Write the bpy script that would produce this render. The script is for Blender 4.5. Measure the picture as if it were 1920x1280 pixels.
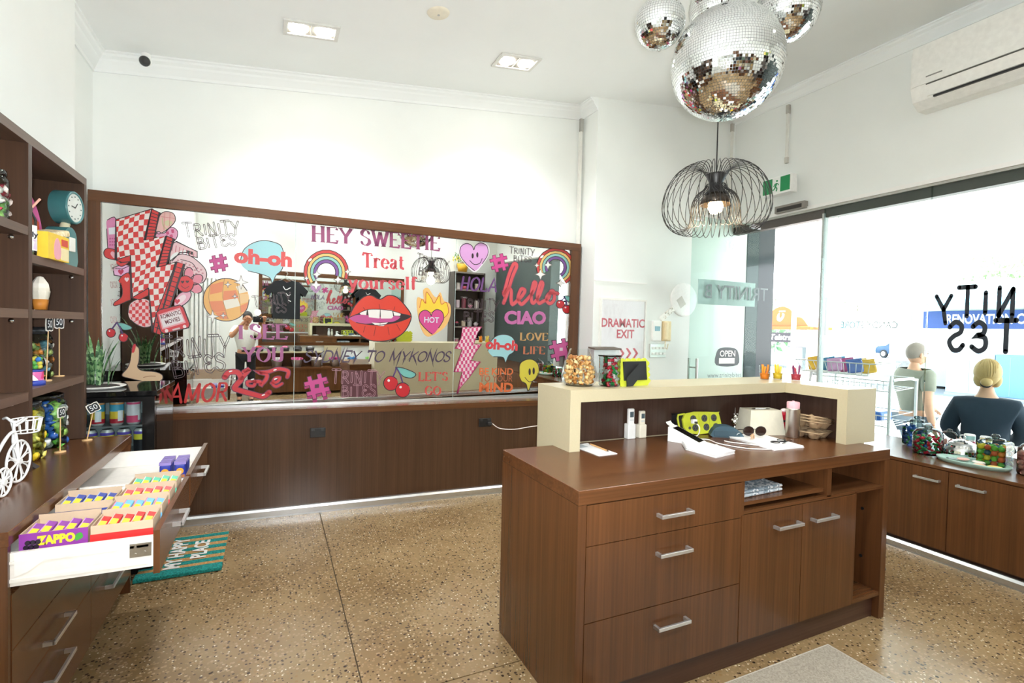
import bpy, bmesh, math, random
from math import sin, cos, pi, radians
from mathutils import Vector, Matrix, Euler
from mathutils.geometry import tessellate_polygon
random.seed(7)
scene = bpy.context.scene
COL = scene.collection
for o in list(bpy.data.objects):
    bpy.data.objects.remove(o)

# ------------------------------------------------------------------ camera, sky, sun, exposure
cam_d = bpy.data.cameras.new('camera')
cam = bpy.data.objects.new('camera', cam_d)
COL.objects.link(cam)
scene.camera = cam
cam_d.sensor_width = 36.0
cam_d.lens = 36.0 * 958.2 / 1920.0
cam_d.clip_start = 0.02
YAW, PIT, ROL = radians(25.08), radians(-1.434), radians(1.24)
_f = Vector((sin(YAW)*cos(PIT), cos(YAW)*cos(PIT), sin(PIT)))
_r0 = Vector((cos(YAW), -sin(YAW), 0)); _u0 = _r0.cross(_f)
_r = _r0*cos(ROL) + _u0*sin(ROL); _u = -_r0*sin(ROL) + _u0*cos(ROL)
cam.matrix_world = Matrix(((_r.x, _u.x, -_f.x, 0), (_r.y, _u.y, -_f.y, 0), (_r.z, _u.z, -_f.z, 1.5), (0, 0, 0, 1)))

world = bpy.data.worlds.new('daylight_sky')
scene.world = world
world.use_nodes = True
wn = world.node_tree
wbg = wn.nodes['Background']
wtc = wn.nodes.new('ShaderNodeTexCoord'); wsep = wn.nodes.new('ShaderNodeSeparateXYZ')
wmr = wn.nodes.new('ShaderNodeMapRange'); wmr.inputs[1].default_value = -0.05; wmr.inputs[2].default_value = 0.9
wcr = wn.nodes.new('ShaderNodeValToRGB')
wcr.color_ramp.elements[0].color = (1.0, 1.0, 1.0, 1); wcr.color_ramp.elements[1].color = (0.62, 0.78, 1.0, 1)
wn.links.new(wtc.outputs['Generated'], wsep.inputs[0]); wn.links.new(wsep.outputs['Z'], wmr.inputs[0])
wn.links.new(wmr.outputs[0], wcr.inputs[0]); wn.links.new(wcr.outputs[0], wbg.inputs['Color'])
wbg.inputs['Strength'].default_value = 5.0

sun_d = bpy.data.lights.new('sun', 'SUN'); sun_d.energy = 30.0; sun_d.angle = radians(0.6); sun_d.color = (1.0, 0.96, 0.9)
sun = bpy.data.objects.new('sun', sun_d); COL.objects.link(sun)
sun.rotation_euler = Vector((-0.30, 0.30, -0.9)).to_track_quat('-Z', 'Y').to_euler()

scene.view_settings.view_transform = 'Standard'
scene.view_settings.look = 'None'
scene.view_settings.exposure = 0.66
scene.view_settings.gamma = 1.0
scene.view_settings.use_curve_mapping = False
scene.cycles.use_denoising = True
scene.cycles.max_bounces = 8
scene.cycles.diffuse_bounces = 5
scene.cycles.glossy_bounces = 5
scene.cycles.transparent_max_bounces = 24
scene.cycles.sample_clamp_indirect = 8.0
scene.cycles.caustics_reflective = False
scene.cycles.caustics_refractive = False
DOWNLIGHT_W = 43.0
FLASH_W = 210.0

# ------------------------------------------------------------------ materials
def lin(c):
    if isinstance(c, str):
        c = tuple(int(c[i:i+2], 16)/255 for i in (0, 2, 4))
    return tuple((x/12.92 if x <= .04045 else ((x+.055)/1.055)**2.4) for x in c) + (1,)
MATS = {}
def pbsdf(name):
    m = bpy.data.materials.new(name); m.use_nodes = True
    return m, m.node_tree, m.node_tree.nodes['Principled BSDF']
def plain(hexc, rough=.5, metal=0, coat=0, noise=.04, scale=30, spec=.5):
    key = ('plain', hexc, rough, metal, coat, noise)
    if key in MATS: return MATS[key]
    m, nt, b = pbsdf('paint_'+hexc)
    b.inputs['Roughness'].default_value = rough; b.inputs['Metallic'].default_value = metal
    b.inputs['Coat Weight'].default_value = coat; b.inputs['Specular IOR Level'].default_value = spec
    c = lin(hexc)
    if noise:
        n = nt.nodes.new('ShaderNodeTexNoise'); n.inputs['Scale'].default_value = scale; n.inputs['Detail'].default_value = 3
        t = nt.nodes.new('ShaderNodeTexCoord'); nt.links.new(t.outputs['Object'], n.inputs['Vector'])
        r = nt.nodes.new('ShaderNodeValToRGB')
        r.color_ramp.elements[0].position = .3; r.color_ramp.elements[1].position = .7
        r.color_ramp.elements[0].color = tuple(x*(1-noise) for x in c[:3])+(1,)
        r.color_ramp.elements[1].color = tuple(min(1, x*(1+noise)) for x in c[:3])+(1,)
        nt.links.new(n.outputs[0], r.inputs[0]); nt.links.new(r.outputs[0], b.inputs['Base Color'])
    else:
        b.inputs['Base Color'].default_value = c
    MATS[key] = m
    return m
def wood(axis, dark='482c19', light='6d4527', rough=.25):
    key = ('wood', axis, dark, light, rough)
    if key in MATS: return MATS[key]
    m, nt, b = pbsdf('walnut_veneer_'+axis)
    t = nt.nodes.new('ShaderNodeTexCoord'); mp = nt.nodes.new('ShaderNodeMapping')
    s = {'x': (1.3, 85, 85), 'y': (85, 1.3, 85), 'z': (85, 85, 1.3)}[axis]
    mp.inputs['Scale'].default_value = s
    nt.links.new(t.outputs['Object'], mp.inputs[0])
    n = nt.nodes.new('ShaderNodeTexNoise'); n.inputs['Scale'].default_value = 1.0; n.inputs['Detail'].default_value = 6; n.inputs['Roughness'].default_value = .62
    nt.links.new(mp.outputs[0], n.inputs['Vector'])
    mp2 = nt.nodes.new('ShaderNodeMapping'); mp2.inputs['Scale'].default_value = tuple(x*.17 for x in s)
    nt.links.new(t.outputs['Object'], mp2.inputs[0])
    n2 = nt.nodes.new('ShaderNodeTexNoise'); n2.inputs['Scale'].default_value = 1.0; n2.inputs['Detail'].default_value = 3
    nt.links.new(mp2.outputs[0], n2.inputs['Vector'])
    mx = nt.nodes.new('ShaderNodeMix'); mx.data_type = 'FLOAT'; mx.inputs[0].default_value = .45
    nt.links.new(n.outputs[0], mx.inputs[2]); nt.links.new(n2.outputs[0], mx.inputs[3])
    r = nt.nodes.new('ShaderNodeValToRGB')
    r.color_ramp.elements[0].position = .26; r.color_ramp.elements[0].color = lin(dark)
    r.color_ramp.elements[1].position = .74; r.color_ramp.elements[1].color = lin(light)
    nt.links.new(mx.outputs[0], r.inputs[0]); nt.links.new(r.outputs[0], b.inputs['Base Color'])
    b.inputs['Roughness'].default_value = rough
    bp = nt.nodes.new('ShaderNodeBump'); bp.inputs['Strength'].default_value = .06; bp.inputs['Distance'].default_value = .001
    nt.links.new(n.outputs[0], bp.inputs['Height']); nt.links.new(bp.outputs[0], b.inputs['Normal'])
    MATS[key] = m
    return m
def glass(tint='ffffff', refl=1.0, name='clear_glass', blend=.12):
    key = ('glass', tint, refl, blend)
    if key in MATS: return MATS[key]
    m = bpy.data.materials.new(name); m.use_nodes = True; nt = m.node_tree
    nt.nodes.remove(nt.nodes['Principled BSDF'])
    tr = nt.nodes.new('ShaderNodeBsdfTransparent'); tr.inputs[0].default_value = lin(tint)
    gl = nt.nodes.new('ShaderNodeBsdfGlossy'); gl.inputs['Roughness'].default_value = .02
    fr = nt.nodes.new('ShaderNodeLayerWeight'); fr.inputs['Blend'].default_value = blend
    mu = nt.nodes.new('ShaderNodeMath'); mu.operation = 'MULTIPLY'; mu.inputs[1].default_value = refl
    mx = nt.nodes.new('ShaderNodeMixShader')
    nt.links.new(fr.outputs['Fresnel'], mu.inputs[0]); nt.links.new(mu.outputs[0], mx.inputs[0])
    nt.links.new(tr.outputs[0], mx.inputs[1]); nt.links.new(gl.outputs[0], mx.inputs[2])
    nt.links.new(mx.outputs[0], nt.nodes['Material Output'].inputs[0])
    MATS[key] = m
    return m
def emit(hexc, strength):
    key = ('emit', hexc, strength)
    if key in MATS: return MATS[key]
    m = bpy.data.materials.new('lamp_glow'); m.use_nodes = True; nt = m.node_tree
    nt.nodes.remove(nt.nodes['Principled BSDF'])
    e = nt.nodes.new('ShaderNodeEmission'); e.inputs[0].default_value = lin(hexc); e.inputs[1].default_value = strength
    nt.links.new(e.outputs[0], nt.nodes['Material Output'].inputs[0])
    MATS[key] = m
    return m
def mirror_mat(name, rough=.0, col='e9efec'):
    m, nt, b = pbsdf(name)
    b.inputs['Metallic'].default_value = 1; b.inputs['Roughness'].default_value = rough; b.inputs['Base Color'].default_value = lin(col)
    return m
def terrazzo():
    m, nt, b = pbsdf('terrazzo')
    t = nt.nodes.new('ShaderNodeTexCoord')
    def vor(scale, thr):
        v = nt.nodes.new('ShaderNodeTexVoronoi'); v.inputs['Scale'].default_value = scale
        nt.links.new(t.outputs['Object'], v.inputs['Vector'])
        d = nt.nodes.new('ShaderNodeMath'); d.operation = 'LESS_THAN'; d.inputs[1].default_value = thr
        nt.links.new(v.outputs['Distance'], d.inputs[0])
        sp = nt.nodes.new('ShaderNodeSeparateColor'); nt.links.new(v.outputs['Color'], sp.inputs[0])
        return d, sp
    n = nt.nodes.new('ShaderNodeTexNoise'); n.inputs['Scale'].default_value = 1.3; n.inputs['Detail'].default_value = 5
    nt.links.new(t.outputs['Object'], n.inputs['Vector'])
    r = nt.nodes.new('ShaderNodeValToRGB')
    r.color_ramp.elements[0].position = .35; r.color_ramp.elements[0].color = lin('7b6343')
    r.color_ramp.elements[1].position = .65; r.color_ramp.elements[1].color = lin('9c8460')
    nt.links.new(n.outputs[0], r.inputs[0])
    last = r.outputs[0]
    for scale, thr, lo, hi, chance in ((60, .40, 'ad9270', '8c704a', .8), (62, .33, '3a2e22', '5f4c36', .34), (64, .26, 'eadcc2', 'cdb894', .22), (34, .24, '2d241c', '4a3a2c', .25)):
        d, sp = vor(scale, thr)
        sel = nt.nodes.new('ShaderNodeMath'); sel.operation = 'LESS_THAN'; sel.inputs[1].default_value = chance
        nt.links.new(sp.outputs[0], sel.inputs[0])
        mul = nt.nodes.new('ShaderNodeMath'); mul.operation = 'MULTIPLY'
        nt.links.new(d.outputs[0], mul.inputs[0]); nt.links.new(sel.outputs[0], mul.inputs[1])
        cr = nt.nodes.new('ShaderNodeMix'); cr.data_type = 'RGBA'; cr.inputs[6].default_value = lin(lo); cr.inputs[7].default_value = lin(hi)
        nt.links.new(sp.outputs[1], cr.inputs[0])
        mx = nt.nodes.new('ShaderNodeMix'); mx.data_type = 'RGBA'
        nt.links.new(mul.outputs[0], mx.inputs[0]); nt.links.new(last, mx.inputs[6]); nt.links.new(cr.outputs[2], mx.inputs[7])
        last = mx.outputs[2]
    nt.links.new(last, b.inputs['Base Color'])
    b.inputs['Roughness'].default_value = .22
    b.inputs['Specular IOR Level'].default_value = .45
    return m
def speckle(base, spots, scale, thr, rough=.6, bump=0):
    key = ('speckle', base, tuple(spots), scale, thr)
    if key in MATS: return MATS[key]
    m, nt, b = pbsdf('speckled')
    t = nt.nodes.new('ShaderNodeTexCoord'); v = nt.nodes.new('ShaderNodeTexVoronoi'); v.inputs['Scale'].default_value = scale
    nt.links.new(t.outputs['Object'], v.inputs['Vector'])
    sp = nt.nodes.new('ShaderNodeSeparateColor'); nt.links.new(v.outputs['Color'], sp.inputs[0])
    r = nt.nodes.new('ShaderNodeValToRGB'); r.color_ramp.interpolation = 'CONSTANT'
    cols = [base]+list(spots); k = len(cols)
    r.color_ramp.elements[0].position = 0; r.color_ramp.elements[0].color = lin(cols[0])
    r.color_ramp.elements[1].position = thr; r.color_ramp.elements[1].color = lin(cols[1])
    for i in range(2, k):
        e = r.color_ramp.elements.new(thr+(1-thr)*(i-1)/(k-1)); e.color = lin(cols[i])
    nt.links.new(sp.outputs[0], r.inputs[0]); nt.links.new(r.outputs[0], b.inputs['Base Color'])
    b.inputs['Roughness'].default_value = rough
    MATS[key] = m
    return m

# ------------------------------------------------------------------ mesh helpers
class MB:
    def __init__(s): s.v = []; s.f = []; s.sm = []
    def add(s, vs, fs, smooth=False, M=None):
        n = len(s.v)
        if M is not None: vs = [M @ Vector(p) for p in vs]
        s.v += [tuple(p) for p in vs]; s.f += [tuple(i+n for i in f) for f in fs]; s.sm += [smooth]*len(fs)
        return s
    def box(s, x0, x1, y0, y1, z0, z1, M=None):
        vs = [(x, y, z) for z in (z0, z1) for y in (y0, y1) for x in (x0, x1)]
        return s.add(vs, [(0, 2, 3, 1), (4, 5, 7, 6), (0, 1, 5, 4), (2, 6, 7, 3), (0, 4, 6, 2), (1, 3, 7, 5)], False, M)
    def bbox(s, x0, x1, y0, y1, z0, z1, b=.004, M=None, seg=2):
        bm = bmesh.new(); bmesh.ops.create_cube(bm, size=1)
        for v in bm.verts: v.co = Vector(((x0+x1)/2+v.co.x*(x1-x0), (y0+y1)/2+v.co.y*(y1-y0), (z0+z1)/2+v.co.z*(z1-z0)))
        bmesh.ops.bevel(bm, geom=bm.edges[:], offset=b, segments=seg, affect='EDGES', profile=.5)
        bm.verts.index_update()
        vs = [v.co[:] for v in bm.verts]; fs = [[v.index for v in f.verts] for f in bm.faces]; bm.free()
        return s.add(vs, fs, False, M)
    def cyl(s, p, q, r, r2=None, n=12, caps=True, smooth=True):
        p = Vector(p); q = Vector(q); r2 = r if r2 is None else r2
        d = (q-p).normalized(); a = d.orthogonal().normalized(); b = d.cross(a)
        vs = [p+(a*cos(2*pi*i/n)+b*sin(2*pi*i/n))*r for i in range(n)]+[q+(a*cos(2*pi*i/n)+b*sin(2*pi*i/n))*r2 for i in range(n)]
        s.add(vs, [(i, (i+1) % n, n+(i+1) % n, n+i) for i in range(n)], smooth)
        if caps: s.add(vs, [tuple(range(n-1, -1, -1)), tuple(range(n, 2*n))])
        return s
    def lathe(s, prof, n=20, c=(0, 0, 0), smooth=True, M=None, sx=1, sy=1):
        vs = [(c[0]+r*cos(2*pi*i/n)*sx, c[1]+r*sin(2*pi*i/n)*sy, c[2]+z) for r, z in prof for i in range(n)]
        fs = [(k*n+i, k*n+(i+1) % n, (k+1)*n+(i+1) % n, (k+1)*n+i) for k in range(len(prof)-1) for i in range(n)]
        return s.add(vs, fs, smooth, M)
    def tube(s, pts, r, n=6, closed=False, smooth=True, M=None, caps=True):
        pts = [Vector(p) for p in pts]; k = len(pts); vs = []; prev = None
        rr = r if isinstance(r, (list, tuple)) else [r]*k
        for i, p in enumerate(pts):
            if closed: t = pts[(i+1) % k]-pts[i-1]
            else: t = pts[min(i+1, k-1)]-pts[max(i-1, 0)]
            if t.length < 1e-9: t = Vector((0, 0, 1))
            t.normalize()
            a = (prev-t*prev.dot(t)) if prev is not None else t.orthogonal()
            if a.length < 1e-6: a = t.orthogonal()
            a.normalize(); prev = a; b = t.cross(a)
            vs += [p+(a*cos(2*pi*j/n)+b*sin(2*pi*j/n))*rr[i] for j in range(n)]
        m = k if closed else k-1
        fs = [(i*n+j, i*n+(j+1) % n, ((i+1) % k)*n+(j+1) % n, ((i+1) % k)*n+j) for i in range(m) for j in range(n)]
        s.add(vs, fs, smooth, M)
        if caps and not closed: s.add(vs, [tuple(range(n-1, -1, -1)), tuple(range((k-1)*n, k*n))], False, M)
        return s
    def prism(s, poly, d0, d1, plane='xz', M=None):
        # extrude a 2D polygon between two depths along the remaining axis
        def P(a, b, d):
            return {'xz': (a, d, b), 'xy': (a, b, d), 'yz': (d, a, b)}[plane]
        n = len(poly)
        tri = tessellate_polygon([[Vector((a, b, 0)) for a, b in poly]])
        vs = [P(a, b, d0) for a, b in poly]+[P(a, b, d1) for a, b in poly]
        s.add(vs, [tuple(t) for t in tri]+[tuple(i+n for i in reversed(t)) for t in tri]+[(i, (i+1) % n, n+(i+1) % n, n+i) for i in range(n)], False, M)
        return s
    def ball(s, c, r, n=12, m=8, sc=(1, 1, 1), M=None):
        prof = [(max(r*sin(pi*i/m), 1e-5), -r*cos(pi*i/m)) for i in range(m+1)]
        vs = [(c[0]+q*cos(2*pi*j/n)*sc[0], c[1]+q*sin(2*pi*j/n)*sc[1], c[2]+z*sc[2]) for q, z in prof for j in range(n)]
        fs = [(k*n+i, k*n+(i+1) % n, (k+1)*n+(i+1) % n, (k+1)*n+i) for k in range(m) for i in range(n)]
        return s.add(vs, fs, True, M)
    def mesh(s, name, mat):
        me = bpy.data.meshes.new(name); me.from_pydata(s.v, [], s.f)
        me.polygons.foreach_set('use_smooth', s.sm)
        me.materials.append(mat); me.update()
        return me
def obj(name, mb, mat, parent=None, loc=None, rot=None, kind=None, label=None):
    me = mb.mesh(name, mat) if isinstance(mb, MB) else mb
    o = bpy.data.objects.new(name, me); COL.objects.link(o)
    if parent is not None: o.parent = parent
    if loc is not None: o.location = loc
    if rot is not None: o.rotation_euler = rot
    if kind: o['kind'] = kind
    if label: o['label'] = label
    return o
def tag(o, label, cat, group=None, kind=None):
    o['label'] = label; o['category'] = cat
    if group: o['group'] = group
    if kind: o['kind'] = kind
    return o
def thing(name, label, cat, loc=(0, 0, 0), rz=0, group=None, rot=None):
    o = bpy.data.objects.new(name, None); COL.objects.link(o); o.location = loc
    o.rotation_euler = rot if rot else (0, 0, rz); o.empty_display_size = .05
    return tag(o, label, cat, group)
def struct(name, mb, mat, parent=None, **k):
    return obj(name, mb, mat, parent, kind='structure' if parent is None else None, **k)
KIDS = {}
def copy_tree(o, parent=None):
    c = o.copy(); COL.objects.link(c)
    if parent is not None: c.parent = parent
    for ch in [x for x in COL.objects if x.parent == o]: copy_tree(ch, c)
    return c
def chrom(pts, n=6, closed=True):
    out = []; k = len(pts)
    rng = range(k if closed else k-1)
    for i in rng:
        if closed: p = [pts[(i+j-1) % k] for j in range(4)]
        else: p = [pts[max(0, min(k-1, i+j-1))] for j in range(4)]
        for q in range(n):
            t = q/n
            out.append(tuple(.5*((2*p[1][d])+(-p[0][d]+p[2][d])*t+(2*p[0][d]-5*p[1][d]+4*p[2][d]-p[3][d])*t*t+(-p[0][d]+3*p[1][d]-3*p[2][d]+p[3][d])*t**3) for d in range(len(p[1]))))
    if not closed: out.append(tuple(pts[-1]))
    return out
def text_mb(s, size, bold=0, shear=0, align='CENTER', sx=1, spacing=1.0):
    # flat lettering in the XZ plane facing -Y, from the built-in font
    cu = bpy.data.curves.new('t', 'FONT'); cu.body = s; cu.size = size; cu.offset = bold; cu.shear = shear
    cu.align_x = align; cu.align_y = 'CENTER'; cu.space_character = spacing; cu.resolution_u = 3
    o = bpy.data.objects.new('t', cu); COL.objects.link(o)
    dg = bpy.context.evaluated_depsgraph_get(); me = bpy.data.meshes.new_from_object(o.evaluated_get(dg))
    mb = MB()
    mb.add([(v.co.x*sx, 0, v.co.y) for v in me.vertices], [tuple(p.vertices) for p in me.polygons])
    bpy.data.objects.remove(o); bpy.data.curves.remove(cu); bpy.data.meshes.remove(me)
    return mb
def xf(mb, M):
    mb.v = [tuple(M @ Vector(p)) for p in mb.v]; return mb
def RX(a): return Matrix.Rotation(a, 4, 'X')
def RY(a): return Matrix.Rotation(a, 4, 'Y')
def RZ(a): return Matrix.Rotation(a, 4, 'Z')
def T(x, y, z): return Matrix.Translation((x, y, z))

WALL = plain('eef1ee', .75, noise=.012, scale=3)
CEIL = plain('f0f3f2', .8, noise=.01, scale=3)
WV, WX, WY = wood('z'), wood('x'), wood('y')
CREAM = plain('bfb596', .35, noise=.02, scale=120)
WHITE = plain('f2f1ee', .4, noise=.01)
DARK = plain('17171a', .35)
METAL = plain('c9c9c6', .28, metal=1)
ALU = plain('d9dadb', .34, metal=.85)
CHROME = plain('e4e4e4', .12, metal=1)
GLASS = glass('fbfdfc', .5, 'clear_glass', .15)
JAR = glass('e0eae8', 1.0, 'jar_glass', .24)
JARLID = glass('c6d4d3', 1.0, 'jar_lid_glass', .4)
# ------------------------------------------------------------------ setting
def cz(x): return 3.547+.106*x            # the ceiling rises towards the street
CANG = math.atan(.106)
XR, YB, YP, YR, XL = 4.9, 4.7, 4.4, -1.4, -1.2
# terrazzo floor in poured bays with thin dark joints
TZ = terrazzo()
fl = struct('floor', MB().box(-1.4, 4.95, -1.6, 4.9, -.12, -.006), plain('54452f', .8))
xs = [-1.4, .35, 4.95]; ys = [-1.6, 2.033, 4.9]
for i in range(2):
    for j in range(2):
        obj('slab', MB().box(xs[i]+.003, xs[i+1]-.003, ys[j]+.003, ys[j+1]-.003, -.006, 0), TZ, fl)
def hexa(a, b):   # ceiling piece between x0..x1,y0..y1 with slope
    x0, x1, y0, y1, t0, t1 = a
    vs = [(x, y, cz(x)+t) for t in (t0, t1) for y in (y0, y1) for x in (x0, x1)]
    return b.add(vs, [(0, 2, 3, 1), (4, 5, 7, 6), (0, 1, 5, 4), (2, 6, 7, 3), (0, 4, 6, 2), (1, 3, 7, 5)])
struct('ceiling', hexa((-1.5, 5.2, -1.7, 5.0, 0, .12), MB()), CEIL)
def slopewall(name, x0, x1, y0, y1, z0=0, mat=WALL, top=.02):
    vs = [(x, y, z) for z in (0, 1) for y in (y0, y1) for x in (x0, x1)]
    vs = [(x, y, z0 if z == 0 else cz(x)+top) for x, y, z in vs]
    return struct(name, MB().add(vs, [(0, 2, 3, 1), (4, 5, 7, 6), (0, 1, 5, 4), (2, 6, 7, 3), (0, 4, 6, 2), (1, 3, 7, 5)]), mat)
slopewall('wall_back', -1.4, 2.98, YB, YB+.2)
slopewall('wall_left', -1.4, XL, -1.6, YB)
slopewall('wall_left_upper', XL, -.95, -1.4, 3.43, 2.245)
slopewall('wall_back_pier', 2.97, XR+.25, YP, YP+.5)
slopewall('wall_rear', XL, XR, YR-.2, YR)
slopewall('wall_right_upper', XR, XR+.2, -1.6, YP, 2.80)
struct('wall_right_side', MB().box(XR, XR+.2, -1.6, .95, 0, 2.80), plain('4b5654', .5))
# cornices (stepped coving)
def cornice(name, p, q, nrm):
    # p,q: (x,y) ends on the wall, nrm: direction into the room
    prof = [(0, -.125), (.012, -.125), (.016, -.105), (.05, -.06), (.055, -.045), (.075, -.03), (.08, -.015), (.095, -.01), (.095, 0), (0, 0)]
    vs = []
    for (x, y) in (p, q):
        for d, h in prof:
            xx, yy = x+nrm[0]*d, y+nrm[1]*d
            vs.append((xx, yy, cz(xx)+h))
    n = len(prof)
    struct(name, MB().add(vs, [(i, (i+1) % n, n+(i+1) % n, n+i) for i in range(n)]+[tuple(range(n)), tuple(range(2*n-1, n-1, -1))]), CEIL)
cornice('trim_1', (XL, YB), (2.97, YB), (0, -1))
cornice('trim_2', (2.97, YP), (2.97, YB), (-1, 0))
cornice('trim_3', (XL, 3.43), (XL, YB), (1, 0))
cornice('trim_4', (XR, -1.4), (XR, YP), (-1, 0))
# groove line and hatch edge on the pier
struct('trim_5', MB().box(2.975, 3.65, YP-.012, YP, 2.01, 2.022), WHITE)
# shopfront header: white sill trim, dark beam, glass panes with thin joints
struct('trim_6', MB().box(XR-.03, XR+.02, -1.4, YP, 2.765, 2.80), WHITE)
struct('trim_7', MB().box(XR-.012, XR+.02, -1.4, YP, 2.745, 2.765), plain('b9bab4', .5))
struct('trim_8', MB().box(XR+.02, XR+.10, .95, YP, 2.66, 2.80), plain('5a5450', .5))
WG = glass('f4faf9', .9, 'window_glass')
JG = glass('e9f1ef', .3, 'silicone_joint', .2)
for i, (a, b) in enumerate(((2.385, 3.28), (1.66, 2.379), (.955, 1.654))):
    w = struct('window_%d' % (i+1), MB().box(XR-.004, XR+.006, a, b, .60 if i else .60, 2.762), WG)
    obj('joint', MB().box(XR-.008, XR+.010, b, b+.006, .60, 2.762), JG, w)
struct('wall_right_low', MB().box(XR+.0, XR+.12, .95, 3.28, -.25, .60), plain('5b5f5e', .6))
struct('wall_entry_post', MB().box(XR, XR+.06, 3.285, 3.31, -.02, 2.70), plain('b7bdbb', .4))
# aluminium rails at the foot of the fitted furniture are built with the furniture
# glass door standing open, square to the shopfront
DGM = glass('edf6f3', .9, 'door_glass')
d = struct('door_1', MB().box(3.89, 4.87, 3.995, 4.005, .03, 2.70), DGM)
obj('patch_fitting', MB().bbox(3.895, 4.02, 3.985, 4.015, 2.655, 2.69, .003), ALU, d)
obj('patch_fitting', MB().bbox(4.72, 4.87, 3.985, 4.015, 2.655, 2.70, .003), ALU, d)
h = MB()
for yy in (3.945, 4.055): h.cyl((3.95, yy, .82), (3.95, yy, 1.235), .014, n=12)
for zz in (.92, 1.14): h.cyl((3.95, 3.945, zz), (3.95, 4.055, zz), .008, n=8)
obj('door_handle', h, METAL, d)
DW = plain('fbfbfa', .5, noise=0); DG2 = plain('6f7d7e', .5, noise=0)
def dtext(s, x, z, size, mat, name, rev=False, **k):
    mb = text_mb(s, size, **k)
    if rev: mb.v = [(-a, b_, c_) for a, b_, c_ in mb.v]
    obj(name, xf(mb, T(x, 3.992, z)), mat, d, label=None)
dtext('197', 4.46, 2.42, .16, DW, 'number_lettering', bold=.004)
dtext('TRINITY B', 4.55, 1.93, .21, DG2, 'sign_lettering', rev=True)
obj('sign_band', MB().box(4.0, 4.84, 4.008, 4.011, 1.80, 2.06), plain('dfe6ea', .6), d)
dtext('www.trinitybites', 4.40, 1.05, .075, DG2, 'address_lettering')
ob = MB().prism(chrom([(4.27, 1.16), (4.58, 1.16), (4.58, 1.30), (4.50, 1.345), (4.34, 1.345), (4.27, 1.30)], 4), 3.986, 3.990)
o = obj('open_sign', ob, plain('5c6466', .5), d)
obj('lettering', xf(text_mb('OPEN', .09, bold=.002), T(4.425, 3.984, 1.28)), DW, o)
obj('card', MB().box(4.30, 4.53, 3.983, 3.985, 1.175, 1.235), DW, o)
# ceiling twin downlights
def downlight(name, x0, x1, y0, y1, lab, inview=True):
    cx, cy = (x0+x1)/2, (y0+y1)/2
    t = thing(name, lab, 'ceiling light', (cx, cy, cz(cx)-.001), rot=(0, -CANG, 0), group='twin downlights in the ceiling')
    w, h_ = (x1-x0)/2, (y1-y0)/2
    fr = MB()
    for a in ((-w, w, -h_, -h_+.028), (-w, w, h_-.028, h_), (-w, -w+.028, -h_+.028, h_-.028), (w-.028, w, -h_+.028, h_-.028)): fr.box(a[0], a[1], a[2], a[3], -.012, 0)
    fr.box(-.006, .006, -h_+.028, h_-.028, -.008, 0)
    obj('trim_frame', fr, plain('dcdcd7', .4), t)
    obj('recess', MB().box(-w+.028, w-.028, -h_+.028, h_-.028, -.003, -.001), plain('8d8b84', .5), t)
    for s in (-1, 1):
        lamp = obj('lamp', MB().lathe([(.0001, -.012), (.045, -.014), (.062, -.011), (.066, -.004)], 20, (s*w*.47, 0, 0)), emit('fff6e8', 30), t)
        L = bpy.data.lights.new('downlight_beam', 'SPOT'); L.energy = DOWNLIGHT_W; L.spot_size = radians(125); L.spot_blend = .9; L.shadow_soft_size = .05; L.color = (.97, .99, 1.0)
        lo = bpy.data.objects.new('downlight_beam', L); COL.objects.link(lo); lo.parent = t; lo.location = (s*w*.47, 0, -.03)
    return t
downlight('ceiling_light', .043, .41, 3.82, 4.02, 'twin square recessed downlight in ceiling above left half of mirror wall')
downlight('ceiling_light', 1.65, 2.015, 3.83, 4.065, 'twin recessed downlight in ceiling beside the mirror balls, glowing brightest')
for i, (x, y, w_) in enumerate(((.1, .6, 'over the photographer side of the room'), (3.3, .5, 'over the window cabinet end of the room'), (-.6, -.75, 'above the rear slat screen'), (1.3, -.75, 'above the rear display bench'), (3.2, -.75, 'above the rear bookcase'))):  # fixtures added out of view to brighten the room and its reflection
    downlight('ceiling_light', x, x+.37, y, y+.2, 'added unseen twin recessed downlight '+w_)
t = thing('ceiling_speaker', 'flat cream round disc set in the ceiling between the two downlights', 'speaker', (1.008, 3.46, cz(1.008)), rot=(0, -CANG, 0))
obj('disc', MB().lathe([(.0001, -.016), (.05, -.015), (.072, -.009), (.078, 0)], 28), plain('e9e2cf', .6), t)
obj('sensor', MB().lathe([(.0001, -.022), (.008, -.02), (.010, -.014)], 12), METAL, t)
t = thing('security_camera', 'small white security camera with black dome near the ceiling left corner', 'camera', (-.862, 4.60, cz(-.862)-.06))
obj('bracket', MB().lathe([(.028, .06), (.03, .03), (.02, .01), (.0001, .005)], 16), WHITE, t)
obj('collar', MB().cyl((0, 0, .01), (.0, -.035, -.005), .036, .036, 18), WHITE, t)
obj('lens_dome', MB().ball((0, -.045, -.012), .036, 16, 10), plain('3a3a3a', .2), t)
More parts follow.
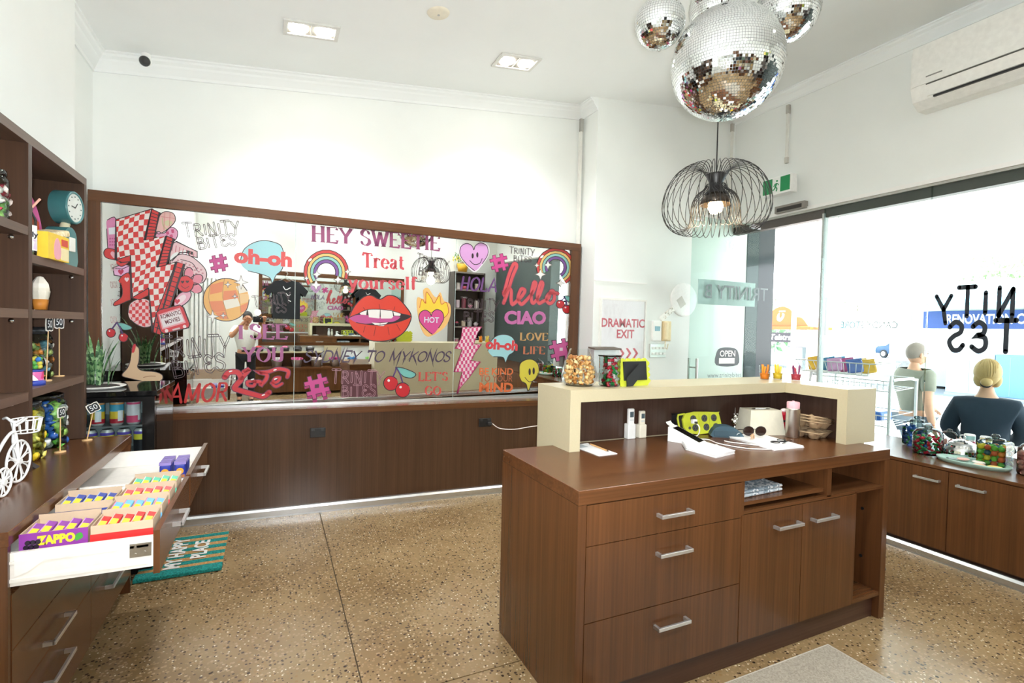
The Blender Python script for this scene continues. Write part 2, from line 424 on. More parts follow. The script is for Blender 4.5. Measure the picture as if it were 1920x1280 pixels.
# conduit clips at the cornice
for (x, y, zt, zb, lab) in ((4.80, 4.36, cz(4.8)-.13, 2.95, 'thin white cable duct running down the corner behind the pendant lamp'), (4.87, 3.70, cz(4.87)-.16, 3.30, 'thin white cable duct running down to the exit sign')):
    t = thing('cable_duct', lab, 'cable duct', (x, y, zb))
    obj('duct', MB().box(-.012, .012, -.012, .012, 0, zt-zb), plain('e4e4dd', .6), t)
    obj('clip', MB().box(-.016, .016, -.016, .016, zt-zb-.09, zt-zb, RX(.0)), plain('b7b5ad', .5), t)
    obj('clip', MB().box(-.016, .016, -.016, .016, .0, .06), plain('c9c7bf', .5), t)
t = thing('cable_duct', 'short grey cable duct at top of wall where pier meets the mirror wall', 'cable duct', (2.93, 4.66, cz(2.9)-.26))
obj('duct', MB().box(-.012, .012, -.02, .02, -1.2, .0), plain('e6e6df', .6), t)
obj('clip', MB().box(-.02, .02, -.03, .0, 0, .13), plain('aaa9a3', .5), t)
# exit sign on wall right
t = thing('exit_sign', 'green running man exit sign box on white wall above the doorway', 'sign', (4.70, 3.68, 2.965), rz=0)
obj('bracket', MB().box(.09, .2, -.03, .03, .02, .12), plain('e4e4df', .5), t)
obj('housing', MB().bbox(-.0, .10, -.165, .165, -.02, .165, .008), plain('f6f7f5', .4), t)
GREEN = plain('118a50', .5, noise=0)
obj('green_panel', MB().box(-.004, -.001, .045, .155, .0, .15), GREEN, t)
obj('green_panel', MB().box(-.004, -.001, -.155, -.05, .0, .15), GREEN, t)
rm = MB()
def yzs(pts, w): # strokes in the YZ plane facing -X
    for (a, b_), (c_, d_) in zip(pts[:-1], pts[1:]):
        L = math.hypot(c_-a, d_-b_); nx, ny = -(d_-b_)/L*w, (c_-a)/L*w
        rm.prism([(a-nx, b_-ny), (c_-nx, d_-ny), (c_+nx, d_+ny), (a+nx, b_+ny)], -.004, -.0015, 'yz')
yzs([(-.005, .095), (.008, .06)], .009); yzs([(.008, .06), (-.012, .04), (-.005, .012)], .006); yzs([(.008, .06), (.022, .035), (.04, .03)], .006)
yzs([(-.004, .095), (-.022, .085), (-.028, .07)], .004); yzs([(-.002, .092), (.018, .085), (.028, .065)], .004)
rm.prism([(-.010+.010*cos(a*pi/5), .117+.010*sin(a*pi/5)) for a in range(10)], -.004, -.0015, 'yz')
obj('running_figure', rm, GREEN, t)
# air conditioner
t = thing('air_conditioner', 'white wall mounted split air conditioner high on the right wall', 'air conditioner', (XR, 1.5, 3.33))
prof = [(0, .52), (-.21, .50), (-.235, .44), (-.235, .17), (-.20, .07), (-.12, .02), (0, .02)]
obj('body', MB().prism([(a, b_) for a, b_ in prof], -.9, .95, 'xz'), plain('f1f1ec', .35), t)
ACP = plain('f1f1ec', .35); 
obj('front_panel', MB().box(-.243, -.236, -.9, .94, .18, .49), ACP, t)
obj('louvre', MB().add([(-.242, -.9, .165), (-.242, .84, .165), (-.215, .84, .085), (-.215, -.9, .085), (-.236, -.9, .165), (-.236, .84, .165), (-.205, .84, .085), (-.205, -.9, .085)], [(0, 1, 2, 3), (7, 6, 5, 4), (0, 4, 5, 1), (2, 6, 7, 3), (1, 5, 6, 2), (0, 3, 7, 4)]), ACP, t)
obj('outlet_slot', MB().box(-.213, -.14, -.9, .80, .066, .080), DARK, t)
obj('panel_gap', MB().box(-.240, -.234, -.9, .84, .169, .177), plain('55554f', .6), t)
obj('badge', MB().box(-.2445, -.243, .73, .84, .225, .235), plain('8b8b86', .4), t)
# door sensor box and header closer
t = thing('door_sensor', 'small dark rectangular sensor box on the white door header trim', 'sensor', (XR-.045, 3.62, 2.80))
obj('case', MB().bbox(-.03, .03, -.17, .17, -.02, .055, .006), plain('8d8780', .5), t)
obj('lens_window', MB().box(-.033, -.030, -.14, .14, -.008, .03), plain('2a2522', .3), t)
# poster, intercom, keypad, plate and white paddle on the pier wall
t = thing('wall_poster', 'white plastic covered poster reading dramatic exit with arrows, in wall frame', 'poster', (3.345, YP, 1.31))
fr = MB()
for a in ((-.30, .30, .33, .35), (-.30, .30, -.35, -.33), (-.30, -.28, -.33, .33), (.28, .30, -.33, .33)): fr.box(a[0], a[1], -.02, 0, a[2]+.18, a[3]+.18)
obj('frame', fr, plain('e8e6e0', .4), t)
obj('sheet', MB().box(-.28, .28, -.010, 0, -.15, .51), plain('f2eef0', .25), t)
PK = plain('d4606c', .5, noise=0)
lm = xf(text_mb('DRAMATIC', .125, bold=.003, sx=.9), T(-.0, -.012, .27))
obj('lettering', lm, PK, t); obj('lettering', xf(text_mb('EXIT', .125, bold=.003, sx=.9), T(.03, -.012, .155)), PK, t)
for k in range(3):
    x = -.05+k*.09
    obj('arrow', MB().prism([(x, .01), (x+.03, .01), (x+.075, -.045), (x+.03, -.10), (x, -.10), (x+.045, -.045)], -.0125, -.0115), PK, t)
obj('cover_sheet', MB().box(-.275, .275, -.016, -.0145, -.145, .505), glass('fdfdfd', 1.4, 'plastic_film'), t)
t = thing('intercom_handset', 'cream upright intercom handset on the white pier wall', 'intercom', (3.925, YP, 1.50))
obj('base', MB().bbox(-.06, .06, -.03, 0, -.10, .12, .008), plain('e6d2a6', .5), t)
obj('handset', MB().bbox(-.05, -.002, -.06, -.02, -.09, .115, .014), plain('ecd9b0', .5), t)
obj('cord', MB().tube([(-.02, -.03, -.10), (-.03, -.035, -.16), (.0, -.035, -.19), (.03, -.02, -.13)], .004), plain('e6d2a6', .5), t)
t = thing('alarm_keypad', 'white alarm keypad with small screen left of the cream handset', 'keypad', (3.79, YP, 1.50))
obj('case', MB().bbox(-.06, .06, -.03, 0, -.10, .12, .006), WHITE, t)
obj('screen', MB().box(-.035, .035, -.033, -.03, .01, .06), plain('7fa9b8', .3), t)
t = thing('switch_plate', 'metal switch plate with rows of buttons under the alarm keypad', 'switch', (3.82, YP, 1.29))
obj('plate', MB().bbox(-.11, .11, -.015, 0, -.07, .08, .004), plain('c9cbc6', .35, metal=.4), t)
for k in range(8): obj('button', MB().bbox(-.085+(k % 4)*.05, -.05+(k % 4)*.05, -.023, -.013, .02-(k//4)*.06, .045-(k//4)*.06, .003), plain('e9e9e4', .4), t)
t = thing('hand_paddle', 'large round white paddle with patterned handle fixed on the pier wall', 'paddle', (4.172, YP, 1.865), rot=(0, radians(-125), 0))
obj('disc', MB().lathe([(.0001, -.02), (.17, -.02), (.19, -.012), (.19, 0), (.0001, .0)], 32, M=RX(-pi/2)), plain('fbfbf9', .3), t)
obj('handle', MB().bbox(-.03, .03, -.02, .0, .18, .40, .008), speckle('f4f3ee', ['d8d5cc', 'b9b4a8', 'ece9e2'], 60, .5), t)
obj('print', MB().box(-.05, .06, -.022, -.020, .01, .10, ), plain('d5d3cb', .5), t)
t = thing('letter_box', 'small grey box with open dark top behind the popcorn jar', 'box', (3.06, YP-.065, 1.075))
obj('body', MB().box(-.15, .15, -.06, .06, 0, .24), plain('b9bcbb', .4, metal=.3), t)
obj('lid', MB().box(-.16, .16, -.07, .06, .24, .255, RX(.10)), plain('6b5f55', .5), t)
# ------------------------------------------------------------------ furniture
EDGE = wood('y', '4b382e', '705848', .4)  # greyer walnut: glancing light on the shelf edges put into the colour
def handle_x(parent, x, y, z, L=.17):     # bar handle on a face looking towards -Y (local coordinates)
    m = MB()
    m.bbox(x-L/2, x+L/2, y-.036, y-.026, z-.007, z+.007, .001, seg=1)
    for s in (-1, 1): m.box(x+s*(L/2-.006)-.006, x+s*(L/2-.006)+.006, y-.030, y, z-.007, z+.007)
    return obj('handle', m, ALU, parent)
# ---- service desk
X0, X1, Y0, Y1 = 1.03, 2.975, 1.59, 2.28
t = thing('service_desk', 'walnut service desk with drawers, open niches and raised cream ledge', 'desk', (X0, Y0, 0))
w, dp = X1-X0, Y1-Y0
def D(x0, x1, y0, y1, z0, z1): return MB().box(x0-X0, x1-X0, y0-Y0, y1-Y0, z0, z1)
obj('top', MB().bbox(0, w, -.002, dp, .848, .905, .002, seg=1), WX, t)
obj('side_panel', D(X0, X0+.036, Y0, Y1, 0, .848), WV, t)
obj('side_panel', D(X1-.045, X1, Y0, Y1, 0, .848), WV, t)
obj('back_panel', D(X0+.036, X1-.045, Y1-.02, Y1, 0, .848), WV, t)
obj('kickboard', D(X0+.036, X1-.045, Y0+.035, Y0+.055, 0, .13), wood('x', '46302a', '5f4438'), t)
obj('divider', D(1.880, 1.898, Y0+.002, Y1-.02, .13, .848), WV, t)
obj('divider', D(2.468, 2.500, Y0+.002, Y1-.02, .708, .848), WV, t)
obj('divider', D(2.690, 2.706, Y0+.002, Y1-.02, .13, .706), WV, t)
obj('shelf', D(1.898, X1-.045, Y0+.002, Y1-.02, .700, .714), WX, t)
obj('shelf', D(2.706, X1-.045, Y0+.004, Y1-.02, .125, .145), WX, t)
obj('pull_out_tray', D(1.904, 2.455, Y0+.012, Y1-.1, .734, .750), WX, t)
obj('carcass_floor', D(X0+.036, 2.690, Y0+.03, Y1-.02, .11, .13), WX, t)
for z0, z1, hz in ((.690, .845, .766), (.397, .687, .609), (.128, .393, .312)):
    dr = obj('drawer', D(1.069, 1.878, Y0-.001, Y0+.018, z0, z1), WV, t)
    handle_x(dr, 1.485-X0, -.001, hz)
for x0, x1, hx in ((1.884, 2.286, 2.172), (2.290, 2.688, 2.430)):
    dr = obj('door', D(x0, x1, Y0-.001, Y0+.018, .128, .697), WV, t)
    handle_x(dr, hx-X0, -.001, .617)
for z in (.56, .30): obj('shelf_pin_hole', MB().cyl((X1-.046-X0, .10, z), (X1-.049-X0, .10, z), .008, n=10), DARK, t)
# raised L shaped ledge in cream laminate
lg = MB()
lg.box(1.31, 3.10, 2.115, 2.45, 1.147, 1.207)
lg.box(2.843, 3.10, 1.740, 2.115, 1.147, 1.207)
lg.box(1.31, 1.37, 2.115, 2.45, .905, 1.147)
lg.box(2.843, 3.10, 1.740, 1.795, .905, 1.147)
lg.box(1.31, 1.37, 2.28, 2.45, 0, .905)
lg.box(1.37, 3.10, 2.41, 2.45, 0, 1.147)
lg.box(2.98, 3.10, 1.795, 2.41, .0, 1.147)
obj('raised_ledge', xf(lg, T(-X0, -Y0, 0)), CREAM, t)
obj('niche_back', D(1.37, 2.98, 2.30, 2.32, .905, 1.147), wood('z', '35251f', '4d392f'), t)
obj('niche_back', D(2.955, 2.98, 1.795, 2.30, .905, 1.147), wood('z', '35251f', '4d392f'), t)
# ---- long bench under the mirror
t = thing('wall_bench', 'long walnut bench with silver skirting rail running under the mirror', 'bench', (-1.19, 4.40, 0), rz=radians(-2.9))
Lb = 4.16
obj('top', MB().box(0, Lb, 0, .30, .785, .832), WX, t)
obj('front_panel', MB().box(.01, Lb, .012, .03, .07, .785), wood('z', '38251a', '573d2b'), t)
obj('back_fill', MB().box(.0, Lb-.05, .03, .26, .0, .785), wood('z', '38251a', '573d2b'), t)
obj('skirting_rail', MB().lathe([(.0, .0)], 3).add([(x, y, z) for x in (0, Lb) for y, z in ((.012, .0), (.012, .07), (-.006, .066), (-.016, .05), (-.018, .012), (-.02, 0))], [(0, 1, 7, 6), (1, 2, 8, 7), (2, 3, 9, 8), (3, 4, 10, 9), (4, 5, 11, 10), (0, 6, 11, 5), (0, 5, 4, 3, 2, 1), (6, 7, 8, 9, 10, 11)]), plain('d4d6d8', .25, metal=.9), t)
obj('back_strip', MB().box(0, Lb, .20, .215, .832, .85), ALU, t)
# ---- low storage bench along the shopfront
t = thing('window_cabinet', 'low walnut cabinet with bar handles below the shopfront window', 'cabinet', (4.06, .9, 0))
obj('top', MB().bbox(0, .83, -1.85, 2.30, .618, .640, .002, seg=1), WY, t)
ys = [1.74, .91, .08, -.75, -1.58]
for i, (a, b) in enumerate(((.913, 1.80), (.02, .909), (-.87, .016), (-1.76, -.874))):
    dr = obj('door', MB().box(-.001, .018, a, b, .082, .614), WV, t)
    hy = {0: 1.028, 1: .785, 2: -.05, 3: -.9}[i]
    m = MB().bbox(-.036, -.026, hy-.075, hy+.075, .534, .548, .001, seg=1)
    for s in (-1, 1): m.box(-.03, 0, hy+s*.069-.006, hy+s*.069+.006, .534, .548)
    obj('handle', m, ALU, dr)
obj('end_panel', MB().box(0, .82, 1.802, 1.82, 0, .618), WV, t)
obj('carcass', MB().box(.02, .82, -1.78, 1.80, .08, .618), WV, t)
obj('kickboard', MB().box(.03, .045, -1.78, 1.82, 0, .08), wood('y', '3e2a22', '553c30'), t)
obj('skirting_rail', MB().add([(x, y, z) for y in (-1.78, 1.85) for x, z in ((.02, 0), (.02, .06), (0, .056), (-.012, .04), (-.014, .01), (-.016, 0))], [(0, 1, 7, 6), (1, 2, 8, 7), (2, 3, 9, 8), (3, 4, 10, 9), (4, 5, 11, 10), (0, 6, 11, 5), (0, 5, 4, 3, 2, 1), (6, 7, 8, 9, 10, 11)]), plain('d4d6d8', .25, metal=.9), t)
# ---- left counter with open drawers
cx, cy = -1.18, 1.97
t = thing('drawer_counter', 'walnut drawer counter with two open white drawers below the shelving', 'counter', (cx, cy, 0))
def K(x0, x1, y0, y1, z0, z1): return MB().box(x0-cx, x1-cx, y0-cy, y1-cy, z0, z1)
obj('top', MB().bbox(0, -.70-cx, 0, 3.42-cy, .825, .870, .002, seg=1), WY, t)
obj('side_panel', K(-1.18, -.702, 1.972, 1.99, 0, .825), WV, t)
obj('side_panel', K(-1.18, -.702, 3.40, 3.418, 0, .825), WV, t)
obj('carcass', K(-1.18, -.74, 1.99, 3.40, .1, .52), WV, t)
obj('kickboard', K(-.77, -.755, 1.99, 3.40, 0, .10), wood('y', '3e2a22', '553c30'), t)
obj('divider', K(-1.18, -.72, 2.640, 2.656, .52, .825), WV, t)
def handle_l(parent, x, yc, z, L=.21):
    m = MB().bbox(x+.026, x+.036, yc-L/2, yc+L/2, z-.007, z+.007, .001, seg=1)
    for s in (-1, 1): m.box(x, x+.03, yc+s*(L/2-.006)-.006, yc+s*(L/2-.006)+.006, z-.007, z+.007)
    obj('handle', xf(m, T(-cx, -cy, 0)), ALU, parent)
for y0, y1, hy in ((1.992, 2.724, 2.32), (2.728, 3.398, 3.03)):
    for z0, z1, hz in ((.503, .672, None), (.345, .500, .39), (.10, .342, .25)):
        dr = obj('drawer', K(-.718, -.700, y0, y1, z0, z1), WV, t)
        if hz: handle_l(dr, -.70, hy, hz)
for y0, y1 in ((1.985, 2.632), (2.662, 3.322)):
    dr = obj('open_drawer', K(-.347, -.329, y0-.004, y1+.004, .676, .818), WV, t)
    b = MB()
    b.box(-1.10, -.347, y0, y0+.014, .700, .800); b.box(-1.10, -.347, y1-.014, y1, .700, .800)
    b.box(-1.10, -1.085, y0+.014, y1-.014, .700, .800); b.box(-1.10, -.347, y0+.014, y1-.014, .712 if y0 > 2.3 else .772, .722 if y0 > 2.3 else .782)
    b.box(-.72, -.36, y0-.004, y0, .712, .722); b.box(-.72, -.36, y0-.004, y0, .768, .776)
    obj('drawer_box', xf(b, T(-cx, -cy, 0)), plain('eeebe4', .4), dr)
    hp = MB().box(-.41, -.352, y0-.004, y0-.001, .738, .782)
    for q in ((-.395, .748), (-.395, .772), (-.37, .752), (-.37, .766)): hp.cyl((q[0], y0-.006, q[1]), (q[0], y0-.004, q[1]), .004, n=8)
    obj('hinge_plate', xf(hp, T(-cx, -cy, 0)), METAL, dr)
    rc = MB().box(-.69, -.60, y0-.006, y0, .772, .798); rc.prism([(-.69, .772), (-.62, .772), (-.66, .740), (-.69, .730)], y0-.005, y0)
    rc.cyl((-.62, y0-.008, .786), (-.62, y0-.006, .786), .006, n=10)
    obj('runner_clip', xf(rc, T(-cx, -cy, 0)), WHITE, dr)
    handle_l(dr, -.329, (y0+y1)/2-.02, .752, .16)
# ---- wall shelving standing on the counter
sx0, sx1 = -1.19, -.90
t = thing('shelf_unit', 'tall walnut open shelf unit standing on the drawer counter at left', 'shelf', (sx0, 1.3, .87))
def S(x0, x1, y0, y1, z0, z1): return MB().box(x0-sx0, x1-sx0, y0-1.3, y1-1.3, z0-.87, z1-.87)
WD = wood('z', '352318', '523826', .4)
for a in (1.30, 2.00, 2.715, 3.39): obj('upright', S(sx0+.012, sx1, a, a+.035, .872, 2.205), WD, t)
obj('back_panel', S(sx0, sx0+.012, 1.30, 3.425, .872, 2.205), WD, t)
obj('top_panel', S(sx0, sx1, 1.30, 3.425, 2.205, 2.242), wood('y', '4b382e', '705848', .4), t)  # same greyed veneer, with the glancing light in its colour
for y0, y1, zs in ((2.75, 3.39, (1.764, 1.536, 1.206)), (2.035, 2.715, (1.870, 1.536, 1.199)), (1.335, 2.0, (1.870, 1.536, 1.199))):
    for z in zs: 
        s_ = obj('shelf', S(sx0+.012, sx1-.001, y0, y1, z-.035, z), EDGE, t)
        obj('shelf_support', MB().ball((sx1-.05-sx0, y1-.012-1.3, z-.047-.87), .011, 8, 6), CHROME, s_)
lt = obj('puck_light', MB().lathe([(.0001, -.004), (.03, -.005), (.04, -.012), (.043, 0)], 20, (sx1-.11-sx0, 2.95-1.3, 2.204-.87)), plain('d8a36a', .25, metal=.8), t)
# ------------------------------------------------------------------ mirror wall
MROT = (.0170, 0, .0240)
MROOT = Vector((-1.11, 4.575, .84))
MMAT = T(*MROOT) @ Euler(MROT).to_matrix().to_4x4()
t = thing('wall_mirror', 'wide three panel wall mirror in a walnut frame above the bench', 'mirror', MROOT, rot=MROT)
MM = mirror_mat('silvered_glass', .0, 'f6f9f7')
for a, b in ((-.02, 1.270), (1.2735, 2.668), (2.6715, 3.96)):
    obj('mirror_panel', MB().box(a, b, 0, .006, -.06, 1.51), MM, t)
    obj('glass_edge', MB().box(b, b+.003, -.001, .006, -.06, 1.51), plain('cfe0dc', .2), t)
obj('frame_top', MB().bbox(-.075, 4.06, -.022, .03, 1.495, 1.572, .002, seg=1), WX, t)
obj('frame_side', MB().bbox(-.075, -.002, -.022, .03, -.06, 1.495, .002, seg=1), WV, t)
obj('frame_side', MB().bbox(3.945, 4.06, -.022, .03, -.06, 1.495, .002, seg=1), WV, t)
obj('channel', MB().box(-.003, 3.95, -.012, -.001, -.06, -.008), ALU, t)
obj('backing', MB().box(-.07, 4.05, .007, .03, -.06, 1.56), plain('5a4034', .6), t)

# ---- lettering made of strokes
def C_(*p): return ('c', p)
G = {
 'A': (.74, [((0, 0), (.37, 1), (.74, 0)), ((.14, .34), (.6, .34))]),
 'B': (.6, [((.05, 0), (.05, 1)), C_((.05, 1), (.42, .97), (.5, .77), (.4, .55), (.05, .53)), C_((.05, .53), (.45, .5), (.58, .27), (.42, .02), (.05, 0))]),
 'C': (.7, [C_((.68, .8), (.5, .98), (.28, 1), (.06, .8), (0, .5), (.08, .18), (.3, 0), (.52, .03), (.68, .2))]),
 'D': (.72, [((.06, 0), (.06, 1)), C_((.06, 1), (.45, .97), (.68, .75), (.72, .5), (.66, .22), (.42, .02), (.06, 0))]),
 'E': (.6, [((.06, 0), (.06, 1)), ((.06, 1), (.58, 1), (.58, .84)), ((.06, .52), (.44, .52)), ((.06, 0), (.6, 0), (.6, .18))]),
 'F': (.58, [((.06, 0), (.06, 1)), ((.06, 1), (.56, 1), (.56, .84)), ((.06, .52), (.44, .52))]),
 'G': (.74, [C_((.66, .8), (.48, .98), (.26, 1), (.05, .78), (0, .5), (.07, .2), (.3, 0), (.55, .04), (.68, .2)), ((.68, .42), (.68, .02)), ((.46, .42), (.74, .42))]),
 'H': (.72, [((.08, 0), (.08, 1)), ((.64, 0), (.64, 1)), ((.08, .52), (.64, .52))]),
 'I': (.2, [((.1, 0), (.1, 1))]),
 'K': (.7, [((.08, 0), (.08, 1)), ((.64, 1), (.1, .45)), ((.26, .6), (.7, 0))]),
 'L': (.58, [((.06, 1), (.06, 0)), ((.06, 0), (.58, 0), (.58, .2))]),
 'M': (.9, [((.06, 0), (.1, 1)), ((.1, 1), (.45, .12)), ((.45, .12), (.8, 1)), ((.8, 1), (.84, 0))]),
 'N': (.74, [((.08, 0), (.08, 1)), ((.08, 1), (.66, 0)), ((.66, 0), (.66, 1))]),
 'O': (.76, [C_((.38, 1), (.1, .83), (0, .5), (.1, .17), (.38, 0), (.66, .17), (.76, .5), (.66, .83), (.38, 1))]),
 'R': (.68, [((.06, 0), (.06, 1)), C_((.06, 1), (.45, .98), (.56, .76), (.44, .53), (.06, .5)), ((.3, .5), (.66, 0))]),
 'S': (.56, [C_((.52, .8), (.4, .97), (.22, 1), (.05, .86), (.08, .66), (.3, .53), (.5, .4), (.54, .17), (.36, .01), (.14, .03), (.02, .2))]),
 'T': (.68, [((.34, 0), (.34, 1)), ((0, .84), (0, 1), (.68, 1), (.68, .84))]),
 'U': (.7, [C_((.08, 1), (.08, .5), (.1, .14), (.34, 0), (.58, .12), (.62, .5), (.62, 1))]),
 'V': (.72, [((0, 1), (.36, 0)), ((.36, 0), (.72, 1))]),
 'W': (1.0, [((0, 1), (.26, 0)), ((.26, 0), (.5, .95)), ((.5, .95), (.74, 0)), ((.74, 0), (1, 1))]),
 'Y': (.7, [((0, 1), (.35, .45)), ((.7, 1), (.35, .45)), ((.35, .45), (.35, 0))]),
 "'": (.14, [((.07, 1), (.05, .78))]),
 'r': (.42, [((.08, 0), (.08, .66)), C_((.08, .46), (.2, .64), (.34, .66), (.42, .6))]),
 'e': (.5, [C_((.03, .36), (.48, .36), (.44, .56), (.26, .67), (.07, .55), (0, .32), (.08, .08), (.28, -.01), (.48, .12))]),
 'a': (.5, [C_((.05, .55), (.2, .67), (.38, .6), (.4, .45), (.4, .1), (.5, .0)), C_((.4, .38), (.15, .33), (.03, .16), (.14, 0), (.3, .05), (.4, .2))]),
 't': (.38, [C_((.16, .92), (.16, .5), (.16, .12), (.26, 0), (.38, .08)), ((0, .64), (.36, .64))]),
 'y': (.56, [((.02, .66), (.28, .02)), C_((.54, .66), (.28, .02), (.16, -.26), (.02, -.26))]),
 'o': (.54, [C_((.27, .67), (.07, .56), (0, .33), (.07, .1), (.27, -.01), (.47, .1), (.54, .33), (.47, .56), (.27, .67))]),
 'u': (.56, [C_((.06, .66), (.06, .3), (.12, .04), (.26, 0), (.44, .14)), ((.46, .66), (.46, 0))]),
 's': (.4, [C_((.36, .54), (.26, .66), (.1, .64), (.04, .5), (.18, .36), (.34, .24), (.34, .06), (.18, -.01), (.02, .1))]),
 'l': (.2, [((.1, 0), (.1, 1))]),
 'f': (.38, [C_((.4, .92), (.3, 1.0), (.17, .9), (.14, .6), (.14, 0)), ((0, .64), (.32, .64))]),
}
LOGO = {
 'T': (.66, [((0, 1), (.66, 1)), ((.3, 1), (.3, 0))]),
 'R': (.62, [((.06, 0), (.06, .84)), C_((.06, .84), (.42, .84), (.5, .62), (.36, .44), (.14, .42)), ((.24, .42), (.6, .04))]),
 'I': (.2, [((.1, .1), (.1, .78))]),
 'N': (.66, [((.08, .0), (.08, .86)), ((.08, .86), (.56, .0)), ((.56, .0), (.56, .92))]),
 'Y': (.62, [((0, .9), (.3, .42)), ((.62, .9), (.3, .42)), ((.3, .42), (.2, -.06))]),
 'B': (.56, [((.05, 0), (.05, .9)), C_((.05, .9), (.4, .86), (.42, .6), (.05, .5)), C_((.05, .5), (.5, .44), (.52, .06), (.05, 0))]),
 'E': (.5, [C_((.46, .8), (.26, .94), (.06, .8), (.1, .56), (.32, .5), (.04, .42), (.02, .12), (.24, -.02), (.48, .12))]),
 'S': (.54, [C_((.5, .78), (.3, .95), (.08, .84), (.1, .6), (.34, .46), (.5, .26), (.36, .0), (.14, .0), (.0, .16))]),
}
def dense(st): return chrom([p for p in st[1]], 5, False) if st[0] == 'c' else [tuple(p) for p in st]
def ribbon(mb, pts, wf, y=0, closed=False):
    k = len(pts)
    if k < 2: return
    Lr = []
    for i in range(k):
        a = pts[i-1] if (i > 0 or closed) else pts[i]; b = pts[(i+1) % k] if (i < k-1 or closed) else pts[i]
        dx, dz = b[0]-a[0], b[1]-a[1]; l = math.hypot(dx, dz) or 1e-9
        dx /= l; dz /= l; w = wf(dx, dz)/2; m = 1
        if 0 < i < k-1:
            ax, az = pts[i][0]-a[0], pts[i][1]-a[1]; la = math.hypot(ax, az) or 1e-9
            cs = max(.35, (ax*dx+az*dz)/la); m = 1/cs
        Lr.append(((pts[i][0]-dz*w*m, y, pts[i][1]+dx*w*m), (pts[i][0]+dz*w*m, y, pts[i][1]-dx*w*m)))
    vs = [p for q in Lr for p in q]; n = k if closed else k-1
    mb.add(vs, [(2*i, 2*i+1, (2*((i+1) % k))+1, 2*((i+1) % k)) for i in range(n)])
def poly(mb, pts, y=0):
    tri = tessellate_polygon([[Vector((a, b, 0)) for a, b in pts]])
    mb.add([(a, y, b) for a, b in pts], [tuple(t_) for t_ in tri])
def disc(mb, c, r, y=0, n=8):
    mb.add([(c[0]+r*cos(2*pi*i/n), y, c[1]+r*sin(2*pi*i/n)) for i in range(n)], [tuple(range(n))])
def capsule(pts, w):
    L = []; R_ = []; k = len(pts)
    for i in range(k):
        a = pts[max(i-1, 0)]; b = pts[min(i+1, k-1)]; dx, dz = b[0]-a[0], b[1]-a[1]; l = math.hypot(dx, dz) or 1e-9
        dx /= l; dz /= l; L.append((pts[i][0]-dz*w, pts[i][1]+dx*w)); R_.append((pts[i][0]+dz*w, pts[i][1]-dx*w))
    def cap(c, p, q):
        a0 = math.atan2(p[1]-c[1], p[0]-c[0]); return [(c[0]+w*cos(a0-pi*j/5), c[1]+w*sin(a0-pi*j/5)) for j in range(1, 5)]
    return L+cap(pts[-1], L[-1], R_[-1])+R_[::-1]+cap(pts[0], R_[0], L[0])
def stroke_text(s, style):
    # unit-height lettering in XZ starting at x=0; returns mesh builder and total width
    mb = MB(); x = 0; rnd = random.Random(s)
    src = LOGO if style == 'logo' else G
    for ch in s:
        if ch == ' ': x += .45; continue
        w, sts = src[ch]
        sh = .0; sc = 1
        if style == 'slash': sh = .30; w *= .95
        if style == 'brush': sh = .16; w *= .8
        for st in sts:
            P = [((a*(w/src[ch][0]))+b*sh+x, b) for a, b in dense(st)]
            if style == 'logo':
                ribbon(mb, capsule(P, .062), lambda dx, dz: .042, closed=True)
            elif style == 'serif':
                ribbon(mb, P, lambda dx, dz: max(.06, .235*abs(dz*cos(.3)-dx*sin(.3)*-1) if abs(dz) > .25 else .055))
                if st[0] != 'c':
                    for e, o in ((P[0], P[1]), (P[-1], P[-2])):
                        if abs(e[1]-o[1]) > .5 and e[1] in (0, 1, .66): ribbon(mb, [(e[0]-.15, e[1]), (e[0]+.15, e[1])], lambda dx, dz: .05)
                else:
                    for e in (P[0], P[-1]): 
                        if ch in 'raysfcSCG': disc(mb, e, .07)
            elif style == 'brush':
                n_ = len(P); 
                ribbon(mb, P, lambda dx, dz: .15 if abs(dz) > .5 else .11)
                for e in (P[0], P[-1]): disc(mb, e, .06)
            else:
                ribbon(mb, P, lambda dx, dz: .07+.08*abs(dz*.6-dx*.8)); e = P[-1]; o = P[-2]
                poly(mb, [(e[0]-.03, e[1]), (e[0]+.04, e[1]+.02), (e[0]+(e[0]-o[0])*.5-.04, e[1]+(e[1]-o[1])*.5-.12)])
        x += w+(.16 if style in ('logo', 'brush') else .10 if style == 'slash' else .22)
    return mb, x-.15
def lettering(s, A, B, H, style):
    rot = math.atan2(B[1]-A[1], B[0]-A[0]); W = math.hypot(B[0]-A[0], B[1]-A[1])
    if style.startswith('logo'): style = 'logo'
    if style in ('logo', 'serif', 'brush', 'slash'):
        mb, w = stroke_text(s, style); sx, sz = W/w, H
    else:
        bold = {'sans': .0, 'sansb': .018, 'sansx': .035, 'sansn': .0, 'fat': .05}[style]
        mb = text_mb(s, 1, bold=bold, align='LEFT'); xs_ = [v[0] for v in mb.v]; zs_ = [v[2] for v in mb.v]
        mb.v = [(a-min(xs_), 0, c-min(zs_)) for a, b, c in mb.v]
        w = max(xs_)-min(xs_); sx, sz = W/w, H/(max(zs_)-min(zs_))
    out = MB(); out.f, out.sm = mb.f, mb.sm
    out.v = [(A[0]+a*sx*cos(rot)-c*sz*sin(rot), 0, A[1]+a*sx*sin(rot)+c*sz*cos(rot)) for a, b, c in mb.v]
    return out
ST_N = [0]
def dim(c): return ''.join('%02x' % int(int(c[i:i+2], 16)*.88) for i in (0, 2, 4))
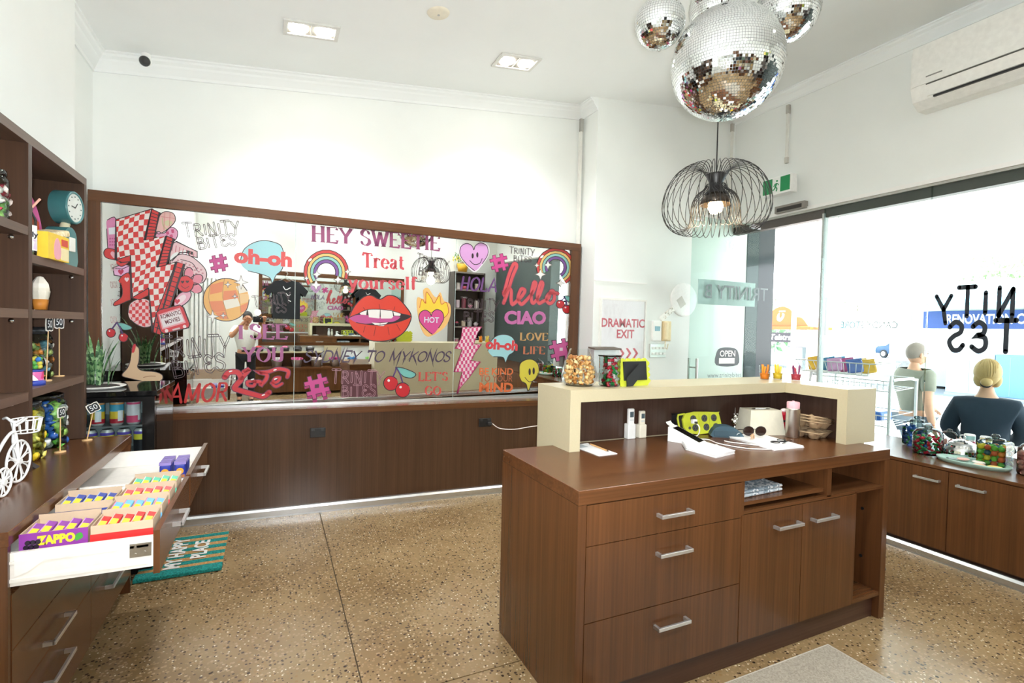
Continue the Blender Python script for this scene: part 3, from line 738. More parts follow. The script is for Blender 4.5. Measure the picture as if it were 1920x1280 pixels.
def ST(name, label, layers, group=None, M=None, cat='sticker', rot=None):
    ST_N[0] += 1
    base = .0010+.0004*(ST_N[0] % 4)
    if 'lightning' in label: base = .0042
    if 'television' in label: base = .0070
    if 'lips' in label or 'flower' in label: base = .0032
    xs_ = []; parts = []; cnt = []
    for l in layers:
        if l[2] == 'T': mb = lettering(l[3], l[4], l[5], l[6], l[7])
        else:
            mb = MB()
            if l[2] == 'P': poly(mb, chrom(l[3], 4))
            elif l[2] == 'C': poly(mb, l[3])
            elif l[2] == 'L': ribbon(mb, l[3], lambda dx, dz: l[4]); [disc(mb, p, l[4]/2, n=6) for p in l[3]]
            elif l[2] == 'LS': 
                q = chrom(l[3], 4, False); ribbon(mb, q, lambda dx, dz: l[4]); disc(mb, q[0], l[4]/2); disc(mb, q[-1], l[4]/2)
        if parts and parts[-1][0] == l[0] and parts[-1][1] == l[1]: parts[-1][2].add(mb.v, mb.f); cnt[-1] += 1
        else: parts.append([l[0], l[1], mb]); cnt.append(1)
        xs_ += mb.v
    cx_ = (min(v[0] for v in xs_)+max(v[0] for v in xs_))/2; cz_ = (min(v[2] for v in xs_)+max(v[2] for v in xs_))/2
    m = M if M is not None else MMAT
    r = thing(name, label, cat, m @ Vector((cx_, -base, cz_)), rot=(rot if rot else MROT), group=group)
    for i, (nm, col, mb) in enumerate(parts):
        mb.v = [(a-cx_, b-.00018*i, c-cz_) for a, b, c in mb.v]
        obj(nm, mb, plain(dim(col), .45, noise=0), r, kind='stuff' if cnt[i] > 1 else None)
    return r
ST('mirror_sticker','huge red and white checked lightning bolt sticker at left end of the mirror',[('bolt','efe6e2','C',[(.081,1.38),(.294,1.482),(.252,1.25),(.383,1.295),(.329,1.058),(.447,1.108),(.322,.57),(.3,.577),(.275,.902),(.173,.824),(.166,1.132),(.081,1.092)]),('check','d9302e','C',[(.102,1.374),(.081,1.369),(.081,1.38),(.103,1.391)]),('check','d9302e','C',[(.094,1.296),(.081,1.291),(.081,1.329),(.098,1.334)]),('check','d9302e','C',[(.081,1.217),(.081,1.254),(.093,1.259),(.094,1.223)]),('check','d9302e','C',[(.081,1.142),(.081,1.18),(.097,1.188),(.1,1.152)]),('check','d9302e','C',[(.081,1.105),(.104,1.116),(.105,1.104),(.081,1.092)]),('check','d9302e','C',[(.098,1.334),(.102,1.374),(.131,1.384),(.127,1.347)]),('check','d9302e','C',[(.093,1.259),(.094,1.296),(.124,1.31),(.123,1.275)]),('check','d9302e','C',[(.097,1.188),(.094,1.223),(.124,1.239),(.126,1.203)]),('check','d9302e','C',[(.104,1.116),(.1,1.152),(.13,1.165),(.134,1.126)]),('check','d9302e','C',[(.131,1.384),(.133,1.405),(.163,1.419),(.161,1.399)]),('check','d9302e','C',[(.124,1.31),(.127,1.347),(.157,1.363),(.154,1.326)]),('check','d9302e','C',[(.124,1.239),(.123,1.275),(.153,1.29),(.153,1.252)]),('check','d9302e','C',[(.13,1.165),(.126,1.203),(.156,1.214),(.16,1.174)]),('check','d9302e','C',[(.134,1.126),(.164,1.132),(.166,1.09),(.166,1.09),(.164,1.131),(.134,1.117)]),('check','d9302e','C',[(.157,1.363),(.161,1.399),(.191,1.415),(.187,1.378)]),('check','d9302e','C',[(.153,1.29),(.154,1.326),(.184,1.341),(.183,1.302)]),('check','d9302e','C',[(.156,1.214),(.153,1.252),(.183,1.262),(.186,1.221)]),('check','d9302e','C',[(.164,1.132),(.16,1.174),(.19,1.179),(.194,1.137)]),('check','d9302e','C',[(.196,1.094),(.197,1.053),(.168,1.048),(.167,1.09)]),('check','d9302e','C',[(.195,1.013),(.192,.974),(.17,.967),(.169,1.006)]),('check','d9302e','C',[(.187,.936),(.184,.899),(.171,.894),(.17,.929)]),('check','d9302e','C',[(.182,.863),(.183,.831),(.173,.824),(.172,.858)]),('check','d9302e','C',[(.191,1.415),(.193,1.434),(.223,1.448),(.221,1.43)]),('check','d9302e','C',[(.184,1.341),(.187,1.378),(.217,1.392),(.214,1.351)]),('check','d9302e','C',[(.183,1.262),(.183,1.302),(.213,1.31),(.214,1.268)]),('check','d9302e','C',[(.19,1.179),(.186,1.221),(.217,1.226),(.221,1.183)]),('check','d9302e','C',[(.196,1.094),(.194,1.137),(.224,1.142),(.227,1.101)]),('check','d9302e','C',[(.195,1.013),(.197,1.053),(.227,1.062),(.225,1.024)]),('check','d9302e','C',[(.187,.936),(.192,.974),(.222,.987),(.218,.951)]),('check','d9302e','C',[(.182,.863),(.184,.899),(.214,.914),(.213,.877)]),('check','d9302e','C',[(.217,1.392),(.221,1.43),(.252,1.442),(.248,1.401)]),('check','d9302e','C',[(.213,1.31),(.214,1.351),(.245,1.358),(.243,1.315)]),('check','d9302e','C',[(.217,1.226),(.214,1.268),(.244,1.273),(.247,1.231)]),('check','d9302e','C',[(.224,1.142),(.221,1.183),(.251,1.19),(.255,1.151)]),('check','d9302e','C',[(.227,1.062),(.227,1.101),(.258,1.113),(.258,1.076)]),('check','d9302e','C',[(.222,.987),(.225,1.024),(.256,1.039),(.253,1.003)]),('check','d9302e','C',[(.214,.914),(.218,.951),(.248,.965),(.245,.927)]),('check','d9302e','C',[(.213,.877),(.243,.887),(.243,.878),(.213,.855)]),('check','d9302e','C',[(.252,1.442),(.254,1.463),(.285,1.478),(.283,1.45)]),('check','d9302e','C',[(.245,1.358),(.248,1.401),(.278,1.406),(.277,1.391),(.272,1.363)]),('check','d9302e','C',[(.244,1.273),(.243,1.315),(.264,1.319),(.256,1.275)]),('check','d9302e','C',[(.251,1.19),(.247,1.231),(.278,1.24),(.282,1.201)]),('check','d9302e','C',[(.258,1.113),(.255,1.151),(.286,1.164),(.288,1.128)]),('check','d9302e','C',[(.256,1.039),(.258,1.076),(.289,1.091),(.287,1.054)]),('check','d9302e','C',[(.248,.965),(.253,1.003),(.283,1.016),(.279,.976)]),('check','d9302e','C',[(.243,.887),(.245,.927),(.276,.935),(.274,.902),(.26,.89)]),('check','d9302e','C',[(.278,1.406),(.283,1.45),(.288,1.451),(.28,1.407)]),('check','d9302e','C',[(.274,1.321),(.275,1.363),(.275,1.363),(.274,1.321)]),('check','d9302e','C',[(.278,1.24),(.275,1.279),(.275,1.279),(.276,1.259),(.307,1.269),(.309,1.252)]),('check','d9302e','C',[(.286,1.164),(.282,1.201),(.313,1.216),(.317,1.18)]),('check','d9302e','C',[(.289,1.091),(.288,1.128),(.319,1.143),(.32,1.106)]),('check','d9302e','C',[(.283,1.016),(.287,1.054),(.318,1.067),(.314,1.026)]),('check','d9302e','C',[(.276,.935),(.279,.976),(.31,.984),(.307,.94)]),('check','d9302e','C',[(.305,.897),(.306,.853),(.279,.851),(.276,.893)]),('check','d9302e','C',[(.309,.811),(.313,.77),(.286,.765),(.282,.807)]),('check','d9302e','C',[(.317,.73),(.32,.692),(.292,.682),(.289,.723)]),('check','d9302e','C',[(.32,.654),(.319,.617),(.298,.608),(.295,.644)]),('check','d9302e','C',[(.315,.58),(.315,.572),(.305,.575)]),('check','d9302e','C',[(.313,1.216),(.309,1.252),(.34,1.268),(.344,1.232)]),('check','d9302e','C',[(.319,1.143),(.317,1.18),(.348,1.195),(.351,1.157)]),('check','d9302e','C',[(.318,1.067),(.32,1.106),(.341,1.113),(.331,1.07)]),('check','d9302e','C',[(.31,.984),(.314,1.026),(.346,1.031),(.342,.988)]),('check','d9302e','C',[(.305,.897),(.307,.94),(.338,.944),(.336,.901)]),('check','d9302e','C',[(.309,.811),(.306,.853),(.337,.859),(.34,.819)]),('check','d9302e','C',[(.317,.73),(.313,.77),(.344,.78),(.348,.743)]),('check','d9302e','C',[(.32,.654),(.32,.692),(.351,.705),(.351,.698),(.343,.665)]),('check','d9302e','C',[(.315,.58),(.319,.617),(.334,.624),(.325,.583)]),('check','d9302e','C',[(.34,1.268),(.339,1.28),(.371,1.291),(.371,1.284)]),('check','d9302e','C',[(.348,1.195),(.344,1.232),(.371,1.244),(.361,1.2)]),('check','d9302e','C',[(.351,1.116),(.351,1.157),(.351,1.157),(.351,1.155),(.351,1.116)]),('check','d9302e','C',[(.346,1.031),(.349,1.075),(.349,1.075),(.349,1.066),(.378,1.079),(.381,1.079),(.377,1.035)]),('check','d9302e','C',[(.338,.944),(.342,.988),(.373,.992),(.37,.949)]),('check','d9302e','C',[(.337,.859),(.336,.901),(.368,.908),(.369,.869)]),('check','d9302e','C',[(.344,.78),(.34,.819),(.371,.831),(.375,.8),(.373,.793)]),('check','d9302e','C',[(.351,.705),(.348,.743),(.363,.749),(.353,.706)]),('check','d9302e','C',[(.375,1.246),(.371,1.284),(.381,1.288),(.374,1.258),(.375,1.246)]),('check','d9302e','C',[(.382,1.166),(.38,1.207),(.38,1.207),(.382,1.166)]),('check','d9302e','C',[(.381,1.079),(.381,1.08),(.413,1.094),(.413,1.084)]),('check','d9302e','C',[(.373,.992),(.377,1.035),(.409,1.041),(.405,.999)]),('check','d9302e','C',[(.368,.908),(.37,.949),(.401,.959),(.4,.92)]),('check','d9302e','C',[(.371,.831),(.369,.869),(.394,.88),(.383,.837)]),('check','d9302e','C',[(.409,1.041),(.413,1.084),(.442,1.09),(.432,1.047)]),('check','d9302e','C',[(.401,.959),(.405,.999),(.423,1.006),(.413,.964)]),('check','d9302e','C',[(.4,.92),(.403,.922),(.4,.907)]),('check','d9302e','C',[(.445,1.108),(.447,1.108),(.445,1.102)]),('side','d9302e','C',[(.294,1.482),(.342,1.461),(.307,1.265),(.252,1.25)]),('side','d9302e','C',[(.383,1.295),(.431,1.277),(.383,1.077),(.329,1.058)]),('side','d9302e','C',[(.447,1.108),(.498,1.094),(.349,.558),(.3,.577),(.321,.707)]),('side','d9302e','C',[(.081,1.092),(.166,1.132),(.166,1.087),(.116,1.078)]),('side','d9302e','C',[(.173,.824),(.275,.902),(.275,.848),(.222,.813)]),('rung','33222a','L',[(.289,1.456),(.338,1.439)],.006),('rung','33222a','L',[(.285,1.43),(.334,1.417)],.006),('rung','33222a','L',[(.28,1.405),(.33,1.395)],.006),('rung','33222a','L',[(.275,1.379),(.327,1.374)],.006),('rung','33222a','L',[(.27,1.353),(.323,1.352)],.006),('rung','33222a','L',[(.266,1.327),(.319,1.33)],.006),('rung','33222a','L',[(.261,1.302),(.315,1.308)],.006),('rung','33222a','L',[(.256,1.276),(.311,1.286)],.006),('rung','33222a','L',[(.377,1.269),(.425,1.254)],.006),('rung','33222a','L',[(.371,1.242),(.42,1.232)],.006),('rung','33222a','L',[(.365,1.216),(.415,1.21)],.006),('rung','33222a','L',[(.359,1.189),(.409,1.188)],.006),('rung','33222a','L',[(.353,1.163),(.404,1.166)],.006),('rung','33222a','L',[(.347,1.137),(.399,1.144)],.006),('rung','33222a','L',[(.341,1.11),(.393,1.121)],.006),('rung','33222a','L',[(.335,1.084),(.388,1.099)],.006),('rung','33222a','L',[(.437,1.073),(.488,1.058)],.006),('rung','33222a','L',[(.428,1.037),(.478,1.022)],.006),('rung','33222a','L',[(.418,1.001),(.468,.986)],.006),('rung','33222a','L',[(.409,.966),(.458,.95)],.006),('rung','33222a','L',[(.399,.931),(.448,.914)],.006),('rung','33222a','L',[(.39,.895),(.438,.878)],.006),('rung','33222a','L',[(.38,.86),(.428,.842)],.006),('rung','33222a','L',[(.371,.825),(.418,.806)],.006),('rung','33222a','L',[(.361,.789),(.408,.771)],.006),('rung','33222a','L',[(.352,.754),(.398,.735)],.006),('rung','33222a','L',[(.343,.719),(.388,.699)],.006),('rung','33222a','L',[(.333,.684),(.378,.664)],.006),('rung','33222a','L',[(.324,.649),(.368,.628)],.006),('rung','33222a','L',[(.315,.614),(.359,.593)],.006),('outline','33222a','L',[(.081,1.38),(.294,1.482),(.252,1.25),(.383,1.295),(.329,1.058),(.447,1.108),(.322,.57),(.3,.577),(.275,.902),(.173,.824),(.166,1.132),(.081,1.092),(.081,1.38)],.006),('outline','33222a','L',[(.294,1.482),(.342,1.461),(.307,1.265),(.252,1.25),(.294,1.482)],.006),('outline','33222a','L',[(.383,1.295),(.431,1.277),(.383,1.077),(.329,1.058),(.383,1.295)],.006),('outline','33222a','L',[(.447,1.108),(.498,1.094),(.349,.558),(.3,.577),(.321,.707),(.447,1.108)],.006),('outline','33222a','L',[(.081,1.092),(.166,1.132),(.166,1.087),(.116,1.078),(.081,1.092)],.006),('outline','33222a','L',[(.173,.824),(.275,.902),(.275,.848),(.222,.813),(.173,.824)],.006),])
ST('mirror_sticker','pink mobile phone sticker peeking out left of the checked bolt',[('phone','e08bb8','P',[(.031,1.372),(.081,1.387),(.081,1.178),(.04,1.168),(.033,1.186),(.028,1.309)]),('screen','e6eaf0','C',[(.038,1.317),(.078,1.327),(.078,1.277),(.041,1.27)]),('outline','33222a','LS',[(.031,1.372),(.081,1.387),(.081,1.178),(.04,1.168),(.033,1.186),(.028,1.309)],.005),('key','c25c92','C',[(.043,1.247),(.053,1.249),(.053,1.237),(.043,1.235)]),('key','c25c92','C',[(.056,1.248),(.065,1.25),(.065,1.239),(.056,1.237)]),('key','c25c92','C',[(.068,1.249),(.077,1.251),(.077,1.24),(.068,1.238)]),('key','c25c92','C',[(.043,1.224),(.052,1.226),(.052,1.215),(.043,1.213)]),('key','c25c92','C',[(.056,1.225),(.065,1.227),(.065,1.216),(.055,1.214)]),('key','c25c92','C',[(.068,1.226),(.077,1.229),(.077,1.217),(.068,1.215)]),('key','c25c92','C',[(.043,1.202),(.052,1.204),(.052,1.193),(.043,1.191)]),('key','c25c92','C',[(.055,1.203),(.065,1.205),(.065,1.194),(.055,1.192)]),('key','c25c92','C',[(.068,1.204),(.077,1.206),(.077,1.195),(.068,1.193)]),])
ST('mirror_sticker','red and pink heart ring sticker under the pink phone',[('ring','dc3a3a','P',[(.078,1.092),(.025,1.104),(.011,1.14),(.03,1.171),(.078,1.165),(.106,1.142),(.106,1.073),(.147,1.108),(.157,1.083),(.116,1.049),(.086,1.065)]),('heart','f0b6c4','P',[(.07,1.104),(.059,1.116),(.05,1.132),(.052,1.146),(.061,1.153),(.068,1.149),(.071,1.142),(.073,1.149),(.081,1.155),(.089,1.15),(.091,1.135),(.082,1.118)]),('outline','33222a','LS',[(.078,1.092),(.025,1.104),(.011,1.14),(.03,1.171),(.078,1.165),(.106,1.142),(.106,1.073),(.147,1.108),(.157,1.083),(.116,1.049),(.086,1.065)],.005),])
ST('mirror_sticker','pink love letter box sticker with a heart left of the bolt',[('box','ecb4dc','C',[(.063,1.036),(.121,1.068),(.163,1.058),(.157,1.001),(.116,.977),(.07,.983)]),('heart','c8375c','P',[(.109,.989),(.1,.998),(.093,1.01),(.094,1.021),(.101,1.026),(.107,1.023),(.109,1.018),(.111,1.023),(.117,1.028),(.124,1.023),(.125,1.012),(.118,.999)]),('outline','33222a','L',[(.063,1.036),(.121,1.068),(.163,1.058),(.157,1.001),(.116,.977),(.07,.983),(.063,1.036)],.006),('fold','33222a','L',[(.063,1.036),(.116,1.03),(.163,1.058)],.005),])
ST('mirror_sticker','red stiletto ribbon sticker at lower left of the bolt',[('ribbon','d9362f','P',[(.096,.946),(.121,.986),(.163,.995),(.17,.83),(.147,.801),(.075,.763),(.07,.785),(.111,.827),(.118,.878),(.111,.916)]),('heart','f7dfe4','P',[(.144,.94),(.137,.948),(.131,.957),(.132,.967),(.138,.971),(.142,.968),(.144,.964),(.145,.968),(.15,.972),(.156,.968),(.157,.959),(.151,.948)]),('outline','33222a','LS',[(.096,.946),(.121,.986),(.163,.995),(.17,.83),(.147,.801),(.075,.763),(.07,.785),(.111,.827),(.118,.878),(.111,.916)],.005),('mark','33222a','L',[(.104,.928),(.113,.926)],.004),('mark','33222a','L',[(.1,.898),(.109,.895)],.004),('mark','33222a','L',[(.096,.867),(.105,.865)],.004),('mark','33222a','L',[(.091,.836),(.101,.834)],.004),])
ST('mirror_sticker','faint pink XOXO lettering column piece at the top at mirror left edge',[('lettering','d8b9b6','T','XOXO',(.051,1.013),(.091,1.018),.05,'sansn'),])
ST('mirror_sticker','faint pink OXOX lettering column piece below the top at mirror left edge',[('lettering','d8b9b6','T','OXOX',(.051,.887),(.09,.892),.05,'sansn'),])
ST('mirror_sticker','faint pink XOXO lettering column piece above the bottom at mirror left edge',[('lettering','d8b9b6','T','XOXO',(.051,.762),(.09,.766),.05,'sansn'),])
ST('mirror_sticker','faint pink OXOX lettering column piece at the bottom at mirror left edge',[('lettering','d8b9b6','T','OXOX',(.05,.636),(.09,.639),.05,'sansn'),])
ST('mirror_sticker','red and pink checked ball sticker under the bolt',[('ball','f3c9cb','P',[(.152,.715),(.162,.779),(.209,.817),(.257,.821),(.294,.784),(.3,.642),(.257,.612),(.209,.627),(.168,.664)]),('check','dd3b40','C',[(.164,.762),(.167,.775),(.175,.782),(.175,.76)]),('check','dd3b40','C',[(.157,.712),(.156,.715),(.16,.737),(.175,.734),(.175,.708)]),('check','dd3b40','C',[(.166,.685),(.175,.683),(.175,.664),(.172,.667)]),('check','dd3b40','C',[(.178,.785),(.195,.8),(.195,.786)]),('check','dd3b40','C',[(.175,.734),(.175,.76),(.195,.76),(.195,.734)]),('check','dd3b40','C',[(.175,.683),(.175,.708),(.195,.709),(.195,.683)]),('check','dd3b40','C',[(.195,.657),(.195,.645),(.181,.657)]),('check','dd3b40','C',[(.195,.76),(.195,.786),(.215,.79),(.215,.765)]),('check','dd3b40','C',[(.195,.709),(.195,.734),(.215,.739),(.215,.713)]),('check','dd3b40','C',[(.195,.657),(.195,.683),(.215,.688),(.215,.662)]),('check','dd3b40','C',[(.215,.636),(.215,.629),(.209,.63),(.205,.634)]),('check','dd3b40','C',[(.215,.79),(.215,.813),(.235,.815),(.235,.796)]),('check','dd3b40','C',[(.215,.739),(.215,.765),(.235,.77),(.235,.744)]),('check','dd3b40','C',[(.215,.688),(.215,.713),(.235,.719),(.235,.693)]),('check','dd3b40','C',[(.215,.636),(.215,.662),(.235,.667),(.235,.641)]),('check','dd3b40','C',[(.235,.77),(.235,.796),(.255,.798),(.255,.772)]),('check','dd3b40','C',[(.235,.719),(.235,.744),(.255,.746),(.255,.72)]),('check','dd3b40','C',[(.235,.667),(.235,.693),(.255,.695),(.255,.669)]),('check','dd3b40','C',[(.235,.641),(.255,.643),(.255,.617),(.254,.617),(.235,.623)]),('check','dd3b40','C',[(.255,.798),(.255,.816),(.275,.798),(.275,.795)]),('check','dd3b40','C',[(.255,.746),(.255,.772),(.275,.769),(.275,.743)]),('check','dd3b40','C',[(.255,.695),(.255,.72),(.275,.718),(.275,.692)]),('check','dd3b40','C',[(.255,.643),(.255,.669),(.275,.666),(.275,.64)]),('check','dd3b40','C',[(.275,.769),(.275,.795),(.279,.794),(.29,.784),(.291,.766)]),('check','dd3b40','C',[(.275,.718),(.275,.743),(.292,.74),(.293,.714)]),('check','dd3b40','C',[(.275,.666),(.275,.692),(.294,.688),(.295,.662)]),('check','dd3b40','C',[(.275,.64),(.285,.638),(.275,.63)]),('outline','33222a','LS',[(.152,.715),(.162,.779),(.209,.817),(.257,.821),(.294,.784),(.3,.642),(.257,.612),(.209,.627),(.168,.664)],.005),])
ST('mirror_sticker','red retro television sticker reading romantic movies',[('body','d9363f','C',[(.321,.72),(.343,.744),(.47,.785),(.494,.766),(.535,.641),(.526,.614),(.371,.567),(.349,.584)]),('bezel','f0a7b0','C',[(.335,.708),(.47,.765),(.509,.653),(.36,.597)]),('screen','f2e7ea','C',[(.344,.7),(.466,.751),(.498,.662),(.367,.61)]),('lettering','6b2030','T','ROMANTIC',(.356,.674),(.479,.716),.032,'sansb'),('lettering','6b2030','T','MOVIES',(.384,.636),(.476,.668),.032,'sansb'),('knob','f6dfe0','P',[(.398,.589),(.395,.579),(.387,.575),(.379,.579),(.376,.588),(.379,.598),(.387,.602),(.395,.598)]),('knob','f6dfe0','P',[(.513,.623),(.51,.613),(.502,.609),(.494,.613),(.49,.622),(.493,.632),(.501,.636),(.509,.632)]),('speaker','d8c4c4','C',[(.423,.602),(.47,.616),(.472,.605),(.426,.59)]),('outline','33222a','L',[(.321,.72),(.343,.744),(.47,.785),(.494,.766),(.535,.641),(.526,.614),(.371,.567),(.349,.584),(.321,.72)],.006),])
ST('mirror_sticker','pink gingham cherry sticker at upper right of the bolt',[('fruit','e9b9b2','P',[(.326,1.367),(.342,1.439),(.375,1.473),(.424,1.468),(.44,1.431),(.429,1.391),(.38,1.334),(.337,1.304),(.321,1.321)]),('leaf','d3cda4','P',[(.369,1.397),(.397,1.411),(.422,1.4),(.402,1.372),(.375,1.375)]),('stem','c9c39a','LS',[(.358,1.422),(.364,1.371),(.389,1.341)],.009),('outline','33222a','LS',[(.326,1.367),(.342,1.439),(.375,1.473),(.424,1.468),(.44,1.431),(.429,1.391),(.38,1.334),(.337,1.304),(.321,1.321)],.005),('grid','cf7a7a','L',[(.345,1.433),(.435,1.43)],.003),('grid','cf7a7a','L',[(.375,1.469),(.369,1.339)],.003),('grid','cf7a7a','L',[(.407,1.469),(.402,1.368)],.003),])
ST('mirror_sticker','pair of pink checked berry stickers overlapping the bolt top',[('fruit','e7a3c4','P',[(.316,1.289),(.332,1.322),(.369,1.313),(.413,1.363),(.452,1.341),(.452,1.296),(.43,1.261),(.391,1.281),(.348,1.276)]),('check','d0507c','C',[(.38,1.321),(.397,1.333),(.402,1.31),(.386,1.301)]),('check','d0507c','C',[(.413,1.344),(.43,1.349),(.433,1.324),(.417,1.317)]),('check','d0507c','C',[(.402,1.304),(.421,1.312),(.426,1.287),(.409,1.282)]),('outline','33222a','LS',[(.316,1.289),(.332,1.322),(.369,1.313),(.413,1.363),(.452,1.341),(.452,1.296),(.43,1.261),(.391,1.281),(.348,1.276)],.005),])
ST('mirror_sticker','pink gingham bag flap sticker right of the bolt',[('flap','efc4c8','C',[(.413,1.233),(.446,1.26),(.581,1.196),(.581,1.149),(.536,1.159),(.513,1.183),(.469,1.179),(.419,1.11),(.402,1.122)]),('clasp','2e2a2c','C',[(.508,1.202),(.555,1.191),(.551,1.167),(.504,1.181)]),('lace','eef0ee','P',[(.405,1.122),(.424,1.163),(.469,1.189),(.502,1.202),(.508,1.183),(.469,1.16),(.43,1.12)]),('grid','c9707c','L',[(.424,1.238),(.419,1.188)],.005),('grid','c9707c','L',[(.446,1.228),(.441,1.182)],.005),('grid','c9707c','L',[(.469,1.219),(.463,1.176)],.005),('grid','c9707c','L',[(.491,1.209),(.485,1.17)],.005),('grid','c9707c','L',[(.513,1.199),(.508,1.164)],.005),('grid','c9707c','L',[(.536,1.189),(.53,1.158)],.005),('grid','c9707c','L',[(.559,1.179),(.553,1.152)],.005),('outline','33222a','L',[(.413,1.233),(.446,1.26),(.581,1.196),(.581,1.149),(.536,1.159),(.513,1.183),(.469,1.179),(.419,1.11),(.402,1.122),(.413,1.233)],.006),])
ST('mirror_sticker','pale pink spotted tongue sticker right of the bolt',[('tongue','e9c9cd','P',[(.413,1.116),(.469,1.166),(.536,1.159),(.605,1.104),(.639,1.053),(.64,1),(.605,.958),(.536,1.007),(.491,1.07),(.425,1.078)]),('spot','c98e98','P',[(.465,1.12),(.461,1.114),(.454,1.114),(.45,1.119),(.454,1.125),(.461,1.125)]),('spot','c98e98','P',[(.49,1.11),(.486,1.104),(.478,1.104),(.475,1.109),(.478,1.115),(.486,1.115)]),('spot','c98e98','P',[(.514,1.1),(.511,1.094),(.503,1.094),(.499,1.099),(.503,1.105),(.511,1.106)]),('spot','c98e98','P',[(.539,1.09),(.535,1.084),(.528,1.084),(.524,1.089),(.528,1.095),(.535,1.096)]),('spot','c98e98','P',[(.564,1.08),(.56,1.074),(.553,1.074),(.549,1.079),(.553,1.085),(.56,1.085)]),('spot','c98e98','P',[(.589,1.07),(.586,1.064),(.578,1.064),(.574,1.069),(.578,1.075),(.586,1.075)]),('spot','c98e98','P',[(.615,1.06),(.611,1.054),(.603,1.053),(.599,1.059),(.603,1.065),(.611,1.065)]),('spot','c98e98','P',[(.474,1.095),(.47,1.089),(.463,1.088),(.459,1.093),(.463,1.099),(.47,1.1)]),('spot','c98e98','P',[(.499,1.085),(.495,1.079),(.487,1.078),(.484,1.083),(.487,1.089),(.495,1.09)]),('spot','c98e98','P',[(.523,1.075),(.52,1.069),(.512,1.068),(.508,1.073),(.512,1.079),(.52,1.08)]),('spot','c98e98','P',[(.548,1.064),(.545,1.059),(.537,1.058),(.533,1.063),(.537,1.069),(.545,1.07)]),('spot','c98e98','P',[(.573,1.054),(.57,1.048),(.562,1.048),(.558,1.053),(.562,1.059),(.57,1.06)]),('spot','c98e98','P',[(.599,1.044),(.595,1.038),(.587,1.038),(.583,1.043),(.587,1.049),(.595,1.049)]),('spot','c98e98','P',[(.624,1.034),(.62,1.028),(.613,1.027),(.609,1.033),(.612,1.039),(.62,1.039)]),('spot','c98e98','P',[(.508,1.059),(.504,1.053),(.496,1.052),(.493,1.058),(.496,1.064),(.504,1.064)]),('spot','c98e98','P',[(.533,1.049),(.529,1.043),(.521,1.042),(.517,1.048),(.521,1.053),(.529,1.054)]),('spot','c98e98','P',[(.558,1.038),(.554,1.033),(.546,1.032),(.542,1.037),(.546,1.043),(.554,1.044)]),('spot','c98e98','P',[(.583,1.028),(.579,1.022),(.571,1.022),(.567,1.027),(.571,1.033),(.579,1.034)]),('spot','c98e98','P',[(.608,1.018),(.604,1.012),(.596,1.011),(.593,1.017),(.596,1.023),(.604,1.023)]),('outline','33222a','LS',[(.413,1.116),(.469,1.166),(.536,1.159),(.605,1.104),(.639,1.053),(.64,1),(.605,.958),(.536,1.007),(.491,1.07),(.425,1.078)],.006),('crease','33222a','LS',[(.474,1.127),(.547,1.107),(.582,1.049)],.005),])
ST('mirror_sticker','red smiling flower sticker with pink petals and heart eyes',[('petal','e58b9e','P',[(.558,1.021),(.553,.99),(.537,.97),(.518,.969),(.502,.987),(.497,1.017),(.502,1.048),(.518,1.068),(.537,1.07),(.552,1.052)]),('petal','e58b9e','P',[(.591,.951),(.564,.941),(.543,.948),(.534,.967),(.541,.993),(.562,1.014),(.588,1.024),(.61,1.018),(.619,.998),(.612,.972)]),('petal','e58b9e','P',[(.558,.884),(.536,.902),(.528,.926),(.536,.947),(.557,.957),(.584,.952),(.606,.934),(.614,.91),(.606,.889),(.585,.879)]),('outline','33222a','LS',[(.558,1.021),(.553,.99),(.537,.97),(.518,.969),(.502,.987),(.497,1.017),(.502,1.048),(.518,1.068),(.537,1.07),(.552,1.052)],.006),('outline','33222a','LS',[(.591,.951),(.564,.941),(.543,.948),(.534,.967),(.541,.993),(.562,1.014),(.588,1.024),(.61,1.018),(.619,.998),(.612,.972)],.006),('outline','33222a','LS',[(.558,.884),(.536,.902),(.528,.926),(.536,.947),(.557,.957),(.584,.952),(.606,.934),(.614,.91),(.606,.889),(.585,.879)],.006),('face','d83338','P',[(.559,.948),(.548,.911),(.522,.886),(.489,.885),(.462,.906),(.452,.942),(.462,.979),(.489,1.003),(.521,1.005),(.548,.984)]),('outline','33222a','LS',[(.559,.948),(.548,.911),(.522,.886),(.489,.885),(.462,.906),(.452,.942),(.462,.979),(.489,1.003),(.521,1.005),(.548,.984)],.006),('eye','33222a','P',[(.487,.948),(.481,.953),(.477,.96),(.477,.966),(.482,.968),(.486,.966),(.487,.964),(.488,.967),(.492,.969),(.497,.967),(.497,.961),(.493,.954)]),('eye','33222a','P',[(.517,.952),(.512,.956),(.507,.963),(.508,.969),(.512,.971),(.516,.97),(.517,.967),(.519,.97),(.523,.972),(.527,.97),(.528,.964),(.523,.957)]),('smile','33222a','LS',[(.478,.93),(.503,.912),(.528,.929)],.004),])
ST('mirror_sticker','pink oval pendant sticker with red heart at bolt lower right',[('oval','ecb0c4','P',[(.447,.843),(.475,.877),(.526,.897),(.543,.867),(.526,.82),(.481,.778),(.436,.777)]),('centre','f4dfe4','P',[(.458,.837),(.497,.865),(.509,.839),(.475,.798),(.45,.797)]),('heart','cf2f45','P',[(.453,.792),(.443,.801),(.436,.812),(.437,.823),(.444,.828),(.451,.825),(.453,.82),(.455,.825),(.461,.829),(.469,.825),(.47,.814),(.462,.802)]),('outline','33222a','LS',[(.447,.843),(.475,.877),(.526,.897),(.543,.867),(.526,.82),(.481,.778),(.436,.777)],.006),])
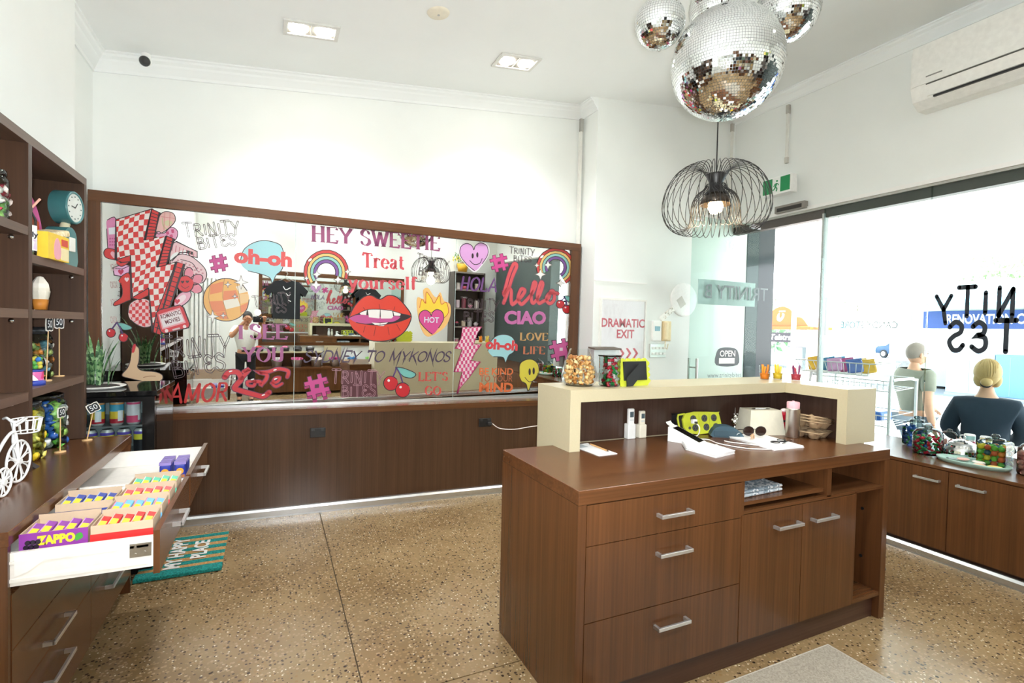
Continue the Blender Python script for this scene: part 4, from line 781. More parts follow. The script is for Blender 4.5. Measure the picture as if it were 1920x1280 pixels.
ST('mirror_sticker','first outlined shop logo sticker, beside the bolt top',[('lettering','4a383f','T','TRINITY',(.502,1.301),(.869,1.364),.1,'logo:-.12'),('lettering','4a383f','T','BITES',(.593,1.217),(.845,1.273),.089,'logo:-.12'),])
ST('mirror_sticker','magenta hash sticker between the bolt and the first speech bubble',[('hash','c9458f','C',[(.677,1.17),(.698,1.177),(.702,1.153),(.73,1.161),(.725,1.185),(.746,1.192),(.751,1.168),(.772,1.175),(.777,1.151),(.755,1.144),(.761,1.112),(.783,1.119),(.787,1.095),(.766,1.089),(.77,1.064),(.749,1.058),(.745,1.082),(.717,1.074),(.721,1.049),(.7,1.043),(.696,1.067),(.674,1.061),(.67,1.084),(.691,1.091),(.686,1.122),(.664,1.116),(.66,1.139),(.681,1.146)]),('hole','e6dfe4','C',[(.716,1.125),(.73,1.126),(.73,1.11),(.716,1.109)]),('outline','8b2d62','L',[(.677,1.17),(.698,1.177),(.702,1.153),(.73,1.161),(.725,1.185),(.746,1.192),(.751,1.168),(.772,1.175),(.777,1.151),(.755,1.144),(.761,1.112),(.783,1.119),(.787,1.095),(.766,1.089),(.77,1.064),(.749,1.058),(.745,1.082),(.717,1.074),(.721,1.049),(.7,1.043),(.696,1.067),(.674,1.061),(.67,1.084),(.691,1.091),(.686,1.122),(.664,1.116),(.66,1.139),(.681,1.146),(.677,1.17)],.005),])
ST('mirror_sticker','pale blue oh-oh speech bubble sticker at upper left of mirror',[('bubble','a8dde4','P',[(.871,1.138),(.894,1.236),(.962,1.298),(1.037,1.323),(1.113,1.316),(1.165,1.288),(1.185,1.205),(1.173,1.105),(1.128,1.052),(1.101,.987),(1.084,1.028),(1.026,1.052),(.926,1.073)]),('outline','33222a','LS',[(.871,1.138),(.894,1.236),(.962,1.298),(1.037,1.323),(1.113,1.316),(1.165,1.288),(1.185,1.205),(1.173,1.105),(1.128,1.052),(1.101,.987),(1.084,1.028),(1.026,1.052),(.926,1.073)],.006),('lettering','e2504f','T','oh-oh',(.826,1.128),(1.245,1.124),.121,'fat'),])
ST('mirror_sticker','orange and cream mirror ball sticker with white sparkles',[('ball','f2b765','P',[(.935,.845),(.92,.771),(.876,.71),(.812,.676),(.742,.674),(.68,.705),(.637,.76),(.622,.831),(.636,.903),(.679,.962),(.74,.998),(.81,1.002),(.874,.974),(.919,.918)]),('tile','e98a5a','C',[(.669,.948),(.757,.98),(.748,.898),(.666,.873)]),('tile','e98a5a','C',[(.758,.905),(.842,.916),(.866,.849),(.752,.823)]),('tile','e98a5a','C',[(.658,.819),(.752,.83),(.77,.749),(.682,.732)]),('tile','f0ead9','C',[(.752,.83),(.854,.855),(.873,.794),(.776,.763)]),('tile','f0ead9','C',[(.842,.944),(.896,.968),(.921,.907),(.866,.89)]),('tile','e98a5a','C',[(.699,.733),(.77,.746),(.795,.688),(.735,.69)]),('tile','e98a5a','C',[(.873,.794),(.928,.824),(.916,.754),(.879,.739)]),('tile','f3c98c','C',[(.854,.883),(.928,.893),(.934,.831),(.873,.808)]),('rib','b58a55','LS',[(.675,.982),(.658,.853),(.688,.719)],.004),('rib','b58a55','LS',[(.763,1.005),(.752,.857),(.789,.688)],.004),('rib','b58a55','LS',[(.847,.992),(.866,.863),(.88,.725)],.004),('outline','33222a','LS',[(.935,.845),(.92,.771),(.876,.71),(.812,.676),(.742,.674),(.68,.705),(.637,.76),(.622,.831),(.636,.903),(.679,.962),(.74,.998),(.81,1.002),(.874,.974),(.919,.918)],.006),('sparkle','fbfbf7','C',[(.877,1.035),(.889,.994),(.926,.983),(.889,.969),(.878,.926),(.867,.967),(.83,.978),(.867,.992)]),('outline','8a8078','L',[(.877,1.035),(.889,.994),(.926,.983),(.889,.969),(.878,.926),(.867,.967),(.83,.978),(.867,.992),(.877,1.035)],.004),('sparkle','fbfbf7','C',[(.787,.982),(.792,.963),(.809,.959),(.792,.952),(.787,.932),(.782,.951),(.765,.956),(.782,.963)]),('outline','8a8078','L',[(.787,.982),(.792,.963),(.809,.959),(.792,.952),(.787,.932),(.782,.951),(.765,.956),(.782,.963),(.787,.982)],.004),('sparkle','fbfbf7','C',[(.685,.755),(.695,.717),(.728,.706),(.695,.694),(.686,.655),(.676,.694),(.643,.704),(.676,.716)]),('outline','8a8078','L',[(.685,.755),(.695,.717),(.728,.706),(.695,.694),(.686,.655),(.676,.694),(.643,.704),(.676,.716),(.685,.755)],.004),('sparkle','fbfbf7','C',[(.756,.739),(.761,.72),(.778,.715),(.761,.709),(.756,.689),(.751,.708),(.735,.713),(.751,.72)]),('outline','8a8078','L',[(.756,.739),(.761,.72),(.778,.715),(.761,.709),(.756,.689),(.751,.708),(.735,.713),(.751,.72),(.756,.739)],.004),('sparkle','fbfbf7','C',[(.836,.889),(.84,.873),(.854,.869),(.84,.864),(.836,.847),(.832,.863),(.818,.867),(.832,.873)]),('outline','8a8078','L',[(.836,.889),(.84,.873),(.854,.869),(.84,.864),(.836,.847),(.832,.863),(.818,.867),(.832,.873),(.836,.889)],.004),])
ST('mirror_sticker','second shop logo sticker, over the dark shirt reflection',[('lettering','4a383f','T','TRINITY',(.972,.791),(1.248,.845),.081,'logo:0'),('lettering','4a383f','T','BITES',(1.016,.743),(1.21,.757),.073,'logo:0'),])
ST('mirror_sticker','purple serif I see you lettering sticker',[('lettering','a8508a','T','I',(.866,.533),(.899,.533),.106,'serif'),('lettering','a8508a','T','SEE',(.949,.534),(1.219,.537),.115,'serif'),('lettering','a8508a','T','YOU',(.901,.349),(1.194,.353),.115,'serif'),])
ST('mirror_sticker','third shop logo sticker, above red amor lettering',[('lettering','4a383f','T','TRINITY',(.36,.387),(.803,.405),.156,'logo:-.15'),('lettering','4a383f','T','BITES',(.437,.234),(.779,.295),.134,'logo:-.15'),])
ST('mirror_sticker','red brush amor lettering sticker at mirror lower left',[('lettering','d3201f','T','AMOR',(.404,.042),(.781,.045),.138,'brush'),])
ST('mirror_sticker','glossy red love script sticker at mirror bottom',[('outline','6b1f4a','LS',[(.77,.23),(.798,.267),(.859,.266),(.884,.214),(.859,.177),(.839,.141),(.876,.121),(.968,.089),(1.044,.067),(1.086,.099)],.048),('outline','6b1f4a','LS',[(.884,.214),(.941,.288),(.9,.27)],.038),('outline','6b1f4a','LS',[(.963,.193),(.929,.189),(.934,.161),(.971,.155),(.984,.188),(.963,.198)],.033),('outline','6b1f4a','LS',[(.984,.188),(1.017,.187),(1.026,.163),(1.064,.209),(1.064,.248),(1.008,.263),(1.076,.266),(1.145,.289),(1.198,.283),(1.229,.264),(1.22,.22)],.037),('outline','6b1f4a','LS',[(1.103,.175),(1.146,.183),(1.163,.217),(1.128,.213),(1.112,.17),(1.138,.145),(1.181,.168)],.032),('script','dd2a35','LS',[(.77,.23),(.798,.267),(.859,.266),(.884,.214),(.859,.177),(.839,.141),(.876,.121),(.968,.089),(1.044,.067),(1.086,.099)],.036),('script','dd2a35','LS',[(.884,.214),(.941,.288),(.9,.27)],.026),('script','dd2a35','LS',[(.963,.193),(.929,.189),(.934,.161),(.971,.155),(.984,.188),(.963,.198)],.02),('script','dd2a35','LS',[(.984,.188),(1.017,.187),(1.026,.163),(1.064,.209),(1.064,.248),(1.008,.263),(1.076,.266),(1.145,.289),(1.198,.283),(1.229,.264),(1.22,.22)],.024),('script','dd2a35','LS',[(1.103,.175),(1.146,.183),(1.163,.217),(1.128,.213),(1.112,.17),(1.138,.145),(1.181,.168)],.019),('shine','ffffff','P',[(.822,.28),(.82,.275),(.811,.271),(.802,.269),(.798,.272),(.8,.276),(.809,.281),(.818,.282)]),('shine','ffffff','P',[(1.141,.286),(1.138,.281),(1.129,.277),(1.12,.275),(1.115,.277),(1.117,.282),(1.126,.287),(1.136,.288)]),('shine','ffffff','P',[(1.057,.083),(1.054,.078),(1.045,.074),(1.036,.072),(1.031,.075),(1.034,.079),(1.042,.084),(1.052,.085)]),('shine','ffffff','P',[(.975,.211),(.973,.207),(.964,.202),(.954,.201),(.95,.203),(.953,.208),(.961,.212),(.971,.214)]),('shine','ffffff','P',[(1.146,.212),(1.143,.207),(1.134,.203),(1.125,.201),(1.12,.204),(1.123,.208),(1.131,.213),(1.141,.214)]),])
ST('mirror_sticker','cherry pair sticker behind the snake plant',[('fruit','d4252f','P',[(.077,.568),(.072,.549),(.059,.537),(.043,.536),(.03,.548),(.025,.567),(.03,.587),(.043,.599),(.059,.599),(.072,.587)]),('outline','33222a','LS',[(.077,.568),(.072,.549),(.059,.537),(.043,.536),(.03,.548),(.025,.567),(.03,.587),(.043,.599),(.059,.599),(.072,.587)],.005),('fruit','d4252f','P',[(.151,.536),(.146,.516),(.132,.504),(.116,.504),(.102,.516),(.097,.535),(.102,.555),(.116,.567),(.132,.567),(.146,.555)]),('outline','33222a','LS',[(.151,.536),(.146,.516),(.132,.504),(.116,.504),(.102,.516),(.097,.535),(.102,.555),(.116,.567),(.132,.567),(.146,.555)],.005),('leaf','79c2ba','P',[(.085,.641),(.124,.639),(.173,.612),(.163,.594),(.124,.59),(.104,.617)]),('outline','33222a','LS',[(.085,.641),(.124,.639),(.173,.612),(.163,.594),(.124,.59),(.104,.617)],.005),('stem','5a3f7a','LS',[(.056,.595),(.08,.635),(.087,.644)],.009),('stem','5a3f7a','LS',[(.119,.563),(.104,.605),(.085,.644)],.009),('shine','ffffff','P',[(.048,.581),(.046,.577),(.043,.575),(.04,.576),(.038,.581),(.04,.585),(.043,.587),(.046,.585)]),('shine','ffffff','P',[(.121,.549),(.119,.544),(.116,.543),(.113,.544),(.111,.548),(.113,.553),(.116,.554),(.119,.553)]),])
ST('mirror_sticker','hand with raised thumb sticker and red thumbnail beside the drinks fridge',[('hand','e6c39c','P',[(.173,.429),(.178,.472),(.191,.49),(.203,.472),(.218,.447),(.216,.361),(.208,.318),(.239,.29),(.31,.282),(.357,.259),(.362,.228),(.346,.209),(.362,.19),(.362,.152),(.349,.131),(.354,.102),(.331,.084),(.31,.123),(.259,.199),(.168,.233),(.114,.258),(.148,.313),(.166,.374)]),('outline','33222a','LS',[(.173,.429),(.178,.472),(.191,.49),(.203,.472),(.218,.447),(.216,.361),(.208,.318),(.239,.29),(.31,.282),(.357,.259),(.362,.228),(.346,.209),(.362,.19),(.362,.152),(.349,.131),(.354,.102),(.331,.084),(.31,.123),(.259,.199),(.168,.233),(.114,.258),(.148,.313),(.166,.374)],.005),('nail','cf2b36','P',[(.173,.429),(.181,.478),(.193,.489),(.198,.472),(.188,.429),(.178,.424)]),('crease','8f5a3c','LS',[(.244,.24),(.279,.249),(.318,.248)],.004),('crease','8f5a3c','LS',[(.346,.209),(.331,.197),(.328,.185)],.004),('crease','8f5a3c','LS',[(.352,.131),(.334,.135)],.004),])
ST('mirror_sticker','purple serif hey sweetie lettering sticker',[('lettering','9a4a76','T','HEY SWEETIE',(1.401,1.352),(2.509,1.371),.128,'serif'),])
ST('mirror_sticker','red serif treat yourself lettering sticker',[('lettering','dd4f5c','T','Treat',(1.817,1.168),(2.179,1.176),.12,'serif'),('lettering','dd4f5c','T','yourself',(1.702,.977),(2.301,1),.11,'serif'),])
ST('mirror_sticker','rainbow sticker left of treat yourself lettering',[('band','d8433f','C',[(1.369,.986),(1.346,1.032),(1.337,1.085),(1.342,1.138),(1.361,1.189),(1.393,1.233),(1.435,1.266),(1.483,1.286),(1.535,1.29),(1.585,1.279),(1.63,1.253),(1.665,1.214),(1.687,1.165),(1.694,1.11),(1.686,1.055),(1.661,1.062),(1.668,1.109),(1.661,1.155),(1.642,1.197),(1.613,1.231),(1.575,1.253),(1.532,1.263),(1.487,1.259),(1.446,1.242),(1.41,1.214),(1.383,1.177),(1.366,1.133),(1.362,1.087),(1.37,1.042),(1.39,1.002)]),('band','f0c878','C',[(1.39,1.002),(1.37,1.042),(1.362,1.087),(1.366,1.133),(1.383,1.177),(1.41,1.214),(1.446,1.242),(1.487,1.259),(1.532,1.263),(1.575,1.253),(1.613,1.231),(1.642,1.197),(1.661,1.155),(1.668,1.109),(1.661,1.062),(1.635,1.069),(1.641,1.108),(1.636,1.146),(1.62,1.181),(1.595,1.209),(1.564,1.228),(1.528,1.236),(1.492,1.233),(1.457,1.219),(1.427,1.195),(1.404,1.164),(1.391,1.128),(1.387,1.09),(1.394,1.052),(1.41,1.019)]),('band','93cfc6','C',[(1.41,1.019),(1.394,1.052),(1.387,1.09),(1.391,1.128),(1.404,1.164),(1.427,1.195),(1.457,1.219),(1.492,1.233),(1.528,1.236),(1.564,1.228),(1.595,1.209),(1.62,1.181),(1.636,1.146),(1.641,1.108),(1.635,1.069),(1.61,1.076),(1.614,1.107),(1.61,1.137),(1.598,1.165),(1.578,1.187),(1.553,1.202),(1.525,1.208),(1.496,1.206),(1.468,1.195),(1.444,1.176),(1.426,1.152),(1.415,1.123),(1.412,1.092),(1.418,1.062),(1.431,1.036)]),('band','7d4f9c','C',[(1.431,1.036),(1.418,1.062),(1.412,1.092),(1.415,1.123),(1.426,1.152),(1.444,1.176),(1.468,1.195),(1.496,1.206),(1.525,1.208),(1.553,1.202),(1.578,1.187),(1.598,1.165),(1.61,1.137),(1.614,1.107),(1.61,1.076),(1.584,1.082),(1.588,1.105),(1.585,1.128),(1.576,1.149),(1.561,1.165),(1.543,1.176),(1.522,1.181),(1.5,1.179),(1.479,1.171),(1.462,1.157),(1.448,1.139),(1.44,1.117),(1.438,1.095),(1.442,1.073),(1.452,1.053)]),('outline','33222a','L',[(1.369,.986),(1.346,1.032),(1.337,1.085),(1.342,1.138),(1.361,1.189),(1.393,1.233),(1.435,1.266),(1.483,1.286),(1.535,1.291),(1.585,1.279),(1.63,1.253),(1.665,1.214),(1.687,1.165),(1.695,1.11),(1.686,1.055)],.006),('outline','33222a','L',[(1.39,1.002),(1.37,1.042),(1.362,1.087),(1.366,1.133),(1.382,1.177),(1.41,1.214),(1.446,1.242),(1.487,1.259),(1.532,1.263),(1.575,1.254),(1.613,1.231),(1.642,1.197),(1.661,1.155),(1.668,1.109),(1.661,1.062)],.006),('outline','33222a','L',[(1.41,1.019),(1.394,1.052),(1.387,1.09),(1.39,1.128),(1.404,1.164),(1.427,1.195),(1.457,1.219),(1.492,1.233),(1.528,1.236),(1.564,1.228),(1.596,1.209),(1.62,1.181),(1.636,1.146),(1.641,1.108),(1.635,1.069)],.006),('outline','33222a','L',[(1.431,1.036),(1.417,1.062),(1.412,1.092),(1.415,1.123),(1.426,1.152),(1.444,1.176),(1.468,1.195),(1.496,1.206),(1.525,1.209),(1.553,1.202),(1.578,1.187),(1.598,1.165),(1.61,1.137),(1.614,1.107),(1.61,1.076)],.006),('outline','33222a','L',[(1.451,1.053),(1.442,1.073),(1.438,1.095),(1.44,1.117),(1.448,1.139),(1.461,1.158),(1.479,1.171),(1.5,1.18),(1.522,1.181),(1.543,1.176),(1.561,1.165),(1.576,1.149),(1.585,1.128),(1.588,1.105),(1.585,1.082)],.006),('sparkle','fbfbf7','C',[(1.438,1.115),(1.449,1.091),(1.473,1.082),(1.449,1.07),(1.439,1.044),(1.429,1.068),(1.405,1.077),(1.429,1.09)]),('outline','8a8078','L',[(1.438,1.115),(1.449,1.091),(1.473,1.082),(1.449,1.07),(1.439,1.044),(1.429,1.068),(1.405,1.077),(1.429,1.09),(1.438,1.115)],.004),('sparkle','fbfbf7','C',[(1.357,1.064),(1.363,1.049),(1.378,1.044),(1.364,1.036),(1.358,1.02),(1.351,1.035),(1.337,1.041),(1.351,1.048)]),('outline','8a8078','L',[(1.357,1.064),(1.363,1.049),(1.378,1.044),(1.364,1.036),(1.358,1.02),(1.351,1.035),(1.337,1.041),(1.351,1.048),(1.357,1.064)],.004),('sparkle','fbfbf7','C',[(1.433,1.036),(1.445,1.005),(1.475,.994),(1.446,.979),(1.434,.947),(1.421,.978),(1.391,.989),(1.421,1.004)]),('outline','8a8078','L',[(1.433,1.036),(1.445,1.005),(1.475,.994),(1.446,.979),(1.434,.947),(1.421,.978),(1.391,.989),(1.421,1.004),(1.433,1.036)],.004),('sparkle','fbfbf7','C',[(1.607,1.082),(1.618,1.058),(1.642,1.048),(1.618,1.036),(1.608,1.01),(1.597,1.035),(1.573,1.044),(1.597,1.056)]),('outline','8a8078','L',[(1.607,1.082),(1.618,1.058),(1.642,1.048),(1.618,1.036),(1.608,1.01),(1.597,1.035),(1.573,1.044),(1.597,1.056),(1.607,1.082)],.004),('sparkle','fbfbf7','C',[(1.685,1.146),(1.693,1.127),(1.712,1.12),(1.694,1.111),(1.686,1.091),(1.678,1.11),(1.659,1.117),(1.678,1.126)]),('outline','8a8078','L',[(1.685,1.146),(1.693,1.127),(1.712,1.12),(1.694,1.111),(1.686,1.091),(1.678,1.11),(1.659,1.117),(1.678,1.126),(1.685,1.146)],.004),('shine','ffffff','P',[(1.396,1.208),(1.397,1.2),(1.389,1.189),(1.379,1.182),(1.371,1.183),(1.371,1.191),(1.378,1.202),(1.389,1.209)]),])
ST('mirror_sticker','fourth shop logo sticker, across the reflected wire lamp',[('lettering','4a383f','T','TRINITY',(2.29,1.247),(2.593,1.205),.082,'logo:-.2'),('lettering','4a383f','T','BITES',(2.309,1.137),(2.544,1.104),.073,'logo:-.2'),])
ST('mirror_sticker','large red open lips sticker in the mirror centre',[('lips','df3b24','P',[(1.699,.72),(1.749,.828),(1.821,.907),(1.889,.926),(1.965,.895),(2.034,.933),(2.113,.921),(2.194,.845),(2.251,.749),(2.199,.623),(2.104,.551),(1.98,.523),(1.858,.54),(1.752,.615)]),('outline','33222a','LS',[(1.699,.72),(1.749,.828),(1.821,.907),(1.889,.926),(1.965,.895),(2.034,.933),(2.113,.921),(2.194,.845),(2.251,.749),(2.199,.623),(2.104,.551),(1.98,.523),(1.858,.54),(1.752,.615)],.009),('mouth','2b1a1e','P',[(1.709,.728),(1.779,.761),(1.853,.798),(1.967,.806),(2.084,.794),(2.163,.773),(2.244,.752),(2.165,.71),(2.07,.684),(1.962,.666),(1.855,.671),(1.766,.684)]),('tongue','c74f93','P',[(1.706,.727),(1.809,.754),(1.961,.74),(2.1,.751),(2.148,.741),(2.086,.7),(1.961,.689),(1.84,.675),(1.766,.684)]),('tooth','f6f3ee','C',[(1.791,.769),(1.853,.794),(1.849,.752),(1.802,.754)]),('tooth','f6f3ee','C',[(1.861,.799),(1.968,.809),(1.964,.725),(1.872,.734)]),('tooth','f6f3ee','C',[(1.972,.809),(2.076,.802),(2.085,.744),(2.069,.728),(1.976,.725)]),('tooth','f6f3ee','C',[(2.084,.794),(2.155,.778),(2.148,.755),(2.094,.755)]),('tooth','f6f3ee','C',[(1.897,.687),(1.969,.685),(1.97,.658),(1.931,.665)]),('tooth','f6f3ee','C',[(1.972,.685),(2.039,.692),(2.001,.659),(1.973,.658)]),('outline','33222a','LS',[(1.709,.728),(1.779,.761),(1.853,.798),(1.967,.806),(2.084,.794),(2.163,.773),(2.244,.752),(2.165,.71),(2.07,.684),(1.962,.666),(1.855,.671),(1.766,.684)],.006),('crease','7d1d16','L',[(1.823,.816),(1.838,.798)],.005),('crease','7d1d16','L',[(1.958,.852),(1.967,.813)],.005),('crease','7d1d16','L',[(2.099,.834),(2.091,.807)],.005),('crease','7d1d16','L',[(1.841,.655),(1.827,.601)],.005),('crease','7d1d16','L',[(1.932,.65),(1.918,.572)],.005),('crease','7d1d16','L',[(2.04,.652),(2.053,.581)],.005),('crease','7d1d16','L',[(2.118,.677),(2.151,.622)],.005),])
ST('mirror_sticker','flaming pink heart sticker reading hot',[('border','f3bf73','P',[(2.299,.865),(2.309,.93),(2.363,.916),(2.357,.996),(2.403,1.018),(2.455,.953),(2.489,.938),(2.522,.985),(2.558,.909),(2.619,.879),(2.627,.78),(2.589,.68),(2.514,.613),(2.413,.569),(2.354,.626),(2.318,.738)]),('flame','f5d33c','P',[(2.327,.835),(2.347,.916),(2.381,.877),(2.387,.982),(2.439,.92),(2.465,.88),(2.514,.956),(2.533,.875),(2.584,.894),(2.604,.796),(2.545,.744),(2.475,.791),(2.408,.789),(2.343,.739)]),('outline','c75a28','LS',[(2.327,.835),(2.347,.916),(2.381,.877),(2.387,.982),(2.439,.92),(2.465,.88),(2.514,.956),(2.533,.875),(2.584,.894),(2.604,.796),(2.545,.744),(2.475,.791),(2.408,.789),(2.343,.739)],.006),('heart','d94a92','P',[(2.452,.592),(2.384,.645),(2.328,.715),(2.33,.783),(2.378,.814),(2.423,.795),(2.439,.765),(2.451,.798),(2.493,.824),(2.546,.801),(2.559,.733),(2.513,.653)]),('outline','33222a','LS',[(2.452,.592),(2.384,.645),(2.328,.715),(2.33,.783),(2.378,.814),(2.423,.795),(2.439,.765),(2.451,.798),(2.493,.824),(2.546,.801),(2.559,.733),(2.513,.653)],.007),('lettering','d9e8f4','T','HOT',(2.373,.699),(2.515,.698),.054,'sansb'),])
ST('mirror_sticker','brush sydney to mykonos lettering sticker',[('lettering','4a3a55','T','SYDNEY TO MYKONOS',(1.339,.345),(2.616,.336),.094,'slash'),])
ST('mirror_sticker','pink three dimensional hash sticker at mirror bottom centre',[('side','b02f72','C',[(1.373,.201),(1.407,.21),(1.417,.171),(1.463,.183),(1.454,.222),(1.489,.23),(1.499,.192),(1.535,.201),(1.544,.162),(1.508,.154),(1.521,.103),(1.557,.111),(1.567,.073),(1.531,.064),(1.54,.025),(1.505,.017),(1.495,.056),(1.448,.045),(1.458,.006),(1.423,-.002),(1.413,.037),(1.378,.029),(1.368,.066),(1.404,.075),(1.391,.125),(1.356,.116),(1.347,.154),(1.382,.163)]),('hash','d94a98','C',[(1.372,.218),(1.405,.227),(1.414,.19),(1.458,.201),(1.449,.238),(1.483,.247),(1.492,.21),(1.527,.218),(1.536,.182),(1.501,.173),(1.513,.125),(1.548,.133),(1.558,.096),(1.523,.088),(1.532,.051),(1.498,.043),(1.489,.08),(1.444,.069),(1.453,.032),(1.42,.024),(1.411,.061),(1.377,.053),(1.368,.09),(1.402,.098),(1.39,.146),(1.356,.137),(1.347,.173),(1.381,.182)]),('hole','55303f','C',[(1.434,.152),(1.468,.156),(1.468,.124),(1.434,.121)]),('outline','33222a','L',[(1.372,.218),(1.405,.227),(1.414,.19),(1.458,.201),(1.449,.238),(1.483,.247),(1.492,.21),(1.527,.218),(1.536,.182),(1.501,.173),(1.513,.125),(1.548,.133),(1.558,.096),(1.523,.088),(1.532,.051),(1.498,.043),(1.489,.08),(1.444,.069),(1.453,.032),(1.42,.024),(1.411,.061),(1.377,.053),(1.368,.09),(1.402,.098),(1.39,.146),(1.356,.137),(1.347,.173),(1.381,.182),(1.372,.218)],.005),])
ST('mirror_sticker','fifth shop logo sticker, on dark red panel at mirror bottom',[('panel','5a2a33','C',[(1.655,.273),(1.946,.258),(1.961,.028),(1.652,.038)]),('lettering','b98a94','T','TRINITY',(1.571,.162),(2.01,.142),.115,'logo:0'),('lettering','b98a94','T','BITES',(1.656,.038),(1.943,.039),.102,'logo:0'),])
ST('mirror_sticker',"large cherry pair sticker beside let's go lettering",[('fruit','d4252f','P',[(2.141,.143),(2.13,.104),(2.097,.082),(2.057,.083),(2.025,.108),(2.012,.146),(2.023,.184),(2.055,.207),(2.095,.206),(2.128,.181)]),('outline','33222a','LS',[(2.141,.143),(2.13,.104),(2.097,.082),(2.057,.083),(2.025,.108),(2.012,.146),(2.023,.184),(2.055,.207),(2.095,.206),(2.128,.181)],.007),('fruit','d4252f','P',[(2.253,.078),(2.241,.039),(2.208,.017),(2.167,.018),(2.133,.044),(2.12,.083),(2.132,.121),(2.164,.144),(2.205,.143),(2.239,.118)]),('outline','33222a','LS',[(2.253,.078),(2.241,.039),(2.208,.017),(2.167,.018),(2.133,.044),(2.12,.083),(2.132,.121),(2.164,.144),(2.205,.143),(2.239,.118)],.007),('leaf','79c2ba','P',[(2.118,.289),(2.19,.28),(2.301,.23),(2.273,.19),(2.199,.2),(2.15,.241)]),('outline','33222a','LS',[(2.118,.289),(2.19,.28),(2.301,.23),(2.273,.19),(2.199,.2),(2.15,.241)],.007),('stem','5a3f7a','LS',[(2.096,.203),(2.118,.258),(2.122,.289)],.012),('stem','5a3f7a','LS',[(2.184,.148),(2.159,.225),(2.122,.289)],.012),('shine','ffffff','P',[(2.068,.171),(2.065,.162),(2.056,.159),(2.048,.163),(2.045,.171),(2.048,.179),(2.056,.183),(2.064,.179)]),('shine','ffffff','P',[(2.177,.107),(2.174,.099),(2.166,.096),(2.157,.099),(2.154,.108),(2.157,.116),(2.165,.119),(2.174,.116)]),])
ST('mirror_sticker',"red serif let's go lettering sticker",[('lettering','d5544c','T',"LET'S",(2.336,.16),(2.615,.156),.079,'serif'),('lettering','d5544c','T','GO',(2.401,.027),(2.549,.021),.08,'serif'),])
ST('mirror_sticker','lilac smiling heart sticker at mirror upper right',[('border','f3edf2','P',[(2.863,1.195),(2.77,1.258),(2.696,1.344),(2.7,1.431),(2.764,1.473),(2.825,1.452),(2.847,1.415),(2.863,1.457),(2.92,1.494),(2.993,1.468),(3.009,1.382),(2.946,1.278)]),('heart','dca3da','P',[(2.862,1.208),(2.777,1.265),(2.71,1.344),(2.713,1.423),(2.772,1.462),(2.828,1.443),(2.847,1.408),(2.862,1.447),(2.914,1.48),(2.981,1.457),(2.995,1.378),(2.938,1.283)]),('outline','33222a','LS',[(2.862,1.208),(2.777,1.265),(2.71,1.344),(2.713,1.423),(2.772,1.462),(2.828,1.443),(2.847,1.408),(2.862,1.447),(2.914,1.48),(2.981,1.457),(2.995,1.378),(2.938,1.283)],.007),('eye','33222a','P',[(2.847,1.35),(2.844,1.332),(2.836,1.324),(2.828,1.33),(2.825,1.348),(2.827,1.366),(2.835,1.374),(2.843,1.368)]),('eye','33222a','P',[(2.895,1.363),(2.893,1.345),(2.885,1.337),(2.877,1.343),(2.873,1.361),(2.876,1.379),(2.884,1.388),(2.892,1.381)]),('smile','33222a','LS',[(2.808,1.302),(2.854,1.269),(2.911,1.284),(2.935,1.331)],.007),])
ST('mirror_sticker','pink hash sticker right of the lilac heart',[('hash','da4c97','C',[(3.042,1.369),(3.075,1.378),(3.083,1.348),(3.127,1.36),(3.119,1.39),(3.153,1.399),(3.161,1.369),(3.196,1.378),(3.204,1.348),(3.169,1.339),(3.179,1.299),(3.214,1.308),(3.222,1.278),(3.187,1.269),(3.195,1.238),(3.161,1.229),(3.153,1.26),(3.109,1.249),(3.117,1.218),(3.083,1.21),(3.075,1.24),(3.042,1.231),(3.034,1.261),(3.068,1.27),(3.057,1.309),(3.024,1.301),(3.016,1.33),(3.05,1.339)]),('hole','7c2c56','C',[(3.101,1.313),(3.135,1.321),(3.136,1.295),(3.101,1.287)]),('outline','7c2c56','L',[(3.042,1.369),(3.075,1.378),(3.083,1.348),(3.127,1.36),(3.119,1.39),(3.153,1.399),(3.161,1.369),(3.196,1.378),(3.204,1.348),(3.169,1.339),(3.179,1.299),(3.214,1.308),(3.222,1.278),(3.187,1.269),(3.195,1.238),(3.161,1.229),(3.153,1.26),(3.109,1.249),(3.117,1.218),(3.083,1.21),(3.075,1.24),(3.042,1.231),(3.034,1.261),(3.068,1.27),(3.057,1.309),(3.024,1.301),(3.016,1.33),(3.05,1.339),(3.042,1.369)],.006),])
ST('mirror_sticker','sixth shop logo sticker, beside the right hand rainbow',[('lettering','4a383f','T','TRINITY',(3.231,1.41),(3.509,1.409),.063,'logo:.1'),('lettering','4a383f','T','BITES',(3.277,1.335),(3.478,1.338),.058,'logo:.1'),])
